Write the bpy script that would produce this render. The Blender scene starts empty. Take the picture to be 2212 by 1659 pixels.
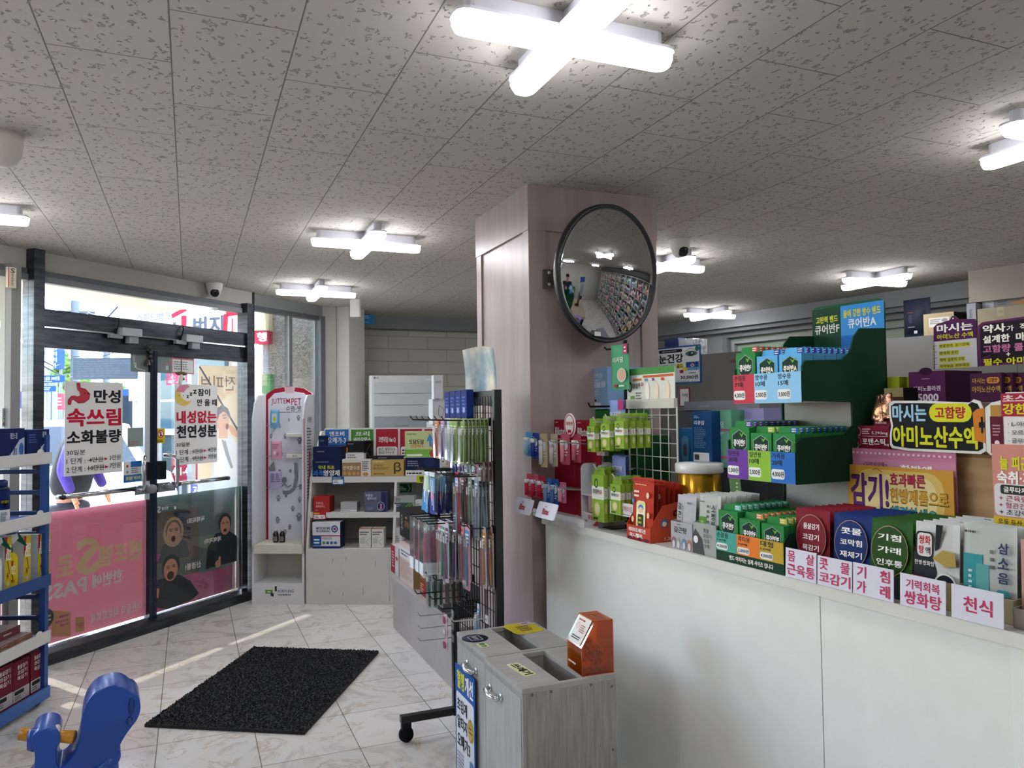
import bpy, math, random
from mathutils import Vector, Matrix
random.seed(7)
SC = bpy.context.scene
COL = SC.collection
PI = math.pi
# ---------------------------------------------------------------- camera
W, H = 2212, 1659
F, YAW, PIT, ROLL, ZC = 1660.5, 0.3968, 0.0339, -0.0126, 1.43
HC = 2.395
def _basis():
    cy, sy, cp, sp = math.cos(YAW), math.sin(YAW), math.cos(PIT), math.sin(PIT)
    f = Vector((sy*cp, cy*cp, sp)); r = Vector((cy, -sy, 0)); u = r.cross(f)
    cr, sr = math.cos(ROLL), math.sin(ROLL)
    return r*cr+u*sr, -r*sr+u*cr, f
CR, CU, CF = _basis()
cam = bpy.data.cameras.new('camera'); camo = bpy.data.objects.new('camera', cam); COL.objects.link(camo)
m = Matrix((CR, CU, -CF)).transposed().to_4x4(); m.translation = (0, 0, ZC); camo.matrix_world = m
cam.sensor_width = 36; cam.lens = F/W*36; cam.clip_start = 0.02; cam.clip_end = 500
SC.camera = camo
SC.view_settings.view_transform = 'Standard'; SC.view_settings.look = 'None'
SC.view_settings.gamma = 1; SC.view_settings.use_curve_mapping = False
SC.view_settings.exposure = EXPOSURE = 0.88
LAMP = 13.0          # emission of the ceiling light diffusers
SKY = 0.95          # strength of the sky
SUN = 9.0
# ---------------------------------------------------------------- sky and sun
wd = bpy.data.worlds.new('sky'); SC.world = wd; wd.use_nodes = True
nt = wd.node_tree; bg = nt.nodes['Background']
sk = nt.nodes.new('ShaderNodeTexSky'); sk.sky_type = 'NISHITA'; sk.sun_disc = False
sk.sun_elevation = math.radians(49); sk.sun_rotation = math.radians(-40); sk.air_density = 1.0; sk.dust_density = 1.0
nt.links.new(sk.outputs[0], bg.inputs[0]); bg.inputs[1].default_value = SKY
DA, DB = Vector((-0.80, 5.2, 0)), Vector((0.40, 6.35, 0))     # the line of the glass doors
DE = (DB-DA).normalized(); DN = Vector((DE.y, -DE.x, 0))      # along the doors; into the room
sl = bpy.data.lights.new('sun', 'SUN'); sl.energy = SUN; sl.angle = math.radians(0.6); sl.color = (1, .93, .82)
so = bpy.data.objects.new('sun', sl); COL.objects.link(so)
SUND = (DN*math.cos(math.radians(49)) - DE*0.10 + Vector((0, 0, -math.sin(math.radians(49))))).normalized()
so.rotation_euler = SUND.to_track_quat('-Z', 'Y').to_euler(); so.location = (-3, 9, 6)
# ---------------------------------------------------------------- pixels to points
def ray(u, v): return CR*((u-W/2)/F)+CU*((H/2-v)/F)+CF
def onz(u, v, z=0.0):
    d = ray(u, v); t = (z-ZC)/d.z
    return Vector((d.x*t, d.y*t, z))
def at(u, v, dep):
    return ray(u, v)*dep+Vector((0, 0, ZC))
def onpl(u, v, A, B):
    d = ray(u, v); e = B-A; t = (-e.y*A.x+e.x*A.y)/(-e.y*d.x+e.x*d.y)
    return Vector((d.x*t, d.y*t, ZC+d.z*t))
C0 = Vector((1.345, 2.985, 0)); C1 = Vector((1.478, 1.05, 0))
EC = (C1-C0).normalized(); NC = Vector((-EC.y, EC.x, 0)); CZ = 0.985
def cpl(n): return (C0+NC*n, C1+NC*n)
def cpt(u, n, z): p = C0+EC*u+NC*n; return Vector((p.x, p.y, z))
def dpt(s, z, n=0): p = DA+DE*s+DN*n; return Vector((p.x, p.y, z))
# ---------------------------------------------------------------- materials
MATS = {}
def lin(c): return c/12.92 if c <= 0.04045 else ((c+0.055)/1.055)**2.4
def rgb(h):
    h = h.lstrip('#')
    if len(h) == 3: h = ''.join(c*2 for c in h)
    return tuple(lin(int(h[i:i+2], 16)/255) for i in (0, 2, 4))+(1,)
def newmat(name):
    m = bpy.data.materials.new(name); m.use_nodes = True
    return m, m.node_tree, m.node_tree.nodes['Principled BSDF']
def M(key):
    if key in MATS: return MATS[key]
    col, _, opt = key.partition('|')       # '#hex|r0.3m1'
    m, nt, b = newmat('paint_'+col.strip('#')+opt.replace('.', ''))
    nz = nt.nodes.new('ShaderNodeTexNoise'); nz.inputs['Scale'].default_value = 14
    mp = nt.nodes.new('ShaderNodeMapRange'); mp.inputs[3].default_value = .95; mp.inputs[4].default_value = 1.05
    mx = nt.nodes.new('ShaderNodeVectorMath'); mx.operation = 'SCALE'; mx.inputs[0].default_value = rgb(col)[:3]
    tc = nt.nodes.new('ShaderNodeTexCoord'); L = nt.links.new
    L(tc.outputs['Object'], nz.inputs['Vector']); L(nz.outputs[0], mp.inputs[0]); L(mp.outputs[0], mx.inputs['Scale']); L(mx.outputs[0], b.inputs['Base Color'])
    b.inputs['Roughness'].default_value = float(opt.split('r')[1].split('m')[0]) if 'r' in opt else .58
    b.inputs['Metallic'].default_value = float(opt.split('m')[1]) if 'm' in opt else 0
    b.inputs['Specular IOR Level'].default_value = .5 if opt else .12
    MATS[key] = m; return m
def transp(name, tint, alpha, glossy=.08, rough=.05, diff=None, tl_=.5):
    """clear or tinted sheet: lets light through (tint), some mirror shine, some body colour"""
    m, nt, b = newmat(name); N = nt.nodes; L = nt.links.new; N.remove(b); out = N['Material Output']
    t = N.new('ShaderNodeBsdfTransparent'); t.inputs[0].default_value = tint
    g = N.new('ShaderNodeBsdfGlossy'); g.inputs['Roughness'].default_value = rough
    a = N.new('ShaderNodeMixShader'); fr = N.new('ShaderNodeFresnel'); fr.inputs[0].default_value = 1.35
    mm = N.new('ShaderNodeMath'); mm.operation = 'MULTIPLY_ADD'; mm.inputs[1].default_value = .8; mm.inputs[2].default_value = glossy
    L(fr.outputs[0], mm.inputs[0]); L(mm.outputs[0], a.inputs[0]); L(t.outputs[0], a.inputs[1]); L(g.outputs[0], a.inputs[2])
    res = a
    if diff:
        d = N.new('ShaderNodeBsdfDiffuse'); d.inputs[0].default_value = diff
        tl = N.new('ShaderNodeBsdfTranslucent'); tl.inputs[0].default_value = diff
        q = N.new('ShaderNodeMixShader'); q.inputs[0].default_value = tl_; L(d.outputs[0], q.inputs[1]); L(tl.outputs[0], q.inputs[2])
        w = N.new('ShaderNodeMixShader'); w.inputs[0].default_value = alpha; L(a.outputs[0], w.inputs[1]); L(q.outputs[0], w.inputs[2]); res = w
    L(res.outputs[0], out.inputs[0]); MATS[name] = m; return m
transp('glass', (.95, .955, .95, 1), 0, .03, .02)
transp('cellophane', (.97, .98, .99, 1), .06, .05, .12, (.9, .92, .95, 1))
transp('orange_acrylic', (1, .62, .24, 1), .07, .03, .05, (.9, .28, .04, 1))
transp('clear_plastic', (.93, .95, .96, 1), .10, .06, .08, (.85, .88, .9, 1))
def film(name, hexc, alpha=.8, tl=.06):
    c = rgb(hexc); transp(name, tuple(.45+.55*x for x in c[:3])+(1,), alpha, .02, .2, c, tl)
def lampmat(name, col, s):
    m, nt, b = newmat(name); b.inputs['Base Color'].default_value = (.9, .9, .9, 1)
    b.inputs['Emission Color'].default_value = col; b.inputs['Emission Strength'].default_value = s; MATS[name] = m
lampmat('lamp', (.95, .95, 1, 1), LAMP)
# mirror, chrome, steel
MATS['mirror'] = newmat('mirror')[0]; b = MATS['mirror'].node_tree.nodes['Principled BSDF']; b.inputs['Metallic'].default_value = 1; b.inputs['Roughness'].default_value = .03; b.inputs['Base Color'].default_value = (.62, .63, .65, 1)
def noisemat(name, c1, c2, scale, rough=.5, detail=4, bump=0, metal=0, stretch=(1, 1, 1), lo=.35, hi=.65):
    m, nt, b = newmat(name); N = nt.nodes; L = nt.links.new
    tc = N.new('ShaderNodeTexCoord'); mp = N.new('ShaderNodeMapping'); mp.inputs['Scale'].default_value = stretch
    nz = N.new('ShaderNodeTexNoise'); nz.inputs['Scale'].default_value = scale; nz.inputs['Detail'].default_value = detail
    cr = N.new('ShaderNodeValToRGB'); cr.color_ramp.elements[0].color = rgb(c1); cr.color_ramp.elements[1].color = rgb(c2)
    cr.color_ramp.elements[0].position = lo; cr.color_ramp.elements[1].position = hi
    L(tc.outputs['Object'], mp.inputs[0]); L(mp.outputs[0], nz.inputs['Vector']); L(nz.outputs[0], cr.inputs[0]); L(cr.outputs[0], b.inputs['Base Color'])
    b.inputs['Roughness'].default_value = rough; b.inputs['Metallic'].default_value = metal
    if bump:
        bp = N.new('ShaderNodeBump'); bp.inputs['Strength'].default_value = bump; bp.inputs['Distance'].default_value = .01
        L(nz.outputs[0], bp.inputs['Height']); L(bp.outputs[0], b.inputs['Normal'])
    MATS[name] = m; return m
noisemat('chrome', '#b8bcc0', '#d8dade', 9, .16, metal=1)
noisemat('steel_dark', '#3e4147', '#53575d', 6, .28, metal=.85, stretch=(1, 1, 8))
noisemat('granite', '#7d766c', '#d8d0c2', 90, .35, 3, lo=.42, hi=.6)
noisemat('rubber_mat', '#1b1c1e', '#3b3c3f', 160, .9, 3, 1.0)
noisemat('greywood', '#8e8b85', '#a3a099', 7, .45, 6, .1, stretch=(14, 14, 1))
noisemat('greytop', '#a09e99', '#b0aea9', 5, .4, 5, .05, stretch=(6, 1, 1))
noisemat('lowcab', '#a39f9b', '#b3afaa', 3, .45)
noisemat('pillar_paint', '#988886', '#a59492', 3, .38, 3, .05, stretch=(5, 5, .7))
noisemat('cardboard', '#9c7c58', '#ae8d67', 5, .8, 5, stretch=(1, 1, 8))
noisemat('coin', '#a87444', '#dba468', 30, .35, metal=.7)
noisemat('copper_foil', '#a8684c', '#f0c0a4', 30, .25, 5, 1.0, metal=.9)
noisemat('foil', '#9fa4a8', '#eef0f2', 24, .22, 5, 1.0, metal=.7)
noisemat('blue_plastic', '#0f46a0', '#144eae', 4, .26, 3)
noisemat('asphalt', '#a8a49a', '#c2bdb0', 20, .9, 6)
noisemat('pavement', '#b4ab96', '#d8d0bc', 8, .9, 6)
noisemat('leaf', '#3e6a2c', '#8fb060', 9, .8, 6, 1)
noisemat('pinkfilm_a', '#e0507f', '#e8608c', 1, .5)
film('film_pink', '#eea0b8', .97, .08); film('film_cream', '#ffe2b4', .99, .15); film('film_white', '#fffafa', .99, .15)
film('film_dark', '#6a8682', .95, .1); film('film_brown', '#7a6a58', .9); film('film_hood', '#d8b088', .9); film('film_skin', '#e0a486', .94); film('film_black', '#3c444a', .9)
film('film_navy', '#43525c', .9); film('film_lip', '#7c3034', .92); film('film_magenta', '#d84a90', .88); film('film_grey', '#6e7c78', .6); film('film_gold', '#d9a468', .9)
film('paper', '#e9e8e4', 1.0)
# ---------------------------------------------------------------- text outlines
_TX = {}
def tmesh(s, bold):
    k = (s, bold)
    if k in _TX: return _TX[k]
    c = bpy.data.curves.new('t', 'FONT'); c.body = s; c.size = 1; c.resolution_u = 2
    c.offset = [0, .006, .015, .018][bold]; c.space_character = [1, 1, 1.02, 1.04][bold]
    o = bpy.data.objects.new('t', c); me = o.to_mesh()
    vs = [(v.co.x, v.co.y) for v in me.vertices]; fs = [tuple(p.vertices) for p in me.polygons]
    if bold > 1:                                                # heavier strokes: the outline laid down again, slightly aside
        n = len(vs); d = .012 if bold == 2 else .022; base = list(vs); bf = list(fs); vs = []; fs = []
        for q, (dx, dy) in enumerate([(-d, 0), (d, 0)]+([(0, .012), (0, -.012)] if bold == 3 else [])): vs += [(x+dx, y+dy, q*.00003) for x, y in base]; fs += [tuple(k+q*n for k in f) for f in bf]
    o.to_mesh_clear(); bpy.data.objects.remove(o); bpy.data.curves.remove(c)
    x0 = min(v[0] for v in vs); x1 = max(v[0] for v in vs); y0 = min(v[1] for v in vs); y1 = max(v[1] for v in vs)
    _TX[k] = (vs, fs, x0, y0, max(x1-x0, .01), max(y1-y0, .01)); return _TX[k]
# ---------------------------------------------------------------- mesh builder
class MB:
    def __init__(s): s.v = []; s.f = []; s.mi = []; s.m = []; s.sm = []; s.X = Matrix.Identity(4)
    def mat(s, n):
        if n not in s.m: s.m.append(n)
        return s.m.index(n)
    def add(s, vs, fs, mat, sm=False):
        b = len(s.v); s.v += [s.X @ Vector(v) for v in vs]; i = s.mat(mat)
        for f in fs: s.f.append(tuple(b+k for k in f)); s.mi.append(i); s.sm.append(sm)
    def box(s, x0, y0, z0, x1, y1, z1, mat):
        vs = [(x, y, z) for z in (z0, z1) for y in (y0, y1) for x in (x0, x1)]
        s.add(vs, [(0, 2, 3, 1), (4, 5, 7, 6), (0, 1, 5, 4), (2, 6, 7, 3), (0, 4, 6, 2), (1, 3, 7, 5)], mat); return s
    def rbox(s, x0, y0, z0, x1, y1, z1, r, mat, ax='z', n=3):
        """box whose four edges along one axis are rounded"""
        a, b, c = {'z': (0, 1, 2), 'y': (0, 2, 1), 'x': (1, 2, 0)}[ax]
        lo = (x0, y0, z0); hi = (x1, y1, z1)
        s.prism(rrpts(lo[a], lo[b], hi[a], hi[b], r, n), lo[c], hi[c], mat, ax); return s
    def prism(s, pts, lo, hi, mat, ax='z'):
        """outline in the other two axes, extruded along ax"""
        a, b, c = {'z': (0, 1, 2), 'y': (0, 2, 1), 'x': (1, 2, 0)}[ax]; n = len(pts); vs = []
        for t in (lo, hi):
            for p in pts:
                q = [0, 0, 0]; q[a] = p[0]; q[b] = p[1]; q[c] = t; vs.append(q)
        s.add(vs, [tuple(range(n))[::-1], tuple(range(n, 2*n))]+[(i, (i+1) % n, n+(i+1) % n, n+i) for i in range(n)], mat); return s
    def tube(s, pts, r, mat, n=8, cap=True):
        P = [Vector(p) for p in pts]; rs = r if isinstance(r, (list, tuple)) else [r]*len(P); vs = []; prev = None
        for i, p in enumerate(P):
            d = ((P[min(i+1, len(P)-1)]-P[max(i-1, 0)]).normalized())
            if prev is None: a = d.orthogonal().normalized()
            else: a = (prev-d*prev.dot(d)).normalized()
            prev = a; b = d.cross(a)
            for k in range(n):
                t = 2*PI*k/n; vs.append(p+(a*math.cos(t)+b*math.sin(t))*rs[i])
        fs = [(i*n+k, i*n+(k+1) % n, (i+1)*n+(k+1) % n, (i+1)*n+k) for i in range(len(P)-1) for k in range(n)]
        if cap: fs += [tuple(range(n))[::-1], tuple(range((len(P)-1)*n, len(P)*n))]
        s.add(vs, fs, mat, True); return s
    def lathe(s, prof, mat, c=(0, 0, 0), ax='z', n=20, sx=1, sy=1):
        vs = []
        for r, h in prof:
            for k in range(n):
                t = 2*PI*k/n; q = (r*math.cos(t)*sx, r*math.sin(t)*sy, h)
                if ax == 'x': q = (q[2], q[0], q[1])
                if ax == 'y': q = (q[0], q[2], q[1])
                vs.append((q[0]+c[0], q[1]+c[1], q[2]+c[2]))
        m_ = len(prof)
        fs = [(i*n+k, i*n+(k+1) % n, (i+1)*n+(k+1) % n, (i+1)*n+k) for i in range(m_-1) for k in range(n)]
        fs += [tuple(range(n))[::-1], tuple(range((m_-1)*n, m_*n))]
        s.add(vs, fs, mat, True); return s
    def blob(s, c, r, mat, n=12, m_=8):
        vs = []; cx, cy, cz = c; rx, ry, rz = r if isinstance(r, tuple) else (r, r, r)
        for i in range(1, m_):
            a = PI*i/m_
            for k in range(n):
                t = 2*PI*k/n; vs.append((cx+rx*math.sin(a)*math.cos(t), cy+ry*math.sin(a)*math.sin(t), cz+rz*math.cos(a)))
        b = len(vs); vs += [(cx, cy, cz+rz), (cx, cy, cz-rz)]
        fs = [(i*n+k, i*n+(k+1) % n, (i+1)*n+(k+1) % n, (i+1)*n+k) for i in range(m_-2) for k in range(n)]
        fs += [(b, (k+1) % n, k) for k in range(n)]+[(b+1, (m_-2)*n+k, (m_-2)*n+(k+1) % n) for k in range(n)]
        s.add(vs, fs, mat, True); return s
    def draw(s, O, U, V, w, h, items, flip=False, step=.00015):
        """print flat artwork on a face: O lower left corner, U right, V up (unit vectors)"""
        O, U, V = Vector(O), Vector(U).normalized(), Vector(V).normalized(); N = U.cross(V); L = .0004
        def P(x, y): return O+U*((1-x if flip else x)*w)+V*(y*h)+N*L
        for it in items:
            k = it[0]; L += step
            if k == 'r': _, a, b, c, d, col = it; s.add([P(a, b), P(c, b), P(c, d), P(a, d)], [(0, 1, 2, 3)], col)
            elif k == 'p': s.add([P(*q) for q in it[1]], [tuple(range(len(it[1])))], it[2])
            elif k == 'c': _, a, b, rx, ry, col = it; s.add([P(a+rx*math.cos(2*PI*i/20), b+ry*math.sin(2*PI*i/20)) for i in range(20)], [tuple(range(20))], col)
            elif k == 'rr':
                _, a, b, c, d, r, col = it; pts = rrpts(a*w, b*h, c*w, d*h, r*h, 3); s.add([P(x/w, y/h) for x, y in pts], [tuple(range(len(pts)))], col)
            elif k == 't':
                _, tx, a, b, c, d, col = it[:7]; vs, fs, x0, y0, ww, hh = tmesh(tx, it[7] if len(it) > 7 else 2)
                s.add([P(a+(v[0]-x0)/ww*(c-a), b+(v[1]-y0)/hh*(d-b))+N*(v[2] if len(v) > 2 else 0) for v in vs], fs, col)
            elif k == 'l':   # stroke along points, width in metres
                _, pts, lw, col = it; Q = [(x*w, y*h) for x, y in pts]
                for (x0, y0), (x1, y1) in zip(Q, Q[1:]):
                    dx, dy = x1-x0, y1-y0; q = math.hypot(dx, dy) or 1; ox, oy = -dy/q*lw/2, dx/q*lw/2
                    s.add([P((x0+ox)/w, (y0+oy)/h), P((x0-ox)/w, (y0-oy)/h), P((x1-ox)/w, (y1-oy)/h), P((x1+ox)/w, (y1+oy)/h)], [(0, 1, 2, 3)], col)
            elif k == 'm':   # lines of print too small to read
                _, a, b, c, d, n, col = it; rh = (d-b)/n; rr = random.Random(int(n*97+a*1000+b*777))
                for i in range(n):
                    y = d-(i+.5)*rh; x = a; end = a+(c-a)*rr.uniform(.6, 1)
                    while x < end:
                        e = min(x+(c-a)*rr.uniform(.06, .2), end); s.add([P(x, y-rh*.24), P(e, y-rh*.24), P(e, y+rh*.24), P(x, y+rh*.24)], [(0, 1, 2, 3)], col); x = e+(c-a)*.03
        return s
    def build(s, name, parent=None, loc=(0, 0, 0), yaw=0, rot=None):
        me = bpy.data.meshes.new(name); me.from_pydata([tuple(v) for v in s.v], [], s.f); me.update()
        for n in s.m: me.materials.append(MATS[n] if n in MATS else M(n))
        me.polygons.foreach_set('material_index', s.mi); me.polygons.foreach_set('use_smooth', s.sm)
        o = bpy.data.objects.new(name, me); COL.objects.link(o); o.location = loc; o.rotation_euler = rot or (0, 0, yaw)
        if parent: o.parent = parent
        return o
def rrpts(x0, y0, x1, y1, r, n=4):
    r = min(r, abs(x1-x0)/2*.999, abs(y1-y0)/2*.999); o = []
    for cx, cy, a in ((x1-r, y0+r, -90), (x1-r, y1-r, 0), (x0+r, y1-r, 90), (x0+r, y0+r, 180)):
        for i in range(n+1): t = math.radians(a+90*i/n); o.append((cx+r*math.cos(t), cy+r*math.sin(t)))
    return o
# ---------------------------------------------------------------- objects
def tag(o, label, cat, group=None, kind=None):
    if label: o['label'] = label
    if cat: o['category'] = cat
    if group: o['group'] = group
    if kind: o['kind'] = kind
    return o
def struct(o): o['kind'] = 'structure'; return o
def thing(name, label, cat, loc=(0, 0, 0), yaw=0, group=None):
    o = bpy.data.objects.new(name, None); COL.objects.link(o); o.location = loc; o.rotation_euler = (0, 0, yaw); o.empty_display_size = .05
    return tag(o, label, cat, group)
def copy_tree(o, parent=None, **kw):
    c = o.copy(); COL.objects.link(c)
    if parent: c.parent = parent
    for ch in list(o.children): copy_tree(ch, c)
    return c
def dup(o, loc, yaw=None, label=None, group=None):
    c = copy_tree(o); c.location = loc
    if yaw is not None: c.rotation_euler = (0, 0, yaw)
    if label: c['label'] = label
    if group: c['group'] = group
    return c
def rel(v):                                                      # yaw whose local x runs along v
    return math.atan2(v.y, v.x)
def fit(u0, u1, v0, v1, pl, zb=None):
    """a face seen between pixel columns u0..u1, rows v0..v1, standing on a vertical plane"""
    A, B = pl; a = onpl(u0, v1, A, B); b = onpl(u1, v1, A, B); t0 = onpl(u0, v0, A, B); t1 = onpl(u1, v0, A, B)
    z0 = (a.z+b.z)/2 if zb is None else zb; z1 = (t0.z+t1.z)/2
    d = b-a; w = math.hypot(d.x, d.y); return Vector((a.x, a.y, z0)), w, z1-z0, rel(d)
def carton(name, label, cat, fitted, dep, col, front=(), right=(), left=(), top=(), group=None, side=None, zb=None, kind=None):
    """a printed box; its front face fills the fitted rectangle, the box runs back by dep"""
    P, w, h, yaw = fitted; b = MB(); b.box(0, 0, 0, w, dep, h, col)
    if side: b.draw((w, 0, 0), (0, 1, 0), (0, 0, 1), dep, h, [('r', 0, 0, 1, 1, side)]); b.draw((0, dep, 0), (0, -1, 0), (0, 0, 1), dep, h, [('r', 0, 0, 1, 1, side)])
    if front: b.draw((0, 0, 0), (1, 0, 0), (0, 0, 1), w, h, front)
    if right: b.draw((w, -.0, 0), (0, 1, 0), (0, 0, 1), dep, h, right, step=.0002)
    if left: b.draw((0, dep, 0), (0, -1, 0), (0, 0, 1), dep, h, left, step=.0002)
    if top: b.draw((0, 0, h), (1, 0, 0), (0, 1, 0), w, dep, top)
    o = b.build(name, None, P, yaw); return tag(o, label, cat, group, kind)
def board(name, label, cat, fitted, front, col='#eee', th=.003, group=None, back=None, tilt=0):
    """a printed sheet or card with its own thickness"""
    P, w, h, yaw = fitted; b = MB(); b.box(0, 0, 0, w, th, h, col); b.draw((0, 0, 0), (1, 0, 0), (0, 0, 1), w, h, front)
    if back: b.draw((w, th, 0), (-1, 0, 0), (0, 0, 1), w, h, back)
    o = b.build(name, None, P, rot=(tilt, 0, yaw)); return tag(o, label, cat, group)
# ================================================================ THE ROOM
def tilemat(name, swap, x0, y0, bw, bh, off, mort, base1, base2, mortc, rough):
    m, nt, b = newmat(name); N = nt.nodes; L = nt.links.new
    tc = N.new('ShaderNodeTexCoord'); sp = N.new('ShaderNodeSeparateXYZ'); L(tc.outputs['Object'], sp.inputs[0])
    cb = N.new('ShaderNodeCombineXYZ')
    for i, (ax, o) in enumerate(((('Y', y0), ('X', x0)) if swap else (('X', x0), ('Y', y0)))):
        a = N.new('ShaderNodeMath'); a.operation = 'SUBTRACT'; a.inputs[1].default_value = o; L(sp.outputs[ax], a.inputs[0]); L(a.outputs[0], cb.inputs[i])
    br = N.new('ShaderNodeTexBrick'); br.offset = off; br.inputs['Scale'].default_value = 1; br.inputs['Brick Width'].default_value = bw; br.inputs['Row Height'].default_value = bh
    br.inputs['Mortar Size'].default_value = mort; br.inputs['Mortar Smooth'].default_value = .3
    br.inputs['Color1'].default_value = rgb(base1); br.inputs['Color2'].default_value = rgb(base2); br.inputs['Mortar'].default_value = rgb(mortc)
    L(cb.outputs[0], br.inputs['Vector']); L(br.outputs['Color'], b.inputs['Base Color']); b.inputs['Roughness'].default_value = rough
    bp = N.new('ShaderNodeBump'); bp.inputs['Strength'].default_value = .5; bp.inputs['Distance'].default_value = .004; bp.invert = True
    L(br.outputs['Fac'], bp.inputs['Height']); L(bp.outputs[0], b.inputs['Normal']); MATS[name] = m
    return m, nt, b, br, bp, tc
# ceiling: 300 x 600 board, staggered, pitted
m, nt, b, br, bp, tc = tilemat('ceiling_board', True, -.3483-.3*10, 1.9724-.6*20, .6, .3, .5, .0022, '#bab5ac', '#beb9b0', '#736e66', .9)
N = nt.nodes; L = nt.links.new
def pits(scale, thr, wob, stretch):
    mp = N.new('ShaderNodeMapping'); mp.inputs['Scale'].default_value = stretch; nz = N.new('ShaderNodeTexNoise'); nz.inputs['Scale'].default_value = 55; nz.inputs['Detail'].default_value = 1
    vm = N.new('ShaderNodeVectorMath'); vm.operation = 'MULTIPLY_ADD'; vm.inputs[1].default_value = (wob, wob, 0); L(tc.outputs['Object'], nz.inputs['Vector'])
    L(nz.outputs['Color'], vm.inputs[0]); L(tc.outputs['Object'], vm.inputs[2]); L(vm.outputs[0], mp.inputs[0])
    vo = N.new('ShaderNodeTexVoronoi'); vo.voronoi_dimensions = '2D'; vo.inputs['Scale'].default_value = scale; L(mp.outputs[0], vo.inputs['Vector'])
    mr = N.new('ShaderNodeMapRange'); mr.inputs[1].default_value = thr; mr.inputs[2].default_value = thr+.06; L(vo.outputs['Distance'], mr.inputs[0]); return mr
a1 = pits(15, .085, .05, (2.1, .75, 1)); a2 = pits(21, .045, .02, (1, 1, 1))
mn = N.new('ShaderNodeMath'); mn.operation = 'MINIMUM'; L(a1.outputs[0], mn.inputs[0]); L(a2.outputs[0], mn.inputs[1])
mx = N.new('ShaderNodeMix'); mx.data_type = 'RGBA'; mx.inputs[6].default_value = rgb('#98948b'); L(mn.outputs[0], mx.inputs[0]); L(br.outputs['Color'], mx.inputs[7]); L(mx.outputs[2], b.inputs['Base Color'])
b2 = N.new('ShaderNodeBump'); b2.inputs['Strength'].default_value = .9; b2.inputs['Distance'].default_value = .004; L(mn.outputs[0], b2.inputs['Height']); L(bp.outputs[0], b2.inputs['Normal']); L(b2.outputs[0], b.inputs['Normal'])
# floor: 400 mm marbled tile
m, nt, b, br, bp, tc = tilemat('floor_tile', False, -.13-.4*20, 3.32-.4*20, .4, .4, 0, .0022, '#e4e2dd', '#dad8d2', '#827e77', .13)
N = nt.nodes; L = nt.links.new
nz = N.new('ShaderNodeTexNoise'); nz.inputs['Scale'].default_value = 3.2; nz.inputs['Detail'].default_value = 9; nz.inputs['Distortion'].default_value = 1.4; nz.inputs['Roughness'].default_value = .62
L(tc.outputs['Object'], nz.inputs['Vector']); cr = N.new('ShaderNodeValToRGB'); e = cr.color_ramp.elements
e[0].color = rgb('#c9c6bf'); e[0].position = .30; e[1].color = (1, 1, 1, 1); e[1].position = .46
x = e.new(.56); x.color = (.98, .98, .97, 1); x = e.new(.59); x.color = rgb('#dcd2be'); x = e.new(.62); x.color = (1, 1, 1, 1)
L(nz.outputs[0], cr.inputs[0]); mx = N.new('ShaderNodeMix'); mx.data_type = 'RGBA'; mx.blend_type = 'MULTIPLY'; mx.inputs[0].default_value = .8
L(br.outputs['Color'], mx.inputs[6]); L(cr.outputs[0], mx.inputs[7]); L(mx.outputs[2], b.inputs['Base Color'])
# back wall: pale stone blocks
m, nt, b, br, bp, tc = tilemat('stone_block', False, 0, 0, .42, .13, .5, .006, '#c6c6b8', '#bdbdae', '#a8a898', .6)
sw = nt.nodes.new('ShaderNodeCombineXYZ'); sp = [n for n in nt.nodes if n.type == 'SEPXYZ'][0]
nt.links.new(sp.outputs['X'], sw.inputs[0]); nt.links.new(sp.outputs['Z'], sw.inputs[1]); nt.links.new(sw.outputs[0], br.inputs['Vector'])

G2 = Vector((0.42, 6.45, 0)); G3 = Vector((1.13, 7.10, 0))        # the window after the doors
GL = Vector((-3.2, 3.35, 0))                                      # far end of the glass front, out of frame
def wallquad(name, pts, z0, z1, mat, th=.1, nrm=None):
    b = MB(); 
    for p, q in zip(pts, pts[1:]):
        d = (q-p).normalized(); n = Vector((d.y, -d.x, 0))*(-th)
        b.add([(p.x, p.y, z0), (q.x, q.y, z0), (q.x+n.x, q.y+n.y, z0), (p.x+n.x, p.y+n.y, z0), (p.x, p.y, z1), (q.x, q.y, z1), (q.x+n.x, q.y+n.y, z1), (p.x+n.x, p.y+n.y, z1)],
              [(0, 3, 2, 1), (4, 5, 6, 7), (0, 1, 5, 4), (1, 2, 6, 5), (2, 3, 7, 6), (3, 0, 4, 7)], mat)
    return struct(b.build(name))
V3 = lambda x, y: Vector((x, y, 0))
RB, RW = V3(5.08, 7.85), V3(6.9, -2.4)
b = MB(); fl = [(-3.6, -2.5), (7.1, -2.5), (7.1, 8.1), (1.3, 8.1), (.34, 6.50), (-.88, 5.30), (-3.3, 3.45)]
b.prism(fl, -.1, 0, 'floor_tile'); struct(b.build('floor'))
b = MB(); ce = [(-3.6, -2.5), (7.1, -2.5), (7.1, 8.1), (1.3, 8.1), (.36, 6.72), (-.95, 5.36), (-3.4, 3.5)]
b.prism(ce, HC, HC+.1, 'ceiling_board'); struct(b.build('ceiling'))
wallquad('wall_back', [V3(1.35, 7.8), V3(5.2, 7.8)], 0, HC, 'stone_block')
b = MB(); b.box(1.45, 7.62, 2.27, 5.08, 7.8, HC, '#8d9092'); struct(b.build('trim_1'))
wallquad('wall_rear', [V3(7.0, -2.4), V3(-3.5, -2.4)], 0, HC, '#c9c8c2')
wallquad('wall_left', [V3(-3.5, -2.4), V3(-3.3, 3.45)], 0, HC, '#c9c8c2')
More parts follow.
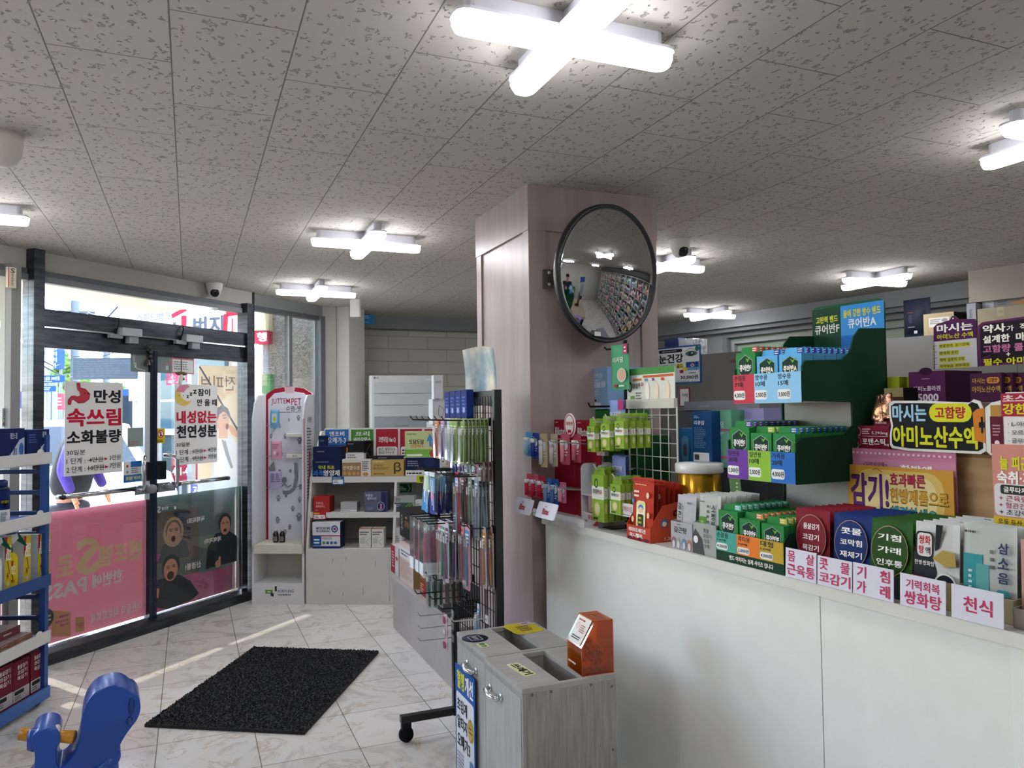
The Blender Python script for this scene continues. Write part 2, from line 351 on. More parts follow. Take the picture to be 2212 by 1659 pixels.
# right wall with a long frosted window high up
rd = (RW-RB).normalized(); rn = Vector((rd.y, -rd.x, 0)); ry = rel(rd); RL = (RW-RB).length
b = MB(); b.box(0, 0, 0, RL, .1, 1.62, '#939595'); b.box(0, 0, 2.22, RL, .1, HC, '#939595'); b.box(0, 0, 1.62, 1.15, .1, 2.22, '#939595'); b.box(9, 0, 1.62, RL, .1, 2.22, '#939595')
struct(b.build('wall_right', None, RB, ry))
b = MB(); noisemat('frosted', '#8e9c8c', '#a0ad9c', 1.5, .12, 2)
b.box(1.15, .05, 1.62, 9, .06, 2.22, 'frosted')
for x0, x1, z0, z1 in ((1.15, 9, 2.17, 2.22), (1.15, 9, 1.62, 1.66), (1.15, 1.21, 1.66, 2.17), (4.2, 4.26, 1.66, 2.17), (8.94, 9, 1.66, 2.17)): b.box(x0, -.015, z0, x1, .05, z1, '#7f8283')
for x0, x1, z0, z1 in ((1.27, 4.16, 2.10, 2.13), (1.27, 1.30, 1.7, 2.10), (4.3, 8.9, 2.10, 2.13)): b.box(x0, .0, z0, x1, .05, z1, '#9a9d9d')
o = struct(b.build('window_3', None, RB, ry))
b = MB(); b.box(-.02, -.16, 2.26, RL, 0, HC, '#8f9192'); b.box(-.02, -.10, 2.22, RL, 0, 2.26, '#7c7e80'); struct(b.build('trim_2', None, RB, ry))
# pillar
b = MB(); X0, Y0, S = 1.34, 2.985, .625
b.box(X0, Y0, 0, X0+S, Y0+S, HC, 'pillar_paint')
for x0, y0, x1, y1, z0, z1 in ((X0-.012, Y0-.012, X0+S+.012, Y0+S+.012, 2.20, HC),):
    b.box(x0, y0, z0, x1, y1, z1, 'pillar_paint')
for z0, z1 in ((0, 2.2),):
    b.box(X0-.009, Y0-.009, z0, X0+.075, Y0, z1, 'pillar_paint'); b.box(X0+S-.075, Y0-.009, z0, X0+S+.009, Y0, z1, 'pillar_paint')
    b.box(X0-.009, Y0, z0, X0, Y0+.05, z1, 'pillar_paint'); b.box(X0-.009, Y0+S-.055, z0, X0, Y0+S+.009, z1, 'pillar_paint')
struct(b.build('wall_pillar'))
# corner column by the window
b = MB(); b.prism([(1.14, 7.22), (1.335, 7.02), (1.52, 7.22), (1.55, 7.8), (1.14, 7.8)], 0, HC, '#d8d6cf'); struct(b.build('wall_column'))
b = MB(); b.tube([(1.56, 7.60, 0), (1.56, 7.60, HC)], .018, 'chrome'); struct(b.build('trim_3'))

# ---------------------------------------------------------------- glass front
def pl(p, z): return Vector((p.x, p.y, z))
dy = rel(DE)
LF = GL
# fascia under the ceiling along the doors, the left window and the right window
def along(A, B):
    return (B-A).length, rel((B-A).normalized())
LD, yD = along(DA, DB)
SL = -2.95                                                        # how far the front runs to the left of the door post
def dbox(b, s0, n0, z0, s1, n1, z1, mat): b.box(s0, -n1, z0, s1, -n0, z1, mat)   # local frame: x along, -y into the room
b = MB(); dbox(b, SL, -.14, 2.285, LD+.12, -.02, HC, '#b0aca3'); struct(b.build('trim_4', None, DA, dy))
b = MB(); dbox(b, SL, -.07, 2.245, LD+.05, -.01, 2.285, '#6f7275'); dbox(b, SL, -.05, 2.215, LD+.05, .0, 2.25, '#85888a'); struct(b.build('trim_5', None, DA, dy))
b = MB(); dbox(b, SL, -.06, 0, LD+.1, .085, .065, 'steel_dark'); dbox(b, SL, -.12, 0, LD+.1, -.06, .03, '#c9c6c0'); struct(b.build('trim_6', None, DA, dy))
# posts
for i, (s0, s1, z1, mt) in enumerate(((-.085, -.02, HC, 'steel_dark'), (1.628, 1.70, 2.29, 'steel_dark'), (-.215, -.16, 2.29, '#8f8f8b'), (-1.45, -1.38, 2.29, 'steel_dark'))):
    b = MB(); dbox(b, s0, -.05, .03, s1, .05, z1, mt); struct(b.build('trim_%d' % (7+i), None, DA, dy))
# transom beam in two steps, with lamps of the door closer
b = MB(); dbox(b, -.02, -.06, 1.95, 1.63, .03, 2.055, 'steel_dark'); dbox(b, -.02, -.05, 1.855, 1.63, .012, 1.95, 'steel_dark'); dbox(b, -.02, .0, 1.944, 1.63, .038, 1.953, 'chrome')
struct(b.build('trim_11', None, DA, dy))
b = MB(); dbox(b, -.02, -.004, 2.055, 1.63, .004, 2.22, 'glass'); w1 = struct(b.build('window_1', None, DA, dy))
# left window beside the door, with its own pink advertising film
b = MB(); dbox(b, SL, -.004, .065, -.215, .004, 2.22, 'glass'); dbox(b, -.16, -.004, .065, -.085, .004, 2.22, 'glass'); w2 = struct(b.build('window_2', None, DA, dy))
# the two door leaves
def leaf(i, s0, s1, hinge):
    b = MB(); dbox(b, s0, -.006, .085, s1, .006, 1.855, 'glass'); d = struct(b.build('door_%d' % i, None, DA, dy))
    b = MB(); dbox(b, s0, -.02, .065, s1, .02, .085, 'chrome'); dbox(b, s0, -.022, 1.83, s1, .022, 1.86, 'steel_dark'); b.build('rail', d)
    e = s1-.028 if i == 1 else s0
    b = MB(); dbox(b, e, -.022, .03, e+.028, .026, 1.86, '#141c33|r0.25'); b.build('edge_strip', d)
    h0 = .915; h1 = 1.15; hx = (.655 if i == 1 else .93); q = .045 if i == 1 else -.075
    b = MB(); r = .013
    b.tube([(hx, 0, h1), (hx, -.055, h1), (hx, -.075, h1-.02), (hx, -.075, h0+.02), (hx, -.055, h0), (hx, 0, h0)] if 0 else
           [(hx+q, -.02, h1), (hx+q*.3, -.06, h1), (hx, -.07, h1-.03), (hx, -.07, h0+.05), (hx, -.06, h0+.02), (hx, -.02, h0+.02)], r, 'chrome', 10); b.build('handle', d)
    b = MB()
    if i == 1: dbox(b, .615, .006, .905, .765, .035, .965, 'chrome'); b.lathe([(.028, 0), (.03, .03), (.026, .04)], '#8a8c90|r0.3', (.735, -.07, .935), 'y')
    else: dbox(b, .80, .006, .905, .945, .035, .965, 'chrome'); b.lathe([(.02, 0), (.022, .03), (.018, .04)], '#8a8c90|r0.3', (.88, -.07, .935), 'y')
    b.build('lock', d)
    b = MB()
    if i == 1: b.rbox(.70, -.05, .99, .738, -.008, 1.115, .01, '#17181c', 'x'); 
    else: b.rbox(.81, -.05, .99, .855, -.008, 1.115, .01, '#17181c', 'x')
    b.build('lock_box', d)
    b = MB(); a, c = ((.09, .60) if i == 1 else (.95, 1.43))
    b.tube([(a, -.045, .948), (c, -.045, .948)], .014, 'chrome', 12); b.tube([(a+.01, -.005, .948), (a+.01, -.062, .948)], .015, '#2a2b2e|r0.3'); b.tube([(c-.01, -.005, .948), (c-.01, -.062, .948)], .015, '#2a2b2e|r0.3'); b.build('bar', d)
    return d
d1 = leaf(1, -.02, .768, 0); d2 = leaf(2, .772, 1.628, 1)
# outside: canopy over the pavement
b = MB(); dbox(b, SL, -1.22, 2.33, 1.9, -.14, 2.6, '#cfc4ae'); struct(b.build('trim_12', None, DA, dy))
# right window: frame, glass
LG, yG = along(G2, G3)
b = MB(); dbox(b, 0, -.06, 2.30, LG, .0, HC, '#8f9090'); dbox(b, 0, -.05, 2.26, LG, .01, 2.30, '#5d6063'); dbox(b, 0, -.03, 0, .03, .03, 2.28, 'steel_dark'); dbox(b, LG-.09, -.04, 0, LG-.03, .03, 2.30, '#6a6d70')
dbox(b, .49, -.05, .9, .53, -.0, 2.27, '#7d8083|r0.3'); dbox(b, 0, -.05, 0, LG, .04, .12, 'steel_dark')
w4 = struct(b.build('window_4', None, G2, yG)); b = MB(); dbox(b, .03, -.005, .12, LG-.09, .0, 2.27, 'glass'); b.build('pane', w4)
b = MB(); b.add([tuple(DB+DE*.1+Vector((0, 0, 0))), tuple(G2), tuple(G2+Vector((0, 0, HC))), tuple(DB+DE*.1+Vector((0, 0, HC)))], [(0, 1, 2, 3)], 'steel_dark'); struct(b.build('trim_13'))
b = MB(); p = G3+(G3-G2).normalized()*-.03; b.box(p.x, p.y, 0, p.x+.12, p.y+.1, HC, '#b5b3ac'); struct(b.build('trim_14'))

# ---------------------------------------------------------------- ceiling lights
def ceiling_light(x, y, label, yaw=0):
    t = thing('ceiling_light', label, 'ceiling light', (x, y, HC), yaw, 'crossed tube lights on the ceiling')
    b = MB()
    for a in (0, PI/2):
        b.X = Matrix.Rotation(a, 4, 'Z'); b.rbox(-.298, -.043, -.0495, .298, .043, -.042, .03, '#e4e4ea'); b.rbox(-.27, -.022, -.042, .27, .022, -.0005 if a else 0, .02, '#d9d9df')
    b.build('housing', t)
    for a in (0, PI/2):
        b = MB(); b.X = Matrix.Rotation(a, 4, 'Z') @ Matrix.Translation((0, 0, -.0015 if a else 0)); pts = rrpts(-.295, -.04, .295, .04, .03, 4)
        n = len(pts); vs = [(x_, y_, -.0497) for x_, y_ in pts]+[(x_, y_, -.066) for x_, y_ in pts]+[(x_*.985, y_*.72, -.082) for x_, y_ in pts]
        b.add(vs, [(i+k*n, (i+1) % n+k*n, n+(i+1) % n+k*n, n+i+k*n) for k in (0, 1) for i in range(n)]+[tuple(range(2*n, 3*n))[::-1]], 'lamp'); b.build('diffuser', t)
    return t
LT = [(.855, 1.66, 'large crossed tube light nearest the camera at the top middle'), (.885, 4.12, 'crossed tube light above the door mat, left of the pillar'),
      (.885, 5.93, 'smaller crossed tube light behind it, near the dome camera over the doors'), (-.985, 4.12, 'tube light cut off by the left picture edge'),
      (2.76, 1.66, 'crossed tube light cut off by the right picture edge'), (2.80, 4.13, 'tube light half hidden behind the mirror and pillar'),
      (4.62, 4.13, 'crossed tube light on the right over the signs'), (4.72, 6.2, 'flat looking crossed tube light furthest back, right of the pillar')]
for x, y, l in LT: ceiling_light(x, y, l)
for x, y, l in ((-1, 1.66, 'at the left of the door side row'), (4.62, 1.66, 'over the far right of the counter'), (-1, -.9, 'in the rear left corner'), (.86, -.9, 'in the middle of the rear row'), (2.76, -.9, 'over the shop staff side'), (4.62, -.9, 'in the rear right corner')): ceiling_light(x, y, 'crossed tube light behind the camera, %s' % l)
# dome cameras and sensors
def dome_camera(p, look, label):
    t = thing('security_camera', label, 'camera', (p.x, p.y, HC), 0)
    b = MB(); b.lathe([(.062, 0), (.06, -.012), (.052, -.05), (.045, -.062)], '#dcdad4'); b.build('base', t)
    b = MB(); b.blob((0, 0, -.06), (.047, .047, .045), '#dcdad4', 16, 10); d = Vector(look).normalized(); b.X = Matrix.Translation(Vector((0, 0, -.062))+d*.026) @ d.to_track_quat('Z', 'Y').to_matrix().to_4x4()
    b.lathe([(.033, 0), (.031, .014), (.022, .021)], '#101114|r0.15'); b.build('camera_ball', t)
dome_camera(onz(463, 612, HC), (.1, -1, -.4), 'white dome camera over the glass doors'); dome_camera(onz(1468, 517, HC), (.1, -1, -.45), 'white dome camera on the ceiling right of the mirror')
p = onz(10, 290, HC); b = MB(); b.lathe([(.066, 0), (.066, -.03), (.062, -.07), (.045, -.10), (.02, -.112)], '#d5d0c4'); tag(b.build('motion_sensor', None, (p.x-.01, p.y, HC)), 'big cream domed sensor at the left edge of the ceiling', 'sensor')
p = onz(768, 647, HC); b = MB(); b.rbox(-.045, -.03, -.15, .045, .03, 0, .02, '#dfddd6'); tag(b.build('motion_sensor', None, (p.x, p.y, HC), -.3), 'small white motion sensor at the top of the corner column', 'sensor')
p = onz(1516, 693, HC); b = MB(); b.rbox(-.055, -.035, -.17, .055, .035, 0, .02, '#dfddd6'); tag(b.build('motion_sensor', None, (p.x, p.y, HC), -.3), 'small white motion sensor on the ceiling above the eye health notice', 'sensor')
# ================================================================ OUTSIDE
b = MB(); b.box(-60, 3, -.35, 40, 90, -.12, 'asphalt'); struct(b.build('ground'))
b = MB(); dbox(b, -6, -2.6, -.12, 6, -.12, -.02, 'pavement'); struct(b.build('pavement', None, DA, dy))
def billboard(name, label, cat, u0, u1, v0, v1, dep, front, col='#ddd', th=.12, group=None, toward=None):
    """a sign board standing at its own distance, facing the shop"""
    a = at(u0, v1, dep); c = at(u1, v1, dep if toward is None else toward); A, B = Vector((a.x, a.y, 0)), Vector((c.x, c.y, 0))
    P, w, h, yaw = fit(u0, u1, v0, v1, (A, B)); b = MB(); b.box(0, 0, 0, w, th, h, col); b.draw((0, 0, 0), (1, 0, 0), (0, 0, 1), w, h, front)
    if P.z > .6 and name != 'hanging_net': b.box(w*.5-.03, th, -P.z-.12, w*.5+.03, th+.06, h*.9, '#a4a8aa')
    return tag(b.build(name, None, P, yaw), label, cat, group)
R_, K_, Wt = '#c2203c', '#26282c', '#f2f0ea'
# the agency building across the street
def agency():
    A = at(268, 900, 10.4); B = at(640, 900, 9.4); A.z = B.z = 0; P = Vector((A.x, A.y, -.12)); w = (B-A).length; yaw = rel((B-A).normalized())
    t = thing('agency_building', 'pale estate agency building across the street with white sign and red lettering on its windows', 'building', P, yaw)
    b = MB(); b.box(.6, .1, 0, w+1.0, 4, 4.2, '#cdbfae'); b.box(.6, 0, 2.69, w+1.0, .12, 3.0, '#cfc8bb'); b.box(.12, .15, 0, .42, .45, 4.2, '#c9cdd2'); b.build('wall', t)
    b = MB()
    b.box(.62, .02, 1.35, 1.68, .1, 2.62, '#4d6a72|r0.1'); b.draw((.62, .02, 1.35), (1, 0, 0), (0, 0, 1), 1.06, 1.27, [('t', '은행', .08, .46, .30, .60, '#e03a5c', 3), ('t', '대', .40, .46, .48, .60, '#e03a5c', 3), ('t', '상담', .38, .66, .58, .80, '#e03a5c', 3), ('l', [(0, .3), (1, .3)], .03, '#dde')])
    b.build('window', t)
    b = MB(); b.box(.62, .02, .35, 1.68, .1, 1.3, '#5a7076|r0.1')
    for k in range(4): b.box(.62+k*.34, -.0, .35, .65+k*.34, .03, 1.3, '#d8dcdc')
    b.build('window', t)
    for z in (1.28, 2.6): b = MB(); b.box(.6, -.03, z, 1.72, .03, z+.08, '#e4e4e2'); b.build('trim', t)
    return t
agency()
billboard('shop_sign', 'white estate agency sign with red roof line and the words 스피드뱅크 and 부동산 1번지', 'sign', 268, 524, 655, 735, 8.6,
    [('r', 0, .9, 1, 1, '#b9a8c4'), ('t', '스피드뱅크', .11, .56, .41, .80, '#777a80', 2), ('t', '부동산', .0, .08, .48, .50, '#5a5f68', 3), ('l', [(.42, .66), (.60, .93), (.66, .93)], .05, R_), ('t', '1', .50, .06, .545, .66, R_, 3), ('t', '번지', .60, .10, .85, .60, '#565b66', 3), ('l', [(.86, .06), (.87, .62), (1, .66)], .06, R_), ('l', [(.92, .1), (.92, .5)], .02, R_)], '#eceae6', toward=8.0)
billboard('shop_sign', 'red shop sign strip with a white 행 seen through the right window', 'sign', 541, 581, 715, 741, 8.0, [('t', '행', .34, .12, .9, .9, Wt, 3)], '#c8304e', .2)
billboard('shop_sign', 'cream sign board above the red strip beyond the right window', 'sign', 541, 581, 672, 714, 8.0, [], '#e6d8a8', .2)
billboard('phone_number_sign', 'dark red sign with white digits 441-448 low behind the right door', 'sign', 371, 432, 990, 1040, 9.0, [('t', '441-448', .02, .26, .82, .62, Wt, 3)], '#a83850', .1)
# banner with a yawning man, seen from behind so the words run backwards
def banner():
    P, w, h, yaw = fit(428, 514, 790, 1062, (Vector((*at(428, 900, 6.55).xy, 0)), Vector((*at(514, 900, 6.75).xy, 0))))
    b = MB(); b.box(0, 0, 0, w, .01, h, '#e8dcc0')
    sk, hr = '#d8a884', '#55504e'
    b.draw((0, 0, 0), (1, 0, 0), (0, 0, 1), w, h, [('t', '전피보', .06, .80, .96, .92, '#8a7f78', 1)], flip=True)
    b.draw((0, 0, 0), (1, 0, 0), (0, 0, 1), w, h, [('r', 0, 0, 1, .10, '#cfe0e6'), ('p', [(.3, .10), (.32, .26), (.45, .40), (.62, .46), (.86, .43), (.99, .36), (.99, .10)], '#dfe4e6'),
        ('p', [(.50, .42), (.52, .52), (.74, .50), (.74, .42)], sk), ('c', .60, .555, .17, .085, sk), ('p', [(.44, .56), (.42, .60), (.46, .66), (.60, .69), (.74, .66), (.80, .61), (.72, .62), (.62, .635), (.52, .61), (.49, .57)], hr), ('c', .46, .56, .03, .018, sk),
        ('c', .72, .515, .04, .024, '#7a4038'), ('l', [(.62, .58), (.70, .585)], .008, hr), ('l', [(.60, .60), (.70, .61)], .008, hr), ('p', [(.76, .53), (.86, .52), (.99, .47), (.99, .42), (.84, .45), (.76, .50)], sk),
        ('l', [(.60, .41), (.70, .30), (.84, .18)], .018, '#8a8e94'), ('l', [(.66, .40), (.76, .28), (.86, .18)], .014, '#8a8e94')])
    b.draw((w, .01, 0), (-1, 0, 0), (0, 0, 1), w, h, [('t', '전피보', .06, .80, .96, .92, '#6a5f58', 1)])
    tag(b.build('banner', None, P, yaw), 'cream cloth banner with a yawning man and backward lettering outside the right door', 'banner')
    b = MB(); b.tube([at(431, 792, 6.4), at(514, 930, 6.4)], .008, '#55585c'); tag(b.build('guy_wire', None), 'dark wire slanting in front of the yawning man banner', 'wire')
banner()
billboard('notice', 'small blue and white notice board below the yawning man banner', 'sign', 407, 452, 1040, 1072, 7.0, [('r', .1, .0, .95, .82, '#4a62a8'), ('t', '고유기', .2, .15, .85, .7, Wt, 3)], '#e8e8f4', .02)
# granite pier close outside the right window
def solid(name, pts, z0, z1, mat):
    b = MB(); b.prism(pts, z0, z1, mat); return b
for k, (ua, ub, dep, lab) in enumerate(((582, 617, 8.1, 'left face of the speckled granite pier outside the right window'), (632, 672, 7.8, 'right face of the speckled granite pier outside the right window'))):
    a = at(ua, 900, dep); c = at(ub, 900, dep); d = (c-a); d.z = 0; d.normalize(); n = Vector((-d.y, d.x, 0))*.5
    b = solid('pier', [(a.x, a.y), (c.x, c.y), (c.x+n.x, c.y+n.y), (a.x+n.x, a.y+n.y)], -.12, 2.6, 'granite'); tag(b.build('granite_pier'), lab, 'pier')
a = at(590, 800, 19); c = at(740, 800, 19); b = solid('w', [(a.x, a.y), (c.x, c.y), (c.x+.5, c.y+3), (a.x, a.y+3)], -.12, 5.6, '#b5a08e'); tag(b.build('house'), 'brownish rendered house front behind the granite pier', 'building')
# shops along the street to the left
def block(name, label, u0, u1, z1, dep, col, th=4, group=None, dep2=None, extra=None):
    a = at(u0, 886, dep); c = at(u1, 886, dep2 or dep); a.z = c.z = -.12; w = (c-a).length; yaw = rel((c-a).normalized()); b = MB(); b.box(0, 0, 0, w, th, z1, col)
    n = max(1, int(w/2.2)); m_ = max(1, int(z1/2.9))
    for i in range(n):
        for j in range(m_):
            b.box((i+.2)*w/n, -.03, .9+j*2.9, (i+.8)*w/n, .02, 2.2+j*2.9, '#5a6a74|r0.15')
    if extra: b.draw((0, 0, 0), (1, 0, 0), (0, 0, 1), w, z1, extra)
    return tag(b.build(name, None, a, yaw), label, 'building', group)
block('shop_building', 'green and blue shop building far left beyond the side window', -160, 29, 4.8, 13, '#8fb8b0', 5, dep2=15)
block('shop_building', 'pale grey tenement on the left of the street behind the hanging signs', 74, 104, 9, 24, '#c9c8c2', 6, dep2=30)
block('shop_building', 'low cream house at the far end of the street', 118, 158, 3.6, 44, '#dccfb4', 5)
block('shop_building', 'white shop building beside the estate agency, behind the bus', 286, 318, 3.2, 14, '#d4d6d8', 5)
block('shop_building', 'distant grey building over the left door handle', 228, 292, 2.5, 40, '#c2c6c6', 5)
T = lambda s, c=Wt: [('t', s, .15, .1, .85, .9, c, 3)]
def vsign(chars, col=Wt):
    n = len(chars); return [('t', ch, .16, 1-(i+.92)/n, .84, 1-(i+.10)/n, col, 2) for i, ch in enumerate(chars)]
billboard('shop_sign', 'tall blue vertical clinic sign reading 정의외과의원', 'sign', 106, 126, 745, 796, 21, vsign('정의외과')[:], '#3f68b8', .3)
billboard('shop_sign', 'pale vertical phone shop sign with red mark beside the blue clinic sign', 'sign', 75, 100, 742, 796, 19, [('t', 'olleh', .1, .55, .9, .75, '#55585c', 2), ('c', .5, .28, .3, .12, R_), ('c', .5, .28, .16, .06, '#e8e8e8')], '#e2e4e6', .3)
billboard('shop_sign', 'blue school sign with white words at the left window edge', 'sign', 8, 30, 640, 680, 11, [('t', '학교', .05, .55, .98, .95, Wt, 2), ('t', '박광', .1, .08, .98, .46, Wt, 2)], '#3d74b8', .1)
billboard('shop_sign', 'yellow sign cut off by the left picture edge', 'sign', -30, 7, 645, 712, 10.8, [], '#e2d27a', .1)
billboard('shop_sign', 'green shop sign with white letters by the left window', 'sign', 4, 30, 745, 800, 11.5, [('t', '금', .2, .55, .9, .95, Wt, 2), ('t', '인', .2, .05, .9, .45, Wt, 2)], '#2f8f78', .1)
billboard('awning', 'purple blue awning low in the left window', 'awning', -10, 28, 845, 882, 11, [], '#5a50a8', .5)
billboard('street_sign', 'blue street name arrow sign, upper of two on one pole', 'sign', 90, 138, 811, 826, 13, [('t', '소성로 193번길', .06, .3, .8, .85, Wt, 1), ('m', .08, .05, .7, .28, 1, '#dde')], '#2c58b4', .03)
billboard('street_sign', 'smaller blue street name sign, lower of two on one pole', 'sign', 88, 119, 834, 845, 13, [('m', .15, .15, .9, .85, 2, '#dde')], '#2c58b4', .03)
b = MB(); q = at(100, 886, 13.05); b.tube([(q.x, q.y, -.12), (q.x, q.y, 2.2)], .04, '#b0b4b6'); tag(b.build('sign_post'), 'grey post carrying the blue street name signs', 'pole')
b = MB(); q = at(73, 859, 12.5); b.lathe([(.085, 0), (.085, .02)], R_, ax='y', n=24); b.draw((-.085, -.001, -.085), (1, 0, 0), (0, 0, 1), .17, .17, [('c', .5, .5, .36, .36, '#f4f4f0'), ('t', '30', .27, .33, .73, .67, K_, 3)]); b.box(-.012, .02, -1.8, .012, .04, 0, '#b0b4b6'); tag(b.build('speed_limit_sign', None, q, -YAW), 'round red and white 30 speed limit sign', 'sign')
billboard('pharmacy_sign', 'white sign with a red 약 further down the street', 'sign', 84, 108, 842, 860, 22, [('t', '약', .2, .05, .8, .95, R_, 3)], '#e4e0e0', .2)
billboard('shop_sign', 'pink red hanging sign left of the white poster', 'sign', 121, 137, 850, 885, 17, [('m', .2, .2, .8, .8, 3, '#f4e0e4')], '#d05a6c', .2)
billboard('shop_sign', 'red pennant sign down the street', 'sign', 103, 112, 876, 915, 18, [], '#d8323c', .1)
billboard('shop_sign', 'blue narrow sign down the street beside the red one', 'sign', 83, 90, 880, 915, 18, [], '#4a78b8', .1)
billboard('hanging_net', 'dark mesh banner hung across the street above the white poster', 'banner', 158, 296, 773, 819, 10, [('m', .05, .1, .95, .9, 7, '#565d64')], '#4c545b', .02)
billboard('shop_sign', 'cream sign with a curl, next to the door edge over the bus', 'sign', 278, 296, 815, 866, 12, [('c', .5, .7, .35, .15, '#b8b8a0'), ('c', .55, .72, .25, .1, '#e8e4c8')], '#e0dcc0', .1)
for u, z1, dep, lab in ((161, 6.5, 26, 'utility pole behind the mesh banner'), (76, 8, 15, 'utility pole at the left door post'), (229, 5, 30, 'far utility pole with a lamp arm')):
    q = at(u, 886, dep); b = MB(); b.tube([(q.x, q.y, -.12), (q.x, q.y, z1)], .13, '#8c9094'); b.box(q.x-.8, q.y-.04, z1-1, q.x+.8, q.y+.04, z1-.9, '#6a6e72'); b.box(q.x-.6, q.y-.04, z1-1.6, q.x+.6, q.y+.04, z1-1.52, '#6a6e72'); tag(b.build('utility_pole'), lab, 'pole')
for i, (p0, p1, d0, d1) in enumerate((((73, 620), (160, 775), 12, 26), ((190, 676), (268, 648), 9, 9), ((75, 782), (160, 805), 12, 26), ((73, 800), (160, 812), 12, 26), ((160, 770), (300, 745), 26, 18), ((73, 770), (140, 782), 12, 24))):
    b = MB(); a, c = at(*p0, d0), at(*p1, d1); mid = (a+c)/2-Vector((0, 0, .15)); b.tube([a, mid, c], .012, '#4a4d52', 5); tag(b.build('overhead_cable'), ['thin overhead cable running down from the upper left of the transom', 'thin overhead cable rising beside the estate agency sign', 'overhead cable below the transom beside the left post', 'lowest overhead cable next to the left post', 'long overhead cable running across behind the mesh banner', 'short overhead cable beside the pale phone shop sign'][i], 'cable', 'overhead street cables')
for i, (u, z, dep, r, lab) in enumerate(((140, 3.4, 34, .9, 'leafy treetop between the blue clinic sign and the pole'), (236, 2.3, 36, .7, 'small treetop over the poster next to the door'))):
    q = at(u, 886, dep); b = MB(); rr = random.Random(i)
    for k in range(46): b.blob((q.x+rr.gauss(0, r*.5), q.y+rr.gauss(0, r*.4), z+rr.gauss(0, r*.4)), rr.uniform(.18, .34)*r, 'leaf', 7, 5)
    b.tube([(q.x, q.y, -.12), (q.x, q.y, z)], .1, '#6a5a48'); tag(b.build('tree'), lab, 'tree')
# blue bus far down the road
q = at(275, 905, 17); b = MB(); b.rbox(-.9, 0, .3, .9, 6, 2.0, .15, '#3f62b0', 'y'); b.box(-.8, -.02, 1.15, .8, .02, 1.85, '#2c3a48|r0.1')
for y in (.8, 4.6):
    for x in (-.8, .8): b.lathe([(.35, -.1), (.35, .1)], '#1c1d20', (x, y, .23), 'x')
tag(b.build('bus', None, (q.x, q.y, 0), -.35), 'blue bus parked down the street behind the red bollards', 'bus')
for k, (u, vb, vt) in enumerate(((268, 968, 934), (281, 962, 930), (286, 957, 928))):
    q = onz(u, vb, -.12); top = .45; b = MB(); b.lathe([(.09, 0), (.045, .03), (.035, .2), (.035, top)], '#d8404a|r0.4', n=12); b.lathe([(.037, top*.62), (.037, top*.74)], '#e8e8e8', n=12); b.lathe([(.037, top*.84), (.037, top*.92)], '#e8e8e8', n=12)
    tag(b.build('bollard', None, q), ['left and nearest of the three red bollards in front of the bus', 'middle one of the three red bollards', 'right and smallest of the three red bollards'][k], 'bollard', 'red bollards on the street')
# white hatchback
def car():
    q = onz(118, 1000, -.12); q = Vector((at(100, 900, 8.8).x, at(100, 900, 8.8).y, -.12)); t = thing('car', 'silver white hatchback parked outside behind the blue rack', 'car', q, .35)
    side = [(-1.9, .35), (-1.95, .75), (-1.75, .95), (-1.0, 1.02), (-.35, 1.44), (.9, 1.5), (1.6, 1.42), (1.95, 1.0), (1.98, .4), (1.6, .25), (-1.6, .25)]
    b = MB(); b.prism([(y, z) for y, z in side], -.78, .78, '#dfe3e6|r0.2', 'x'); b.build('body', t)
    b = MB()
    for sx in (-1, 1): b.prism([(-.85, 1.02), (-.32, 1.38), (.85, 1.43), (1.5, 1.36), (1.7, 1.02)], .775*sx, .79*sx, '#3c4850|r0.08', 'x')
    b.add([(-.68, -.98, 1.035), (.68, -.98, 1.035), (.62, -.38, 1.43), (-.62, -.38, 1.43)], [(0, 1, 2, 3)], '#3c4850|r0.08'); b.build('windows', t)
    for y in (-1.2, 1.25):
        for x in (-.75, .75): b = MB(); b.lathe([(.3, -.09), (.31, 0), (.3, .09)], '#1b1c1f', (x, y, .3), 'x'); b.lathe([(.18, -.1), (.18, .1)], '#a8acb0|r0.3m0.8', (x, y, .3), 'x'); b.build('wheel', t)
    for sx in (-1, 1):
        b = MB(); b.blob((.62*sx, -1.86, .72), (.16, .08, .08), '#f4f6f8|r0.1'); b.build('headlight', t)
        b = MB(); b.blob((.88*sx, -.75, 1.05), (.1, .06, .07), '#dfe3e6|r0.2'); b.build('mirror', t)
car()
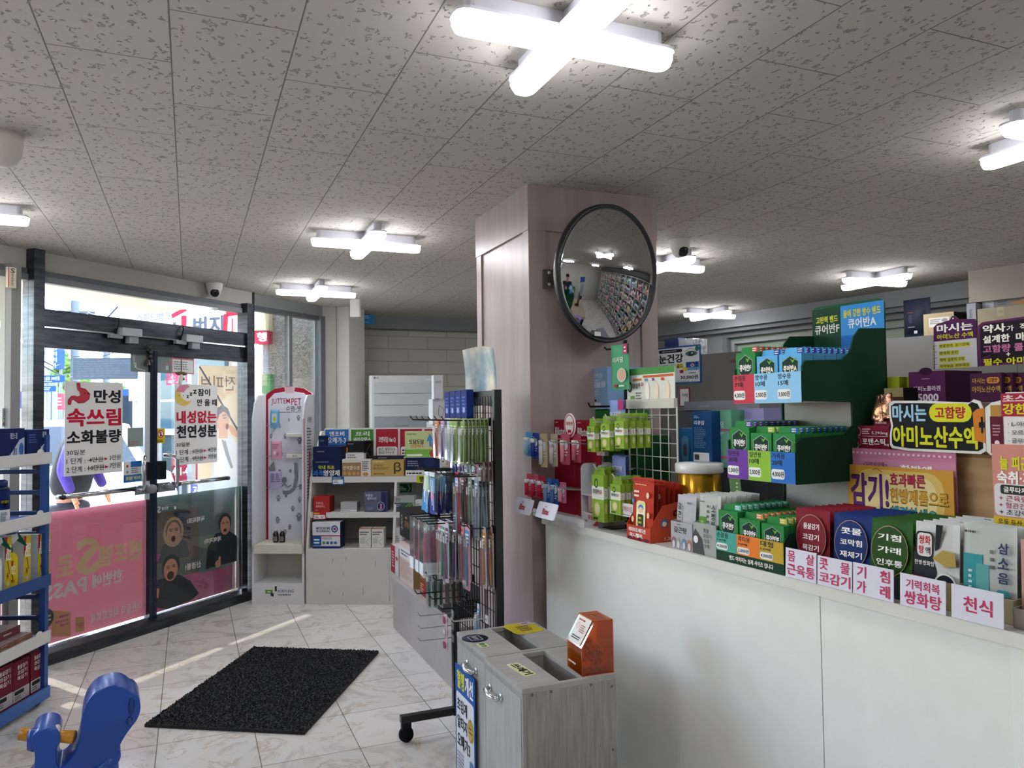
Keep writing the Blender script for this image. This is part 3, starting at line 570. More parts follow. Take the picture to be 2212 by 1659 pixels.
# a stooping passer-by outside the left door
def skin_body(name, joints, edges, mat, parent, sub=2):
    me = bpy.data.meshes.new(name); me.from_pydata([j[:3] for j in joints], edges, []); o = bpy.data.objects.new(name, me); COL.objects.link(o); o.parent = parent
    md = o.modifiers.new('skin', 'SKIN'); md.use_smooth_shade = True
    for v, j in zip(me.skin_vertices[0].data, joints): v.radius = (j[3], j[4] if len(j) > 4 else j[3])
    me.skin_vertices[0].data[0].use_root = True; o.modifiers.new('sub', 'SUBSURF').levels = sub; o.modifiers['sub'].render_levels = sub
    me.materials.append(M(mat)); return o
def passer():
    q = at(149, 886, 6.3); t = thing('person', 'person in dark vest and purple sleeves standing outside the left door', 'person', (q.x, q.y, -.02), 1.2)
    J = [(0, 0, .78, .10, .08), (0, -.03, 1.0, .10, .08), (0, -.10, 1.2, .11, .08), (0, -.17, 1.33, .06, .06), (0, -.22, 1.40, .05, .05), (0, -.25, 1.47, .085, .1), (0, -.27, 1.56, .06, .07),
         (-.10, 0, .74, .06), (-.11, -.03, .42, .045), (-.11, .02, .08, .045), (-.11, -.12, .04, .04), (.10, 0, .74, .06), (.11, .02, .42, .045), (.12, .06, .08, .045), (.12, -.08, .04, .04)]
    E_ = [(0, 1), (1, 2), (2, 3), (3, 4), (4, 5), (5, 6), (0, 7), (7, 8), (8, 9), (9, 10), (0, 11), (11, 12), (12, 13), (13, 14)]
    bd = skin_body('body', J, E_, '#c79a80', t)
    vest = skin_body('vest', [(0, 0, .74, .19, .16), (0, -.03, 1.0, .19, .16), (0, -.10, 1.22, .20, .15), (0, -.14, 1.32, .13, .11)], [(0, 1), (1, 2), (2, 3)], '#22262d', t)
    tr = skin_body('trousers', [(0, 0, .78, .15, .13), (-.10, 0, .68, .11), (-.11, -.03, .42, .085), (-.11, .02, .09, .075), (.10, 0, .68, .11), (.11, .02, .42, .085), (.12, .06, .09, .075)], [(0, 1), (1, 2), (2, 3), (0, 4), (4, 5), (5, 6)], '#3b3f48', t)
    for s in (-1, 1):
        skin_body('sleeve', [(.17*s, -.12, 1.24, .06), (.24*s, -.08, 1.02, .05), (.25*s, -.16, .84, .038)], [(0, 1), (1, 2)], '#4a3f9a', t)
        skin_body('hand', [(.25*s, -.17, .84, .022), (.25*s, -.19, .78, .03, .018), (.262*s, -.20, .74, .01), (.264*s, -.21, .71, .008), (.25*s, -.205, .735, .01), (.25*s, -.215, .705, .008), (.24*s, -.20, .74, .01), (.238*s, -.21, .712, .008), (.228*s, -.19, .775, .011), (.218*s, -.205, .75, .009)],
                  [(0, 1), (1, 2), (2, 3), (1, 4), (4, 5), (1, 6), (6, 7), (0, 8), (8, 9)], '#c79a80', t)
    b = MB(); b.blob((0, -.235, 1.53), (.095, .11, .085), '#3a3634', 14, 8); b.build('hair', t)
    b = MB(); b.blob((-.035, -.345, 1.49), .009, '#222'); b.blob((.035, -.345, 1.49), .009, '#222'); b.blob((0, -.355, 1.46), (.012, .014, .02), '#c79a80'); b.box(-.02, -.345, 1.425, .02, -.335, 1.43, '#8a4a40'); b.build('face', t)
    b = MB()
    for s, y in ((-1, -.06), (1, -.02)): b.rbox(.115*s-.045, y-.12, 0, .115*s+.045, y+.12, .07, .03, '#222326')
    b.build('shoes', t)
passer()

# ================================================================ ON THE GLASS DOORS
def dfit(s0, s1, z0, z1, n): P = dpt(s0, z0, n); return P, s1-s0, z1-z0, dy
# pink film, its artwork faces the street so the words run backwards indoors
def dfilm(name, label, s0, s1, z0, z1, items, base, n=-.009, back=None):
    P, w, h, yaw = dfit(s0, s1, z0, z1, n); b = MB(); b.box(0, -.001, 0, w, .0005, h, base); b.draw((0, -.001, 0), (1, 0, 0), (0, 0, 1), w, h, items, flip=True)
    o = b.build(name, None, P, yaw); return tag(o, label, 'poster film')
fc, fw = 'film_cream', 'film_white'
dfilm('poster_film', 'pink film on the left door with backward cream lettering and tan medicine boxes', -.01, .738, .095, .862,
    [('t', '벤포벨', .08, .53, .60, .72, fc, 3), ('t', 'S', .44, .52, .62, .78, fc, 3), ('t', '로', .62, .55, .99, .70, fc, 3)][:0]+
    [('t', '벤포벨', .04, .50, .47, .67, fc, 3), ('t', 'S', .46, .46, .68, .76, fc, 3), ('t', '로', .70, .49, .85, .65, fc, 3),
     ('t', '한번에', .24, .34, .53, .45, fw, 3), ('t', 'PASS!', .58, .33, 1.0, .45, fw, 3), ('t', '어른들의 피로회복제', .04, .06, .54, .14, fw, 2),
     ('p', [(.60, .02), (.60, .13), (.68, .15), (.68, .03)], 'film_gold'), ('m', .61, .05, .67, .1, 3, 'film_magenta'), ('p', [(.72, .01), (.72, .20), (.88, .25), (.88, .05)], 'film_gold'), ('m', .74, .1, .86, .2, 3, 'film_magenta'), ('c', .93, .2, .065, .075, 'film_grey'), ('c', .93, .2, .06, .068, 'film_black'), ('m', .89, .17, .97, .23, 2, fc)], 'film_pink')
def facegen(cx, cy, s, hair='film_black', a=1.0, skin='film_skin', hood=False, mouth=(.3, .34)):
    o = []; E = lambda x, y, rx, ry, c: ('c', cx+x*s, cy+y*s*a, rx*s, ry*s*a, c)
    if hood: o += [E(0, .12, 1.28, 1.5, 'film_hood'), E(0, .25, .98, 1.08, 'film_brown')]
    else: o += [E(0, .35, 1.08, 1.18, hair)]
    o += [E(0, 0, .84, 1.12, skin), E(-.34, .26, .22, .045, hair), E(.34, .26, .22, .045, hair), E(-.34, .42, .25, .04, hair), E(.34, .42, .25, .04, hair), E(.02, -.05, .1, .13, 'film_hood'), E(.03, -.56, mouth[0], mouth[1], 'film_lip'), E(.03, -.6, mouth[0]*.7, mouth[1]*.6, 'film_black')]
    return o
it = [('r', 0, .0, 1, .30, 'film_magenta'), ('r', .50, .26, 1, .86, 'film_brown'), ('r', .5, .26, 1, .40, 'film_grey'), ('r', 0, .24, .52, .86, 'film_dark'), ('r', .62, .66, .8, .84, 'film_navy')]
it += [('p', [(.62, .42), (.66, .56), (.78, .62), (.92, .56), (.98, .42)], 'film_black'), ('p', [(.96, .44), (.93, .50), (.99, .50), (1, .46)], 'film_magenta')]
it += facegen(.80, .66, .085, a=1.05, hood=True, mouth=(.26, .3))
it += [('p', [(.52, .06), (.62, .20), (.74, .28), (.96, .28), (1, .16), (1, .05), (.86, .0), (.6, .02)], 'film_black')]+facegen(.83, .34, .088, a=1.0, mouth=(.42, .42))+[('p', [(.95, .20), (1, .22), (1, .14), (.96, .12)], 'film_skin')]
it += [('p', [(.02, .27), (.04, .50), (.16, .58), (.32, .58), (.42, .46), (.44, .27)], 'film_black')]+facegen(.21, .64, .072, a=1.1, mouth=(.28, .22))+[('c', .30, .29, .035, .035, 'film_skin'), ('c', .28, .33, .015, .03, 'film_skin')]
it += [('t', '독해피로!', .46, .72, .66, .77, fw, 3), ('t', '체력저하!', .26, .50, .47, .55, fw, 3), ('t', '신경통!', .50, .30, .68, .36, fw, 3), ('t', '벤포벨', .86, .88, .93, .91, fw, 3), ('t', 'S', .94, .86, .975, .92, fw, 3), ('c', .79, .885, .012, .015, fw)]
dfilm('poster_film', 'grey green film on the right door with three grimacing men and a pink strip', .806, 1.622, .092, .868, it, 'film_dark')
dfilm('poster_film', 'strip of pink film on the window left of the doors', SL, -.22, .10, .83, [('t', '벤포벨S', .02, .3, .12, .5, fc, 3)], 'film_pink')
# two white price posters taped to the glass
def rimage(cx, cy, s, ww, hh):                                    # stomach
    pt = [(.30, 1.0), (.42, 1.0), (.44, .80), (.62, .74), (.78, .52), (.74, .28), (.58, .12), (.36, .10), (.20, .26), (.12, .20), (.10, .02), (0, .04), (.02, .26), (.12, .42), (.24, .44), (.34, .40), (.44, .46), (.42, .60), (.32, .74)]
    return [('p', [(cx+x*ww, cy+y*hh) for x, y in pt], '#8e2432'), ('p', [(cx+.03*ww+x*ww*.92, cy+.03*hh+y*hh*.92) for x, y in pt], '#c0404c'), ('c', cx+.6*ww, cy+.55*hh, .012, .008, '#5a1a22'), ('c', cx+.7*ww, cy+.53*hh, .012, .008, '#5a1a22')]
P1 = [('t', '만성', .48, .77, .96, .92, K_, 3), ('t', '속쓰림', .03, .52, .97, .715, R_, 3), ('t', '소화불량', .03, .33, .97, .48, K_, 3), ('t', '30일분', .03, .22, .34, .275, K_, 1), ('t', '1 단계 :', .03, .125, .34, .19, K_, 1), ('t', '4만원', .40, .13, .64, .185, K_, 1), ('l', [(.37, .157), (.66, .157)], .003, K_), ('p', [(.67, .175), (.67, .14), (.73, .157)], R_), ('t', '3만원', .76, .14, .96, .195, K_, 1),
      ('t', '2 단계 :', .03, .035, .34, .1, K_, 1), ('t', '10만원', .39, .04, .66, .1, K_, 1), ('l', [(.37, .068), (.68, .068)], .003, K_), ('p', [(.68, .087), (.68, .052), (.74, .068)], R_), ('t', '7만원', .76, .05, .96, .11, K_, 1)]+rimage(.04, .745, 0, .48, .24)
P, w, h, yaw = dfit(.139, .541, 1.065, 1.637, .010); b = MB(); b.box(0, 0, 0, w, .0015, h, 'paper'); b.draw((0, 0, 0), (1, 0, 0), (0, 0, 1), w, h, P1); tag(b.build('price_poster', None, P, yaw), 'white poster with a red stomach drawing taped to the left glass door', 'poster')
P2 = [('c', .20, .86, .20, .13, '#dfc66a'), ('c', .30, .90, .17, .11, '#e9e8e4'), ('p', [(.02, .91), (.10, .985), (.28, 1.0), (.34, .97), (.26, .95), (.2, .9)], '#d88a9a'), ('c', .10, .86, .012, .006, '#6a5a30'), ('c', .19, .86, .012, .006, '#6a5a30'), ('t', 'z', .26, .83, .32, .865, K_, 3), ('t', 'z', .33, .86, .40, .90, K_, 3), ('t', 'z', .41, .885, .50, .935, K_, 3),
      ('t', '잠이', .52, .86, .82, .95, K_, 2), ('t', '안 올 때', .50, .73, .99, .82, K_, 2), ('t', '내성없는', .04, .51, .98, .67, R_, 3), ('t', '천연성분', .04, .33, .98, .49, K_, 3), ('t', '30일분', .03, .225, .34, .28, K_, 1), ('t', '1 단계 :', .03, .125, .36, .19, K_, 1), ('t', '5만원', .40, .13, .64, .185, K_, 1), ('l', [(.38, .157), (.66, .157)], .003, K_), ('p', [(.67, .175), (.67, .14), (.73, .157)], R_), ('t', '4만원', .77, .14, .97, .195, K_, 1),
      ('t', '2 단계 :', .03, .035, .36, .1, K_, 1), ('t', '9만원', .40, .04, .64, .1, K_, 1), ('l', [(.38, .068), (.66, .068)], .003, K_), ('p', [(.67, .087), (.67, .052), (.73, .068)], R_), ('t', '7만원', .77, .05, .97, .11, K_, 1)]
P, w, h, yaw = dfit(.961, 1.357, 1.073, 1.641, .010); b = MB(); b.box(0, 0, 0, w, .0015, h, 'paper'); b.draw((0, 0, 0), (1, 0, 0), (0, 0, 1), w, h, P2); tag(b.build('price_poster', None, P, yaw), 'white poster with a sleeping yellow moon taped to the right glass door', 'poster')
def dcard(name, label, s0, s1, z0, z1, items, col, cat='sticker', n=.009):
    P, w, h, yaw = dfit(s0, s1, z0, z1, n); b = MB(); b.box(0, 0, 0, w, .001, h, col); b.draw((0, 0, 0), (1, 0, 0), (0, 0, 1), w, h, items); tag(b.build(name, None, P, yaw), label, cat)
dcard('warning_sticker', 'yellow no entry sticker on the right door edge', .808, .878, 1.235, 1.335, [('c', .5, .62, .36, .27, R_), ('c', .5, .62, .28, .21, '#f4f0e4'), ('p', [(.4, .45), (.46, .8), (.56, .8), (.6, .45)], K_), ('l', [(.25, .8), (.75, .44)], .007, R_), ('m', .1, .06, .9, .26, 2, K_)], '#d8b820')
dcard('door_sticker', 'small white and blue sticker beside the left door handle', .551, .690, .99, 1.126, [('r', 0, 0, 1, .36, '#2f6fb0'), ('r', .38, .72, 1, 1, '#2f6fb0'), ('m', .42, .42, .95, .7, 3, '#666'), ('t', '휴대폰 약국에', .12, .1, .92, .28, '#f4e45a', 2), ('c', .2, .78, .06, .07, '#b33'), ('c', .2, .5, .06, .07, '#888')], '#d8dcdc')
dcard('door_sign', 'grey green plate with number 2 hanging at the top of the left door', .60, .765, 1.715, 1.85, [('t', '2', .18, .2, .28, .45, '#dfe6e2', 1), ('l', [(.15, .9), (.15, .4), (.3, .15), (.7, .08)], .004, '#dfe6e2'), ('l', [(.12, .96), (.35, .96)], .006, '#c88')], '#7e8c88', 'sign')
dcard('door_sign', 'grey green plate with number 8 at the top of the right door', .80, .935, 1.715, 1.85, [('t', '8', .62, .15, .8, .4, '#dfe6e2', 1), ('l', [(.6, .9), (.9, .9), (.9, .5), (.6, .5)], .006, '#c87a84')], '#7e8c88', 'sign')
dcard('opening_notice', 'framed pink and white notice at the top of the right door', .935, 1.135, 1.715, 1.845, [('r', .04, .08, .96, .76, '#dfe4e0'), ('m', .1, .8, .9, .96, 1, '#b04a58'), ('m', .1, .2, .85, .7, 4, '#8a8e8c')], '#c89098', 'sign')
dcard('door_sticker', 'grey faded sticker left of the middle door edge', .58, .70, 1.22, 1.345, [('m', .1, .1, .9, .3, 2, '#b06070')], '#8d9a96')
# door closer magnets on the beam
for s, l in ((.41, 'left'), (.93, 'right')):
    t = thing('door_magnet', 'grey electromagnetic lock box on the door beam, %s one of two' % l, 'door lock', dpt(s, 1.94, .03), dy, 'lock boxes on the door beam')
    b = MB(); b.rbox(.07, -.05, .0, .22, 0, .05, .005, '#b9bdc0', 'y'); b.build('magnet', t); b = MB(); b.box(.0, -.03, -.02, .09, 0, .005, '#9fa3a7'); b.box(.13, -.04, -.045, .2, 0, -.002, '#9fa3a7'); b.build('bracket', t)
    b = MB(); b.tube([(.05, -.01, 0), (.06, -.03, .08), (.075, -.01, .11)], .004, '#222'); b.build('cable', t)
# bells and a fish charm hanging from the beam
b = MB(); rr = random.Random(3); b.tube([(0, 0, 0), (.005, 0, -.14)], .003, '#3a3733'); 
for z in (-.02, -.05, -.08, -.11): b.blob((rr.uniform(-.015, .015), -.005, z), (.014, .012, .012), '#3a3733|r0.3')
b.lathe([(.006, 0), (.014, -.012), (.02, -.035), (.022, -.04)], '#4a4336|r0.3', (-.02, 0, -.10)); tag(b.build('door_bells', None, dpt(.735, 1.90, .03), dy), 'string of dark little bells hanging by the middle door edge', 'bells')
b = MB(); b.tube([(0, 0, .07), (0, 0, -.02)], .003, '#5a4638'); b.blob((0, 0, -.03), (.055, .012, .014), '#6e5040', 12, 6); b.blob((-.01, -.01, -.06), (.022, .01, .025), '#e4ded2'); b.blob((-.02, -.01, -.085), (.018, .01, .03), '#e4ded2'); b.blob((.005, -.015, -.068), (.01, .008, .01), '#8a6a48')
tag(b.build('door_charm', None, dpt(1.0, 1.745, .03), dy), 'brown fish charm with white tassel hanging by the pink notice', 'charm')
# notices on the left window
P, w, h, yaw = fit(4, 32, 882, 922, (DA, DB)); b = MB(); b.box(0, 0, 0, w, .002, h, '#cfd2cc'); b.draw((0, 0, 0), (1, 0, 0), (0, 0, 1), w, h, [('m', .1, .4, .9, .9, 5, '#777'), ('c', .5, .16, .46, .14, '#a86a70')]); tag(b.build('window_notice', None, P+DN*.0, yaw), 'small printed notice on the window above the dark blue packs', 'sign')
P, w, h, yaw = fit(12, 30, 578, 622, (DA+DN*.06, DB+DN*.06)); b = MB(); b.box(0, -.02, 0, w, 0, h, '#d9cfb8'); b.draw((0, -.02, 0), (1, 0, 0), (0, 0, 1), w, h, [('r', 0, .0, .12, 1, '#d8604a'), ('t', 'S', .3, .72, .8, .95, '#555', 2), ('m', .4, .1, .7, .7, 8, '#555')]); tag(b.build('security_box', None, P, yaw), 'cream security box on the frame at the upper left window', 'box')
# ================================================================ LEFT: BLUE RACK
RX, RD = Vector((.386, .922, 0)), Vector((-.922, .386, 0)); RP = Vector((-.655, 4.50, 0)); RO = RP-RX*1.5; RY = rel(RX)
def rk(x, y, z): p = RO+RX*x+RD*y; return Vector((p.x, p.y, z))
RPL = lambda y: (rk(0, y, 0), rk(1.5, y, 0))
BL, BD = '#1d4a8e|r0.35', '#173563|r0.35'
def blue_rack():
    t = thing('shelf_rack', 'blue metal rack on castors loaded with packs at the left edge', 'shelf rack', RO, RY)
    for x in (0, 1.47):
        b = MB()
        for y in (0, .40): b.box(x, y, .07, x+.03, y+.03, 1.335, BL)
        for i in range(12):
            z = .10+i*.104; b.rbox(x+.004, .02, z, x+.022, .41, z+.022, .004, BD, 'y')
            for y0, s in ((.03, 1), (.40, -1)):                     # rounded inner corners of the openings
                for zz, q in ((z+.022, 1), (z, -1)): b.prism([(y0, zz), (y0+.022*s, zz), (y0+.006*s, zz+.006*q), (y0, zz+.022*q)], x+.004, x+.022, BD, 'x')
        b.build('end_frame', t)
    for i, (z, lip) in enumerate(((1.225, '#d5d5d0'), (.925, '#cbcbc6'), (.615, BL), (.335, '#cbcbc6'), (.06, '#2c66b0|r0.35'))):
        b = MB(); b.box(.02, .01, z-.01, 1.48, .42, z+.004, BL); b.box(.0, -.012, z-.035, 1.5, .0, z+.022, lip if lip[0] == '#' else BL); s = b.build('shelf', t)
        if i in (0, 1, 3): q = MB(); q.rbox(.9, -.016, z-.03, 1.49, -.013, z+.024, .01, '#dededa', 'y'); q.blob((1.40, -.015, z+.024), (.028, .002, .018), '#dededa'); q.build('price_strip', s)
    for x in (.1, 1.44):
        for y in (.03, .37):
            b = MB(); b.lathe([(.036, -.012), (.038, 0), (.036, .012)], '#16171a', (x, y, .038), 'x'); b.box(x-.018, y-.03, .045, x+.018, y+.02, .07, '#222327'); b.build('castor', t)
    return t
blue_rack()
NV = '#18285c'
for i, (u0, u1, v0) in enumerate(((58, 109, 928), (0, 56, 926), (-62, -3, 924))):
    carton('sanitary_pack', ['dark blue pack at the right end of the rack top', 'dark blue pack with a white wave beside it on the rack top', 'dark blue pack on the rack top, cut off at the left edge'][i], 'pack', fit(u0, u1-3, v0, 964, RPL(.01), 1.2305), .2, NV,
           [('p', [(.5, 0), (.62, .35), (.9, .55), (.9, 0)], '#c3cfe0'), ('t', '중형', .68, .70, .86, .92, '#dfe6f2', 1), ('m', .08, .5, .5, .85, 4, '#4a64a8'), ('rr', .70, .1, .88, .4, .1, '#3a66b0')] if i == 0 else
           [('p', [(.25, 0), (.5, .25), (.78, .62), (.99, .7), (.99, 0)], '#b8c6dc'), ('t', '좋은느낌', .4, .66, .68, .86, '#e8ecf4', 1), ('c', .86, .3, .1, .22, '#3a6ab4'), ('l', [(.55, .1), (.58, .36)], .006, NV), ('l', [(.63, .1), (.64, .34)], .006, NV)])
# insecticide can, spray bottles and their boxes
def lathe_thing(name, label, cat, P, parts, group=None, yaw=0, decals=None):
    t = thing(name, label, cat, P, yaw, group)
    for pn, prof, mt in parts: b = MB(); b.lathe(prof, mt); b.build(pn, t)
    return t
p = onpl(3, 1112, *RPL(.03)); p.z = .93; can = thing('insecticide_can', 'blue aerosol can with a white label on the second shelf of the blue rack', 'spray can', p, RY-.6)
b = MB(); b.lathe([(.031, 0), (.033, .006)], '#b02030'); b.lathe([(.033, .006), (.033, .07)], '#dadcdc'); b.lathe([(.0331, .07), (.0331, .16)], '#1a2d68'); b.lathe([(.033, .16), (.028, .172), (.022, .176)], '#14204a|r0.3')
for k in range(3): b.draw((-.02, -.0345, .085), (1, 0, 0), (0, 0, 1), .04, .03, [('p', [(.0, 1), (1, 1), (.5, 0)], '#17181c'), ('t', '에프킬라', .1, .5, .9, .95, '#e8d820', 2)])
b.draw((-.018, -.0345, .01), (1, 0, 0), (0, 0, 1), .036, .055, [('m', .05, .1, .95, .9, 6, '#7a7e84')]); b.build('can_body', can); b = MB(); b.lathe([(.024, .176), (.024, .2), (.015, .206)], '#1a2d68|r0.3'); b.build('cap', can)
YL = '#d8c21e'
def biobox(u0, u1, v0, v1, label):
    carton('spray_box', label, 'box', fit(u0, u1, v0, v1, RPL(.02), .62), .13, '#c9bfa8', [('r', 0, 0, 1, 1, '#cbb32a'), ('p', [(0, 1), (.35, 1), (.25, .7), (0, .55)], '#a82a34'), ('t', 'BIO', .3, .70, .95, .84, Wt, 3), ('t', 'KILL', .15, .56, .95, .70, Wt, 3), ('l', [(.4, .55), (.7, .3)], .004, '#402020'), ('c', .42, .27, .17, .07, '#c27a2a'), ('c', .42, .27, .07, .03, K_), ('rr', .3, .08, .7, .16, .02, '#c8c4b0')], side='#b4b2ac', group='yellow spray boxes on the blue rack')
biobox(97, 108, 1150, 1216, 'narrow yellow box at the right end of the third rack shelf'); biobox(82, 96, 1153, 1222, 'yellow box second from the right end of the third rack shelf'); biobox(51, 66, 1157, 1232, 'yellow box behind the spray bottle, third from the right end')
biobox(10, 24, 1160, 1245, 'yellow box between the two spray bottles')
def spray(u, label, white=False):
    p = onpl(u, 1242, *RPL(.0)); p.z = .62+.004; t = thing('spray_bottle', label, 'bottle', p+RD*.045, RY-.9)
    c = '#dcdcd8' if white else YL; b = MB(); b.lathe([(.032, 0), (.035, .01), (.035, .135), (.03, .152), (.017, .165)], c, sx=1.1, sy=.75)
    it = [('r', 0, 0, .45, 1, '#dfded2'), ('p', [(.45, 1), (.85, 1), (.8, .72), (.5, .85)], '#b02a34'), ('t', 'BIO', .6, .62, 1, .80, Wt, 3), ('t', 'KILL', .45, .46, 1, .62, Wt, 3), ('l', [(.75, .45), (.85, .2)], .003, '#402020'), ('c', .8, .16, .14, .07, '#b8701e'), ('c', .74, .2, .05, .025, K_), ('m', .12, .05, .34, .9, 9, K_)]
    b.draw((-.029, -.0275, .012), (1, 0, 0), (0, 0, 1), .056, .115, it if not white else [('m', .3, .1, .8, .4, 4, '#555')]); b.build('bottle_body', t)
    b = MB(); b.lathe([(.018, .163), (.018, .187)], '#14523a'); b.build('collar', t)
    b = MB(); b.lathe([(.012, .187), (.014, .21)], '#d5d8d6'); b.prism([(-.055, .222), (-.04, .205), (.02, .205), (.04, .228), (.035, .25), (.0, .244)], -.012, .012, '#d5d8d6', 'y'); b.build('spray_head', t)
    b = MB(); b.prism([(.02, .25), (.045, .245), (.075, .19), (.066, .19), (.035, .215), (.022, .23)], -.010, .010, '#14523a', 'y'); b.build('trigger', t)
spray(38, 'yellow spray bottle with green trigger on the third rack shelf'); spray(4, 'white and yellow spray bottle with green trigger at the left edge', True)
# flat brown packets and maroon cartons on the lower shelves
for i, (u0, u1, v0, v1) in enumerate(((34, 70, 1338, 1352), (34, 70, 1352, 1367), (-6, 33, 1350, 1366), (-6, 33, 1366, 1383), (-50, -8, 1356, 1380), (-2, 44, 1318, 1336))):
    z = [.355, .341, .355, .341, .341, .37][i]
    carton('flat_carton', ['upper flat brown carton at the right of the fourth rack shelf', 'lower flat brown carton at the right of the fourth rack shelf', 'upper flat brown carton of the left pair', 'lower flat brown carton of the left pair', 'flat brown carton cut off at the left edge', 'dark red flat carton on top of the brown ones'][i], 'box', fit(u0, u1, v0, v1, RPL(.03+.05*(i == 5)), z)[:2]+(.0138 if i < 5 else .04, RY), .26, '#9a6a55' if i < 5 else '#7a4448', [('m', .2, .3, .6, .7, 1, '#d8c4b8')], top=[('r', 0, 0, 1, 1, '#a89a94')])
def maroon(u0, u1, v0, v1, y, zb, label):
    carton('cold_remedy_carton', label, 'box', fit(u0, u1, v0, v1, RPL(y), zb+.002), .16, '#6e1f30', [('r', 0, .0, 1, .34, '#b9b4b4'), ('r', 0, 0, 1, .06, '#6e1f30'), ('t', '몸살감기', .25, .80, .85, .90, Wt, 1), ('t', '코감기', .25, .67, .85, .77, Wt, 1), ('t', '목감기', .25, .54, .85, .64, Wt, 1), ('rr', .08, .22, .66, .31, .03, K_), ('m', .1, .1, .6, .2, 2, '#555')], group='maroon cartons on the lowest shelf')
maroon(66, 95, 1405, 1487, .02, .065, 'maroon and grey carton at the right end of the lowest shelf'); maroon(28, 63, 1425, 1502, .02, .065, 'maroon and grey carton second from the right on the lowest shelf'); maroon(-12, 27, 1440, 1520, .02, .065, 'maroon and grey carton third from the right on the lowest shelf')
maroon(38, 68, 1372, 1412, .2, .228, 'maroon carton stacked at the back above the others')
# ================================================================ FLOOR MAT
mc = [onz(312, 1571), onz(658, 1588), onz(818, 1411), onz(549, 1402)]; b = MB(); b.prism([(p.x, p.y) for p in mc], .001, .014, 'rubber_mat')
o = b.build('door_mat'); tag(o, 'dark grey looped door mat lying askew on the tiles', 'mat')
rr = random.Random(5); b = MB(); A_, B_, C_, D_ = mc                  # loop pile standing up from the mat
for i in range(110):
    for j in range(70):
        s, t_ = (i+rr.random())/110, (j+rr.random())/70; p = (A_*(1-t_)+B_*t_)*(1-s)+(D_*(1-t_)+C_*t_)*s; a = rr.uniform(0, PI); r = .006; dx, dy_ = math.cos(a)*r, math.sin(a)*r
        b.add([(p.x-dx, p.y-dy_, .0142), (p.x+dx, p.y+dy_, .0142), (p.x+dx*.6, p.y+dy_*.6, .0142+rr.uniform(.003, .008)), (p.x-dx*.6, p.y-dy_*.6, .0142+rr.uniform(.003, .007))], [(0, 1, 2, 3)], 'rubber_mat')
pile = b.build('pile', o); tag(pile, None, None, kind='stuff')
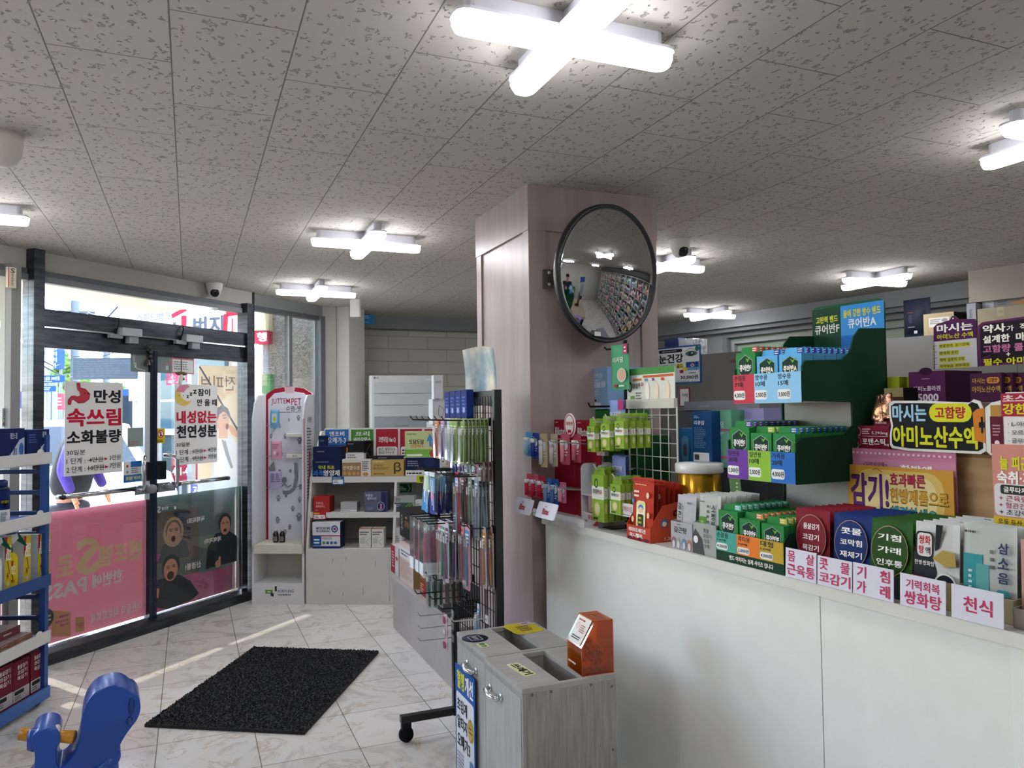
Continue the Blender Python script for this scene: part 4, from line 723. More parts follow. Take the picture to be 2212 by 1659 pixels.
# ================================================================ RIDE-ON TOY
def toy():
    q = at(232, 1560, 2.62); t = thing('rocking_toy', 'blue plastic ride-on rocking toy with a yellow handlebar', 'toy', (q.x, q.y, 0), -YAW+.485)
    k = 2.62/1660
    def L(u, v, d=0): return ((u-232)*k*.885, d, ZC-(v-886-.0126*874)*k+.0)
    def sk(name, pts, edges, mat='blue_plastic', lv=3):
        me = bpy.data.meshes.new(name); me.from_pydata([p[0] for p in pts], [], edges); o = bpy.data.objects.new(name, me); COL.objects.link(o); o.parent = t
        md = o.modifiers.new('s', 'SKIN'); md.use_smooth_shade = True
        for v, p in zip(me.skin_vertices[0].data, pts): v.radius = p[1]
        me.skin_vertices[0].data[0].use_root = True; o.modifiers.new('u', 'SUBSURF').levels = lv; o.modifiers['u'].render_levels = lv; me.materials.append(MATS[mat]); return o
    b = MB()
    prof = [(225, 1471), (250, 1470), (270, 1478), (281, 1490), (292, 1494), (302, 1510), (304, 1532), (296, 1552), (280, 1568), (263, 1590), (256, 1606), (262, 1618), (258, 1632), (246, 1642), (258, 1650), (256, 1668), (236, 1684), (150, 1760), (60, 1760), (20, 1720), (30, 1672), (82, 1640), (86, 1580), (76, 1562), (78, 1546), (92, 1536), (112, 1535), (128, 1542), (136, 1556), (134, 1570), (127, 1580), (128, 1618), (140, 1622), (166, 1596), (176, 1560), (177, 1530), (186, 1500), (202, 1480)]
    P = [(L(u, v)[0], L(u, v)[2]) for u, v in prof]
    for _ in range(2):
        Q = []
        for i in range(len(P)): p, q = P[i], P[(i+1) % len(P)]; Q += [(p[0]*.75+q[0]*.25, p[1]*.75+q[1]*.25), (p[0]*.25+q[0]*.75, p[1]*.25+q[1]*.75)]
        P = Q
    b.prism(P, -.07, .09, 'blue_plastic', 'y'); o = b.build('body', t)
    md = o.modifiers.new('b', 'BEVEL'); md.width = .016; md.segments = 5; md.limit_method = 'ANGLE'; md.angle_limit = math.radians(60)
    for f in o.data.polygons: f.use_smooth = True
    for nm, u, v, rx, rz in (('back_roll', 288, 1530, .022, .052),):
        pass
    b = MB(); x, _, z = L(283, 1520); b.blob((x, -.07, z), (.010, .012, .030), '#0d3a84|r0.3'); x, _, z = L(279, 1549); b.blob((x, -.07, z), (.010, .012, .014), '#0d3a84|r0.3'); b.build('grip_hole', t)
    x, _, z = L(232, 1640); sk('foot_rest', [(L(250, 1622, -.04), (.03, .024)), (L(200, 1652, -.07), (.034, .028)), (L(150, 1690, -.07), (.034, .03))], [(0, 1), (1, 2)])
    sk('foot_rest', [(L(248, 1655, -.04), (.028, .022)), (L(210, 1680, -.07), (.03, .026))], [(0, 1)])
    for nm, u0, u1, v0, v1 in (('left_rim', 76, 128, 1535, 1580),): pass
    b = MB(); x, _, z = L(122, 1562); b.lathe([(.034, -.0), (.034, .012), (.028, .016)], '#d8d4c8', (x+.0, -.03, z), 'x'); b.build('collar', t); b = MB(); b.lathe([(.03, -.075), (.037, -.06), (.038, -.02), (.036, .0), (.034, .002)], 'blue_plastic', (x, -.03, z), 'x', n=28); b.build('hub', t)
    b = MB(); a = L(118, 1561, -.03); c = L(163, 1566, -.055); b.tube([a, (Vector(a)+Vector(c))/2, c], [.019, .019, .021], '#c98a12|r0.25', 14); a = L(90, 1556, -.03); c = L(54, 1550, -.01); b.tube([a, c], [.018, .02], '#c98a12|r0.25', 14); b.build('handlebar', t)
    b = MB(); x0, x1 = L(20, 0)[0]-.1, L(290, 0)[0]
    for y in (-.1, .1): b.tube([(x0, y, .09), (x0+.1, y, .03), ((x0+x1)/2, y, .018), (x1-.08, y, .03), (x1, y, .09)], .018, 'blue_plastic', 10)
    b.box(x0+.15, -.1, .012, x0+.2, .1, .04, 'blue_plastic'); b.box(x1-.2, -.1, .012, x1-.15, .1, .04, 'blue_plastic'); b.build('rocker', t)
    x = L(120, 0)[0]; b = MB(); b.box(x-.03, -.05, .03, x+.1, .05, .1, 'blue_plastic'); b.build('rocker_mount', t)
toy()
# ================================================================ PET DISPLAY
SA, SB = Vector((0.43, 6.13, 0)), Vector((1.346, 5.673, 0)); SX = (SB-SA).normalized(); SN = Vector((-SX.y, SX.x, 0)); SY = rel(SX)
SPL = lambda n: (SA+SN*n, SB+SN*n)
def pet_stand():
    t = thing('display_stand', 'white pet supply display stand with a red rim and a dog drawing', 'display stand', SA, SY)
    w, d = .40, .25; RE = '#a8243c'
    b = MB(); b.box(0, 0, 0, w, .3, .155, '#dfe0e2'); b.box(0, 0, .155, .015, .3, .44, '#dfe0e2'); b.box(w-.015, 0, .155, w, .3, .44, '#dfe0e2'); b.box(0, .28, .155, w, .3, .44, '#d5d1c2'); b.box(0, 0, .375, w, .3, .44, '#dcdac8')
    b.draw((0, 0, 0), (1, 0, 0), (0, 0, 1), w, .155, [('p', [(.26, .5), (.26, .68), (.40, .68), (.40, .5)], '#6a9a3a'), ('r', .30, .56, .36, .62, '#dfe0e2'), ('p', [(.36, .40), (.36, .52), (.42, .52), (.42, .36)], '#3a3f44'), ('r', .44, .62, .48, .86, '#3a3f44'), ('t', 'BORYUNG', .50, .56, .80, .70, '#2d3034', 1), ('m', .5, .40, .78, .5, 1, '#555')]); b.build('base', t)
    ht = 1.585; arch = [(0.0, .44), (w, .44), (w, ht-.03), (w*.94, ht), (w*.8, ht+.035), (w*.5, ht+.055), (w*.2, ht+.035), (w*.06, ht), (0, ht-.03)]
    b = MB(); b.prism(arch, d, d+.02, '#dfe0e4', 'y')
    inner = [(.03, .44), (w-.03, .44), (w-.03, ht-.05), (w*.8, ht-.0), (w*.5, ht+.02), (w*.2, ht-.0), (.03, ht-.05)]
    O = (0, d, 0); pa = lambda pts: [(x/w, z/2) for x, z in pts]; gy = '#8c8d92'
    it = [('p', pa(arch), RE), ('p', pa(inner), '#dfe0e8'), ('p', pa([(w*.4, ht+.05), (w*.62, ht+.05), (w*.6, ht+.0), (w*.42, ht+.0)]), '#d8b4bc')]
    it += [('t', 'JUTTEM', .13, .745, .62, .772, RE, 1), ('t', 'PET', .66, .745, .92, .772, RE, 1), ('t', '슈뗌-펫', .52, .722, .92, .742, '#333', 1), ('r', .12, .717, .92, .719, '#555')]
    def paw(x, y, s): return [('c', x, y, .030*s, .0065*s, gy)]+[('c', x+dx*s, y+dz*s, .012*s, .0035*s, gy) for dx, dz in ((-.036, .007), (-.014, .013), (.014, .013), (.036, .007))]
    for x, y, s in ((.2, .70, .9), (.85, .69, 1), (.6, .685, .6), (.35, .66, .8), (.12, .62, .8), (.5, .62, .9), (.88, .60, 1.3), (.4, .55, .8), (.52, .39, 1), (.32, .375, 1.1), (.88, .37, 1), (.7, .335, 1), (.3, .29, 1.2), (.86, .30, 1.5), (.62, .265, .9), (.2, .235, .8), (.5, .245, .9)): it += paw(x, y, s)
    it += [('p', [(.06, .50), (.2, .525), (.24, .49), (.2, .47), (.19, .455), (.16, .455)], gy), ('c', .36, .488, .028, .007, gy), ('c', .64, .488, .028, .007, gy), ('c', .48, .452, .06, .012, gy), ('l', [(.48, .452), (.48, .437), (.40, .425), (.32, .432)], .010, gy), ('l', [(.48, .437), (.58, .425), (.66, .432)], .010, gy)]
    it += [('l', [(.78, .52), (.80, .46), (.74, .42), (.62, .404), (.44, .404)], .026, gy)]
    sq = lambda x: .04+x*.76 if x > .02 else x
    it = it[:3]+[('t', i[1], sq(i[2]), i[3], sq(i[4]), i[5])+i[6:] if i[0] == 't' else ('r', sq(i[1]), i[2], sq(i[3]), i[4], i[5]) if i[0] == 'r' else ('p', [(sq(x), y) for x, y in i[1]], i[2]) if i[0] == 'p' else ('l', [(sq(x), y) for x, y in i[1]])+i[2:] if i[0] == 'l' else ('c', sq(i[1]), i[2], i[3]*.85)+i[4:] for i in it[3:]]
    b.draw(O, (1, 0, 0), (0, 0, 1), w, 2, it, step=.0001); b.build('back_panel', t)
    for k in range(2): b = MB(); b.rbox(.20+k*.0, d-.07, 1.24-k*.16, w-.03, d-.001, 1.27-k*.16, .005, '#dcdcd0', 'x'); b.build('ledge', t)
    for x in (0, w-.012):
        b = MB(); b.prism([(0, .44), (d+.02, .44), (d+.02, ht-.01), (.10, ht-.02), (.04, ht-.08), (0, ht-.2)], x, x+.012, '#d9dadf', 'x')
        if x: b.draw((x+.012, 0, .44), (0, 1, 0), (0, 0, 1), d, 1.1, [('r', 0, 0, .07, .86, RE), ('t', '슈뗌펫', .35, .83, .75, .87, '#444', 1), ('m', .3, .3, .75, .8, 24, '#5a5a60'), ('r', .45, .42, .6, .62, '#b8606c')])
        else: b.draw((x+.0121, 0, .44), (0, 1, 0), (0, 0, 1), d, 1.1, [])
        b.build('side_panel', t)
    for x, z in ((.07, 1.335), (.07, 1.10), (.28, 1.10), (.07, .86), (.28, .86)):
        b = MB(); b.box(x, d-.012, z-.03, x+.02, d, z+.01, '#9a9a9c'); b.tube([(x+.01, d-.01, z), (x-.0, d-.14, z-.005), (x-.0, d-.15, z+.012)], .0022, '#8a8c90', 6); b.build('hook', t)
    return d
pd = pet_stand()
def pouch_mesh(w, h, t_, col, items=(), hang=True, n=6, top=None):
    """a filled sachet: flat seals at the ends, swollen in between"""
    b = MB(); vs = []; fs = []; N_ = 8
    for s in (-1, 1):
        for j in range(N_+1):
            for i in range(n+1):
                x = i/n; z = j/N_; bulge = (math.sin(PI*x)**.6)*(math.sin(PI*min(1, max(0, (z-.04)/.84)))**.5 if .04 < z < .88 else 0)
                vs.append((x*w, s*(t_/2*bulge+.0006), z*h))
    st = (N_+1)*(n+1)
    for s in (0, 1):
        for j in range(N_):
            for i in range(n): a = s*st+j*(n+1)+i; q = (a, a+1, a+n+2, a+n+1); fs.append(q if s == 0 else q[::-1])
    for j in range(N_): 
        for i in (0, n): a = j*(n+1)+i; fs.append((a, a+n+1, a+n+1+st, a+st))
    for i in range(n):
        for j in (0, N_): a = j*(n+1)+i; fs.append((a, a+1, a+1+st, a+st))
    b.add(vs, fs, col, True)
    if items: b.draw((0, -t_/2-.0006, 0), (1, 0, 0), (0, 0, 1), w, h, items)
    if top: b.box(0, -.0012, h*.93, w, .0012, h, top)
    return b
def petpouch(u0, u1, v0, v1, col, items, label, g=None):
    P, w, h, yaw = fit(u0, u1, v0, v1, SPL(pd-.10)); b = pouch_mesh(w, h, .02, col, items); tag(b.build('pet_snack_pouch', None, P, yaw), label, 'pouch', g)
petpouch(584, 604, 885, 925, '#7fb4d8', [('rr', .2, .3, .75, .8, .05, '#d4e4ee'), ('c', .5, .5, .15, .14, '#b8d84a')], 'light blue pet pouch on the top hook of the pet stand')
petpouch(585, 609, 952, 992, '#dba4b8', [('m', .2, .55, .8, .85, 3, '#b06a84'), ('c', .4, .35, .14, .1, '#e8d4dc'), ('c', .65, .3, .12, .1, '#c87a98')], 'pink pet pouch on the middle hook of the pet stand')
petpouch(582, 609, 1018, 1058, '#b8acd0', [('m', .15, .4, .5, .9, 5, '#5a4a8a'), ('m', .55, .4, .9, .9, 5, '#6a5a9a')], 'lilac pet pouch on the lower hook of the pet stand')
for i, u in enumerate((592, 606)):
    p = onpl(u+4, 1177, *SPL(.12)); p.z = .441; t = thing('small_bottle', ['left', 'right'][i]+' of two small brown bottles with white caps on the pet stand', 'bottle', p, SY, 'brown bottles on the pet stand')
    b = MB(); b.lathe([(.021, 0), (.022, .004), (.022, .06), (.016, .075), (.010, .085)], '#2e2222|r0.15', n=14); b.draw((-.018, -.0228, .012), (1, 0, 0), (0, 0, 1), .036, .034, [('r', 0, 0, 1, 1, '#8a8a84'), ('m', .1, .1, .9, .9, 4, '#333')]); b.build('bottle_body', t)
    b = MB(); b.lathe([(.012, .085), (.012, .103)], '#d8d8d4', n=12); b.build('cap', t)
# green cross board behind the pet stand, outside the window
billboard('pharmacy_cross', 'green stepped cross board behind the red rimmed pet display', 'sign', 566, 594, 808, 850, 6.9, [('r', 0, 0, .45, .4, '#7ab07a'), ('r', .4, 0, 1, .98, '#6fae74')], '#b8c8ae', .02)
# ================================================================ WHITE SHELF UNIT
def shelf_unit():
    t = thing('shelf_unit', 'white stepped shelf unit with scuffed doors against the pale stone wall', 'shelves', SA+SX*.415, SY); w = 1.45; c = '#d3d2ce'
    b = MB(); b.box(0, .0, 0, w, .5, .41, c); rr = random.Random(4)
    it = [('r', .435, 0, .4365, 1, '#a8a6a0')]
    for k in range(9): x = .12+.02*rr.random()+.07*(k % 2)+.16*(k > 5); y = rr.uniform(.1, .9); it.append(('l', [(x, y), (x+.003, y+rr.uniform(.03, .12))], .004, '#8e8c88'))
    b.draw((0, 0, 0), (1, 0, 0), (0, 0, 1), w, .41, it); b.build('base_cabinet', t)
    for z0, z1, y in ((.635, .675, .045), (.895, .94, .09)):
        b = MB(); b.box(0, y, z0, w, .5, z1, c); b.build('shelf', t)
    for x in (0, .655):
        b = MB(); b.prism([(0, .41), (.5, .41), (.5, .9), (.09, .9)], x, x+.018, c, 'x'); b.build('divider' if x else 'side_panel', t)
    b = MB(); b.prism([(.09, .9), (.5, .9), (.5, 1.28), (.35, 1.28), (.12, .96)], 0, .014, c, 'x'); b.build('side_panel', t)
    b = MB(); b.box(0, .48, .41, w, .5, 1.30, '#c2c1bd'); b.build('back_panel', t)
shelf_unit()
def cd(col, l1, l2, label, u0, u1, txt, v0=926, v1=1000, n=.30, sub='#e8e8e4'):
    board('info_card', label, 'card', fit(u0, u1, v0, v1, SPL(n), 1.0 if v1 > 990 else None), [('r', .03, .03, .97, .98, col), ('rr', .06, .02, .94, .52, .06, sub)]+([('t', l1, .2, .80, .8, .93, Wt, 2)] if l1 else [])+([('t', l2, .14, .62, .86, .78, Wt, 2)] if l2 else [])+txt, '#dcdcd8')
sub3 = [('r', .2, .52, .8, .57, K_), ('m', .12, .08, .88, .46, 5, '#333')]
cd('#3a72b4', '엔조비', '오메가-3', 'blue headed information card for 오메가-3 on the shelf unit', 701, 755, sub3); cd('#4a8a3a', '프리', '바이오믹스', 'green headed information card beside the blue one', 757, 809, sub3)
cd('#a82a3c', '', '코엔자임 Nat Q', 'red headed information card for 코엔자임', 811, 862, [('t', '높은 혈압감소', .14, .42, .86, .50, '#333', 1), ('t', '필요로 하시는 분', .14, .33, .8, .40, '#333', 1), ('t', '항산화 생성', .14, .20, .7, .27, '#333', 1), ('t', '불규칙한 식생활', .14, .03, .86, .1, '#333', 1)], v0=925)
cd('#a82a3c', '', '', 'red headed card half hidden by the green child card', 863, 914, [('m', .12, .08, .88, .46, 5, '#333')], v0=925); cd('#a82a3c', '', '', 'red headed card at the right end beside the wire rack', 916, 968, [('m', .12, .08, .88, .46, 5, '#333')], v0=925)
def sbox(u0, u1, v0, v1, n, zb, dep, col, it, label, name='medicine_box', group=None, side=None): return carton(name, label, 'box', fit(u0, u1, v0, v1, SPL(n), zb), dep, col, it, group=group, side=side)
z1, z2, z3 = .942, .677, .412
sbox(675, 735, 993, 1029, .10, z1, .14, '#1c2850', [('m', .12, .82, .6, .9, 1, '#99a'), ('t', '국내 최초', .2, .42, .8, .66, '#c8c83a', 2), ('t', '과적', .0, .02, .42, .38, '#3a78c8', 2), ('t', '영양제', .40, .02, .98, .38, Wt, 2)], 'navy box with yellow and white words 국내 최초 과적영양제')
sbox(676, 736, 965, 993, .11, z1+.118, .14, '#1c2850', [('m', .15, .6, .5, .72, 1, '#99a')], 'navy box stacked on top of the navy box with yellow words')
sbox(688, 704, 941, 965, .2, z1+.228, .06, '#202c50', [('m', .2, .4, .8, .6, 2, '#889')], 'small upright navy box on top of the stacked navy boxes')
sbox(739, 801, 992, 1029, .10, z1, .1, '#d8d2c8', [('r', 0, 0, .66, .8, '#9a7a5c'), ('t', '면역愛수호', .04, .36, .62, .62, '#f0e0c8', 1), ('c', .1, .17, .06, .11, '#c89a5a'), ('c', .26, .17, .06, .11, '#c89a5a'), ('c', .42, .17, .06, .11, '#c89a5a'), ('c', .56, .17, .05, .09, '#c89a5a'), ('m', .7, .3, .96, .9, 6, '#667'), ('c', .82, .12, .1, .1, '#b88a5a')], 'white and brown immunity supplement box in the middle of the top shelf')
sbox(747, 786, 977, 992, .11, z1+.121, .09, '#d8d8d6', [('m', .08, .2, .6, .8, 2, '#777')], 'flat white box between the black box and the brown one')
sbox(747, 786, 953, 977, .11, z1+.173, .09, '#202226', [('r', .04, .1, .1, .5, '#d87a2a'), ('m', .1, .7, .5, .85, 1, '#889')], 'black box on the flat white box')
sbox(787, 802, 952, 992, .18, z1+.121, .06, '#18191d', [('l', [(.1, .1), (.5, .6), (.9, .8)], .002, '#a07a6a'), ('l', [(.1, .5), (.5, .3), (.9, .1)], .002, '#a07a6a')], 'black box with thin copper lines beside the black one')
sbox(802, 872, 993, 1029, .10, z1, .1, '#b89a5a', [('r', 0, 0, 1, 1, '#b89c5c'), ('m', .06, .84, .6, .93, 1, '#e8d8a8'), ('t', '바이탈액티', .08, .6, .36, .72, '#3a3020', 1), ('m', .06, .4, .6, .55, 3, '#6a5630'), ('t', 'β', .70, .12, .92, .84, '#4a3a22', 1), ('m', .08, .08, .6, .2, 1, '#6a5630')], 'gold box with a large dark β')
sbox(804, 868, 985, 993, .13, z1+.121, .08, '#23283a', [('m', .2, .3, .5, .7, 1, '#99a')], 'thin navy box lying on the gold box')
sbox(876, 950, 988, 1029, .10, z1, .1, '#dcdcde', [('r', 0, .3, 1, 1, '#1e2648'), ('c', .7, .72, .16, .26, '#26325c'), ('m', .06, .5, .5, .85, 3, '#8a90a8'), ('m', .04, .05, .6, .22, 1, '#333')], 'navy and white box under the green child card')
board('child_growth_card', 'pale green card with a pink child and an arrow over the navy box', 'card', fit(875, 950, 931, 988, SPL(.14), z1+.137), [('r', 0, 0, 1, .3, '#7ab04a'), ('r', 0, .3, 1, 1, '#c3cc94'), ('t', '도담도담', .12, .5, .55, .68, '#2a2a20', 3), ('t', '건강하다', .16, .36, .54, .5, '#c87a3a', 3), ('p', [(.62, .6), (.72, .92), (.82, .62), (.76, .62), (.80, .4), (.7, .4), (.7, .62)], '#4a90c8'), ('c', .86, .45, .1, .2, '#c8705c'), ('c', .86, .14, .16, .16, '#b84a40'), ('m', .06, .84, .5, .93, 1, '#6a8a5a'), ('rr', .05, .05, .5, .12, .03, '#e8e8d8')], '#b8c48a', .02)
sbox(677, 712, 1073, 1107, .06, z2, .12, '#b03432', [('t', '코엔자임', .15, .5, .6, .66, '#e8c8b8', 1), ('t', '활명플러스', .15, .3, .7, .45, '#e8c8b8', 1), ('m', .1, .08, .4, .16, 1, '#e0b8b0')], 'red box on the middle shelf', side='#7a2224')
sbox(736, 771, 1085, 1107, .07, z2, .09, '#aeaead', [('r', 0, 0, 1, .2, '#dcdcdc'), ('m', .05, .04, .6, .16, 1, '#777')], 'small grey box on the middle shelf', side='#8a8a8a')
sbox(787, 834, 1063, 1106, .06, z2, .14, '#5c6478', [('r', .78, 0, 1, 1, '#2c2f5c'), ('t', '무릎엔', .06, .76, .38, .9, '#dfe0e8', 1), ('t', '벨라스틴', .14, .62, .56, .74, '#e0e0ea', 1), ('r', .1, .5, .46, .53, '#a03a44'), ('c', .76, .28, .17, .22, '#c8ccd8'), ('c', .76, .28, .15, .2, '#2a2c4c'), ('l', [(.74, .42), (.76, .28), (.72, .1)], .008, '#d87a8a'), ('l', [(.80, .4), (.78, .28), (.8, .12)], .008, '#8a90b8'), ('r', .1, .1, .42, .24, '#6e7690')], 'slate blue box with a knee joint picture')
board('info_card', 'dark green card leaning in the right compartment of the middle shelf', 'card', fit(858, 891, 1044, 1065, SPL(.2)), [('rr', .03, .05, .97, .95, .08, '#1f3a34'), ('m', .1, .25, .6, .7, 3, '#b8ccc4'), ('l', [(.7, .9), (.85, .5), (.7, .1)], .004, '#7ab08a')], '#8aa898')
sbox(852, 895, 1072, 1107, .06, z2, .1, '#9ea3a1', [('r', 0, 0, .93, .58, '#4a5654'), ('t', '관절튼', .06, .68, .34, .88, '#444', 1), ('m', .05, .3, .35, .5, 2, '#9ab'), ('l', [(.78, .55), (.56, .3), (.78, .02)], .006, '#6cb04a'), ('l', [(.93, .55), (.7, .3), (.93, .02)], .006, '#6cb04a')], 'grey box with green chevrons in the right compartment')
sbox(897, 912, 1080, 1107, .08, z2, .06, '#d8d8d8', [('m', .1, .5, .9, .7, 2, '#777')], 'small white box beside the grey box with chevrons')
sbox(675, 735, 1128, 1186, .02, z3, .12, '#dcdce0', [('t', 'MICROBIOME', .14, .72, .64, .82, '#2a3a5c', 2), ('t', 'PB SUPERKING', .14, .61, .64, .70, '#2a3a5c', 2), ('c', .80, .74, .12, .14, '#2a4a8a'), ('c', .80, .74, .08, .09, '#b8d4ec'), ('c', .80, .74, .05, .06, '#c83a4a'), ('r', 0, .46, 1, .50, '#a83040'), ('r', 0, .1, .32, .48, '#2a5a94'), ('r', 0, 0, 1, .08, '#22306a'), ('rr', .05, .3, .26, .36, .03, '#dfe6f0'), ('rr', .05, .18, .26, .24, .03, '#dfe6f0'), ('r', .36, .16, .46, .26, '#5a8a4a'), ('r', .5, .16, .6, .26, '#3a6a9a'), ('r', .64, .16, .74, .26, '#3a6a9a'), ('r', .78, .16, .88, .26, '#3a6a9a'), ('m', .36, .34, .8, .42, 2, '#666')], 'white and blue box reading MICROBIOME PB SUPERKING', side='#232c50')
wb = [('m', .08, .62, .9, .85, 2, '#444'), ('r', .3, .52, .7, .54, '#c87a6a'), ('m', .1, .2, .6, .5, 7, '#8a9a98'), ('l', [(.9, .5), (.6, .3), (.85, .1)], .003, '#5a9a98'), ('r', 0, .96, 1, 1, '#c86a4a')]
sbox(776, 801, 1141, 1186, .05, z3, .08, '#dcdad4', wb, 'left of two matching small white boxes on the low shelf'); sbox(803, 829, 1141, 1187, .05, z3, .08, '#dcdad4', wb, 'right of two matching small white boxes on the low shelf')
sbox(852, 868, 1140, 1178, .05, z3, .1, '#d4d6da', [('r', 0, .1, .8, .2, '#2a4a9a'), ('m', .1, .3, .7, .6, 3, '#888')], 'white box with a blue band at the right of the low shelf')
def ptag(u0, u1, v0, v1, c, items, label, n=-.004): board('price_tag', label, 'price tag', fit(u0, u1, v0, v1, SPL(n)), [('r', .03, .05, .97, .95, c)]+items, c, .002)
ptag(717, 743, 1029, 1047, '#2f5fa8', [('rr', .08, .1, .92, .62, .1, '#e4e8ec'), ('m', .14, .18, .6, .55, 2, '#223'), ('m', .1, .7, .9, .9, 1, '#c8d85a')], 'blue bordered price tag on the top shelf edge', .085); ptag(676, 704, 1106, 1122, '#b83040', [('rr', .06, .08, .94, .6, .1, '#ece8e4'), ('m', .1, .15, .5, .5, 2, K_), ('m', .6, .15, .88, .5, 2, '#b83040'), ('r', .05, .7, .5, .92, '#d8a020')], 'red bordered price tag on the middle shelf edge', .04)
ptag(900, 924, 1027, 1043, '#c8c820', [('t', '펑', .2, .1, .8, .9, K_, 3)], 'yellow price burst on the shelf edge by the blue bags', .085)
# ================================================================ FLOOR AIR CONDITIONER
def aircon():
    P, w, h, yaw = fit(804, 933, 810, 925, (Vector((1.45, 6.85, 0)), Vector((2.45, 6.83, 0)))); yaw -= .16; H_ = 1.755
    t = thing('air_conditioner', 'white floor standing air conditioner behind the shelf unit', 'air conditioner', (P.x, P.y, 0), yaw); w = .555
    b = MB(); b.rbox(-.02, 0, 0, w+.02, .34, H_, .03, '#d2d3d2', 'z', 4); b.build('body', t)
    b = MB()
    for i in range(3): b.rbox(.02, -.012, H_-.16-i*.105, w-.02, .0, H_-.06-i*.105+.0, .004, '#c4c8c9', 'y')
    b.build('louvre', t); b = MB(); b.box(.02, -.014, H_-.475, w-.02, 0, H_-.375, '#9aa1a5'); b.draw((.02, -.014, H_-.475), (1, 0, 0), (0, 0, 1), w-.04, .1, [('m', .35, .1, .7, .3, 1, '#7a8084')]); b.build('control_panel', t)
    b = MB(); b.draw((0, 0, H_-.05), (1, 0, 0), (0, 0, 1), w, .05, [('c', .045, .6, .014, .16, '#55585c'), ('t', 'LG', .07, .48, .11, .74, '#55585c', 2)]); b.draw((0, 0, H_-.56), (1, 0, 0), (0, 0, 1), w, .05, [('t', 'whisen', .45, .35, .56, .75, '#555', 2)]); b.rbox(w-.07, -.003, H_-.04, w-.01, 0, H_-.032, .003, '#eef0f0', 'y'); b.build('badge', t)
aircon()
# stack at the right of the air conditioner
PB = lambda y: (Vector((1.8, y, 0)), Vector((2.8, y-.12, 0)))
carton('storage_box', 'tall carton stack support behind the shelf unit, below the white ice mask box', 'box', fit(935, 968, 912, 1010, PB(6.3), .0), .3, '#b8b8b4')
carton('storage_box', 'white box printed with a small face mask outline behind the wire rack', 'box', fit(935, 962, 862, 912, PB(6.2), 1.318), .2, '#c8cacc', [('l', [(.5, .75), (.9, .6), (.8, .35), (.6, .25), (.45, .4), (.5, .75)], .003, '#444'), ('t', '마스크', .3, .05, .95, .2, '#333', 1)])
carton('storage_box', 'narrow white box with a black top standing on the mask box', 'box', fit(937, 957, 810, 861, PB(6.2), 1.511), .1, '#cfd0d6', [('t', '닥터사이', .2, .68, .8, .78, '#444', 1), ('m', .2, .06, .8, .12, 1, '#555')], top=[('r', 0, 0, 1, 1, '#222')])
board('safety_notice', 'blue notice board with white print on the wall next to the column', 'sign', fit(775, 809, 679, 700, (Vector((1.4, 7.3, 0)), Vector((2.4, 7.2, 0)))), [('m', .1, .55, .9, .9, 2, '#b8d8e8'), ('m', .2, .1, .8, .3, 1, '#7ab8d8')], '#2f7fb4', .01)
# ================================================================ PILLAR MIRROR
def convex_mirror():
    c = Vector((1.62, 2.80, 1.995)); t = thing('convex_mirror', 'round convex security mirror bracketed to the mauve pillar', 'mirror', c); a = math.radians(14.7)
    n = Vector((math.sin(a), -math.cos(a), -.10)).normalized(); q = n.to_track_quat('Z', 'Y').to_matrix().to_4x4(); R0 = .282
    def put(b, name): b2 = b; return b2.build(name, t)
    b = MB(); b.X = q; sag = .052; prof = []; Rs = (R0*R0+sag*sag)/(2*sag)
    for i in range(17):
        r = R0*(1-i/16)+1e-4; prof.append((r, math.sqrt(Rs*Rs-r*r)-(Rs-sag)))
    b.lathe(prof, 'mirror', n=64); put(b, 'mirror_face')
    b = MB(); b.X = q; b.lathe([(R0-.002, -.02), (R0+.006, -.02), (R0+.008, -.008), (R0+.006, .008), (R0-.004, .010), (R0-.008, .003)], '#1d1f22|r0.35', n=64); put(b, 'rim')
    b = MB(); b.X = q; b.lathe([(R0-.03, -.045), (R0, -.02)], '#8b8f94|r0.4', n=40); put(b, 'back_shell')
    b = MB(); b.draw(n*.012+Vector((-.085, 0, -.262))+Vector((0, -.004, 0)), (1, .25, 0), (0, 0, 1), .035, .018, [('r', 0, 0, 1, 1, '#e4e4e0')]); put(b, 'sticker')
    b = MB(); w = Vector((1.415, 2.985-.012, 1.985)); b.box(w.x-c.x-.022, w.y-c.y-.02, -.045, w.x-c.x+.022, w.y-c.y, .035, '#6a6a66|r0.3m0.8')
    for z in (-.03, .02): b.blob((w.x-c.x, w.y-c.y-.022, z), .007, '#b8b8b4')
    b.build('bracket', t); b = MB(); b.tube([(w.x-c.x, w.y-c.y-.02, -.01), (-.12, .05, -.01), (-.03, .06, 0), (0, .05, 0)], .010, '#3a3a3c'); b.build('arm', t)
convex_mirror()
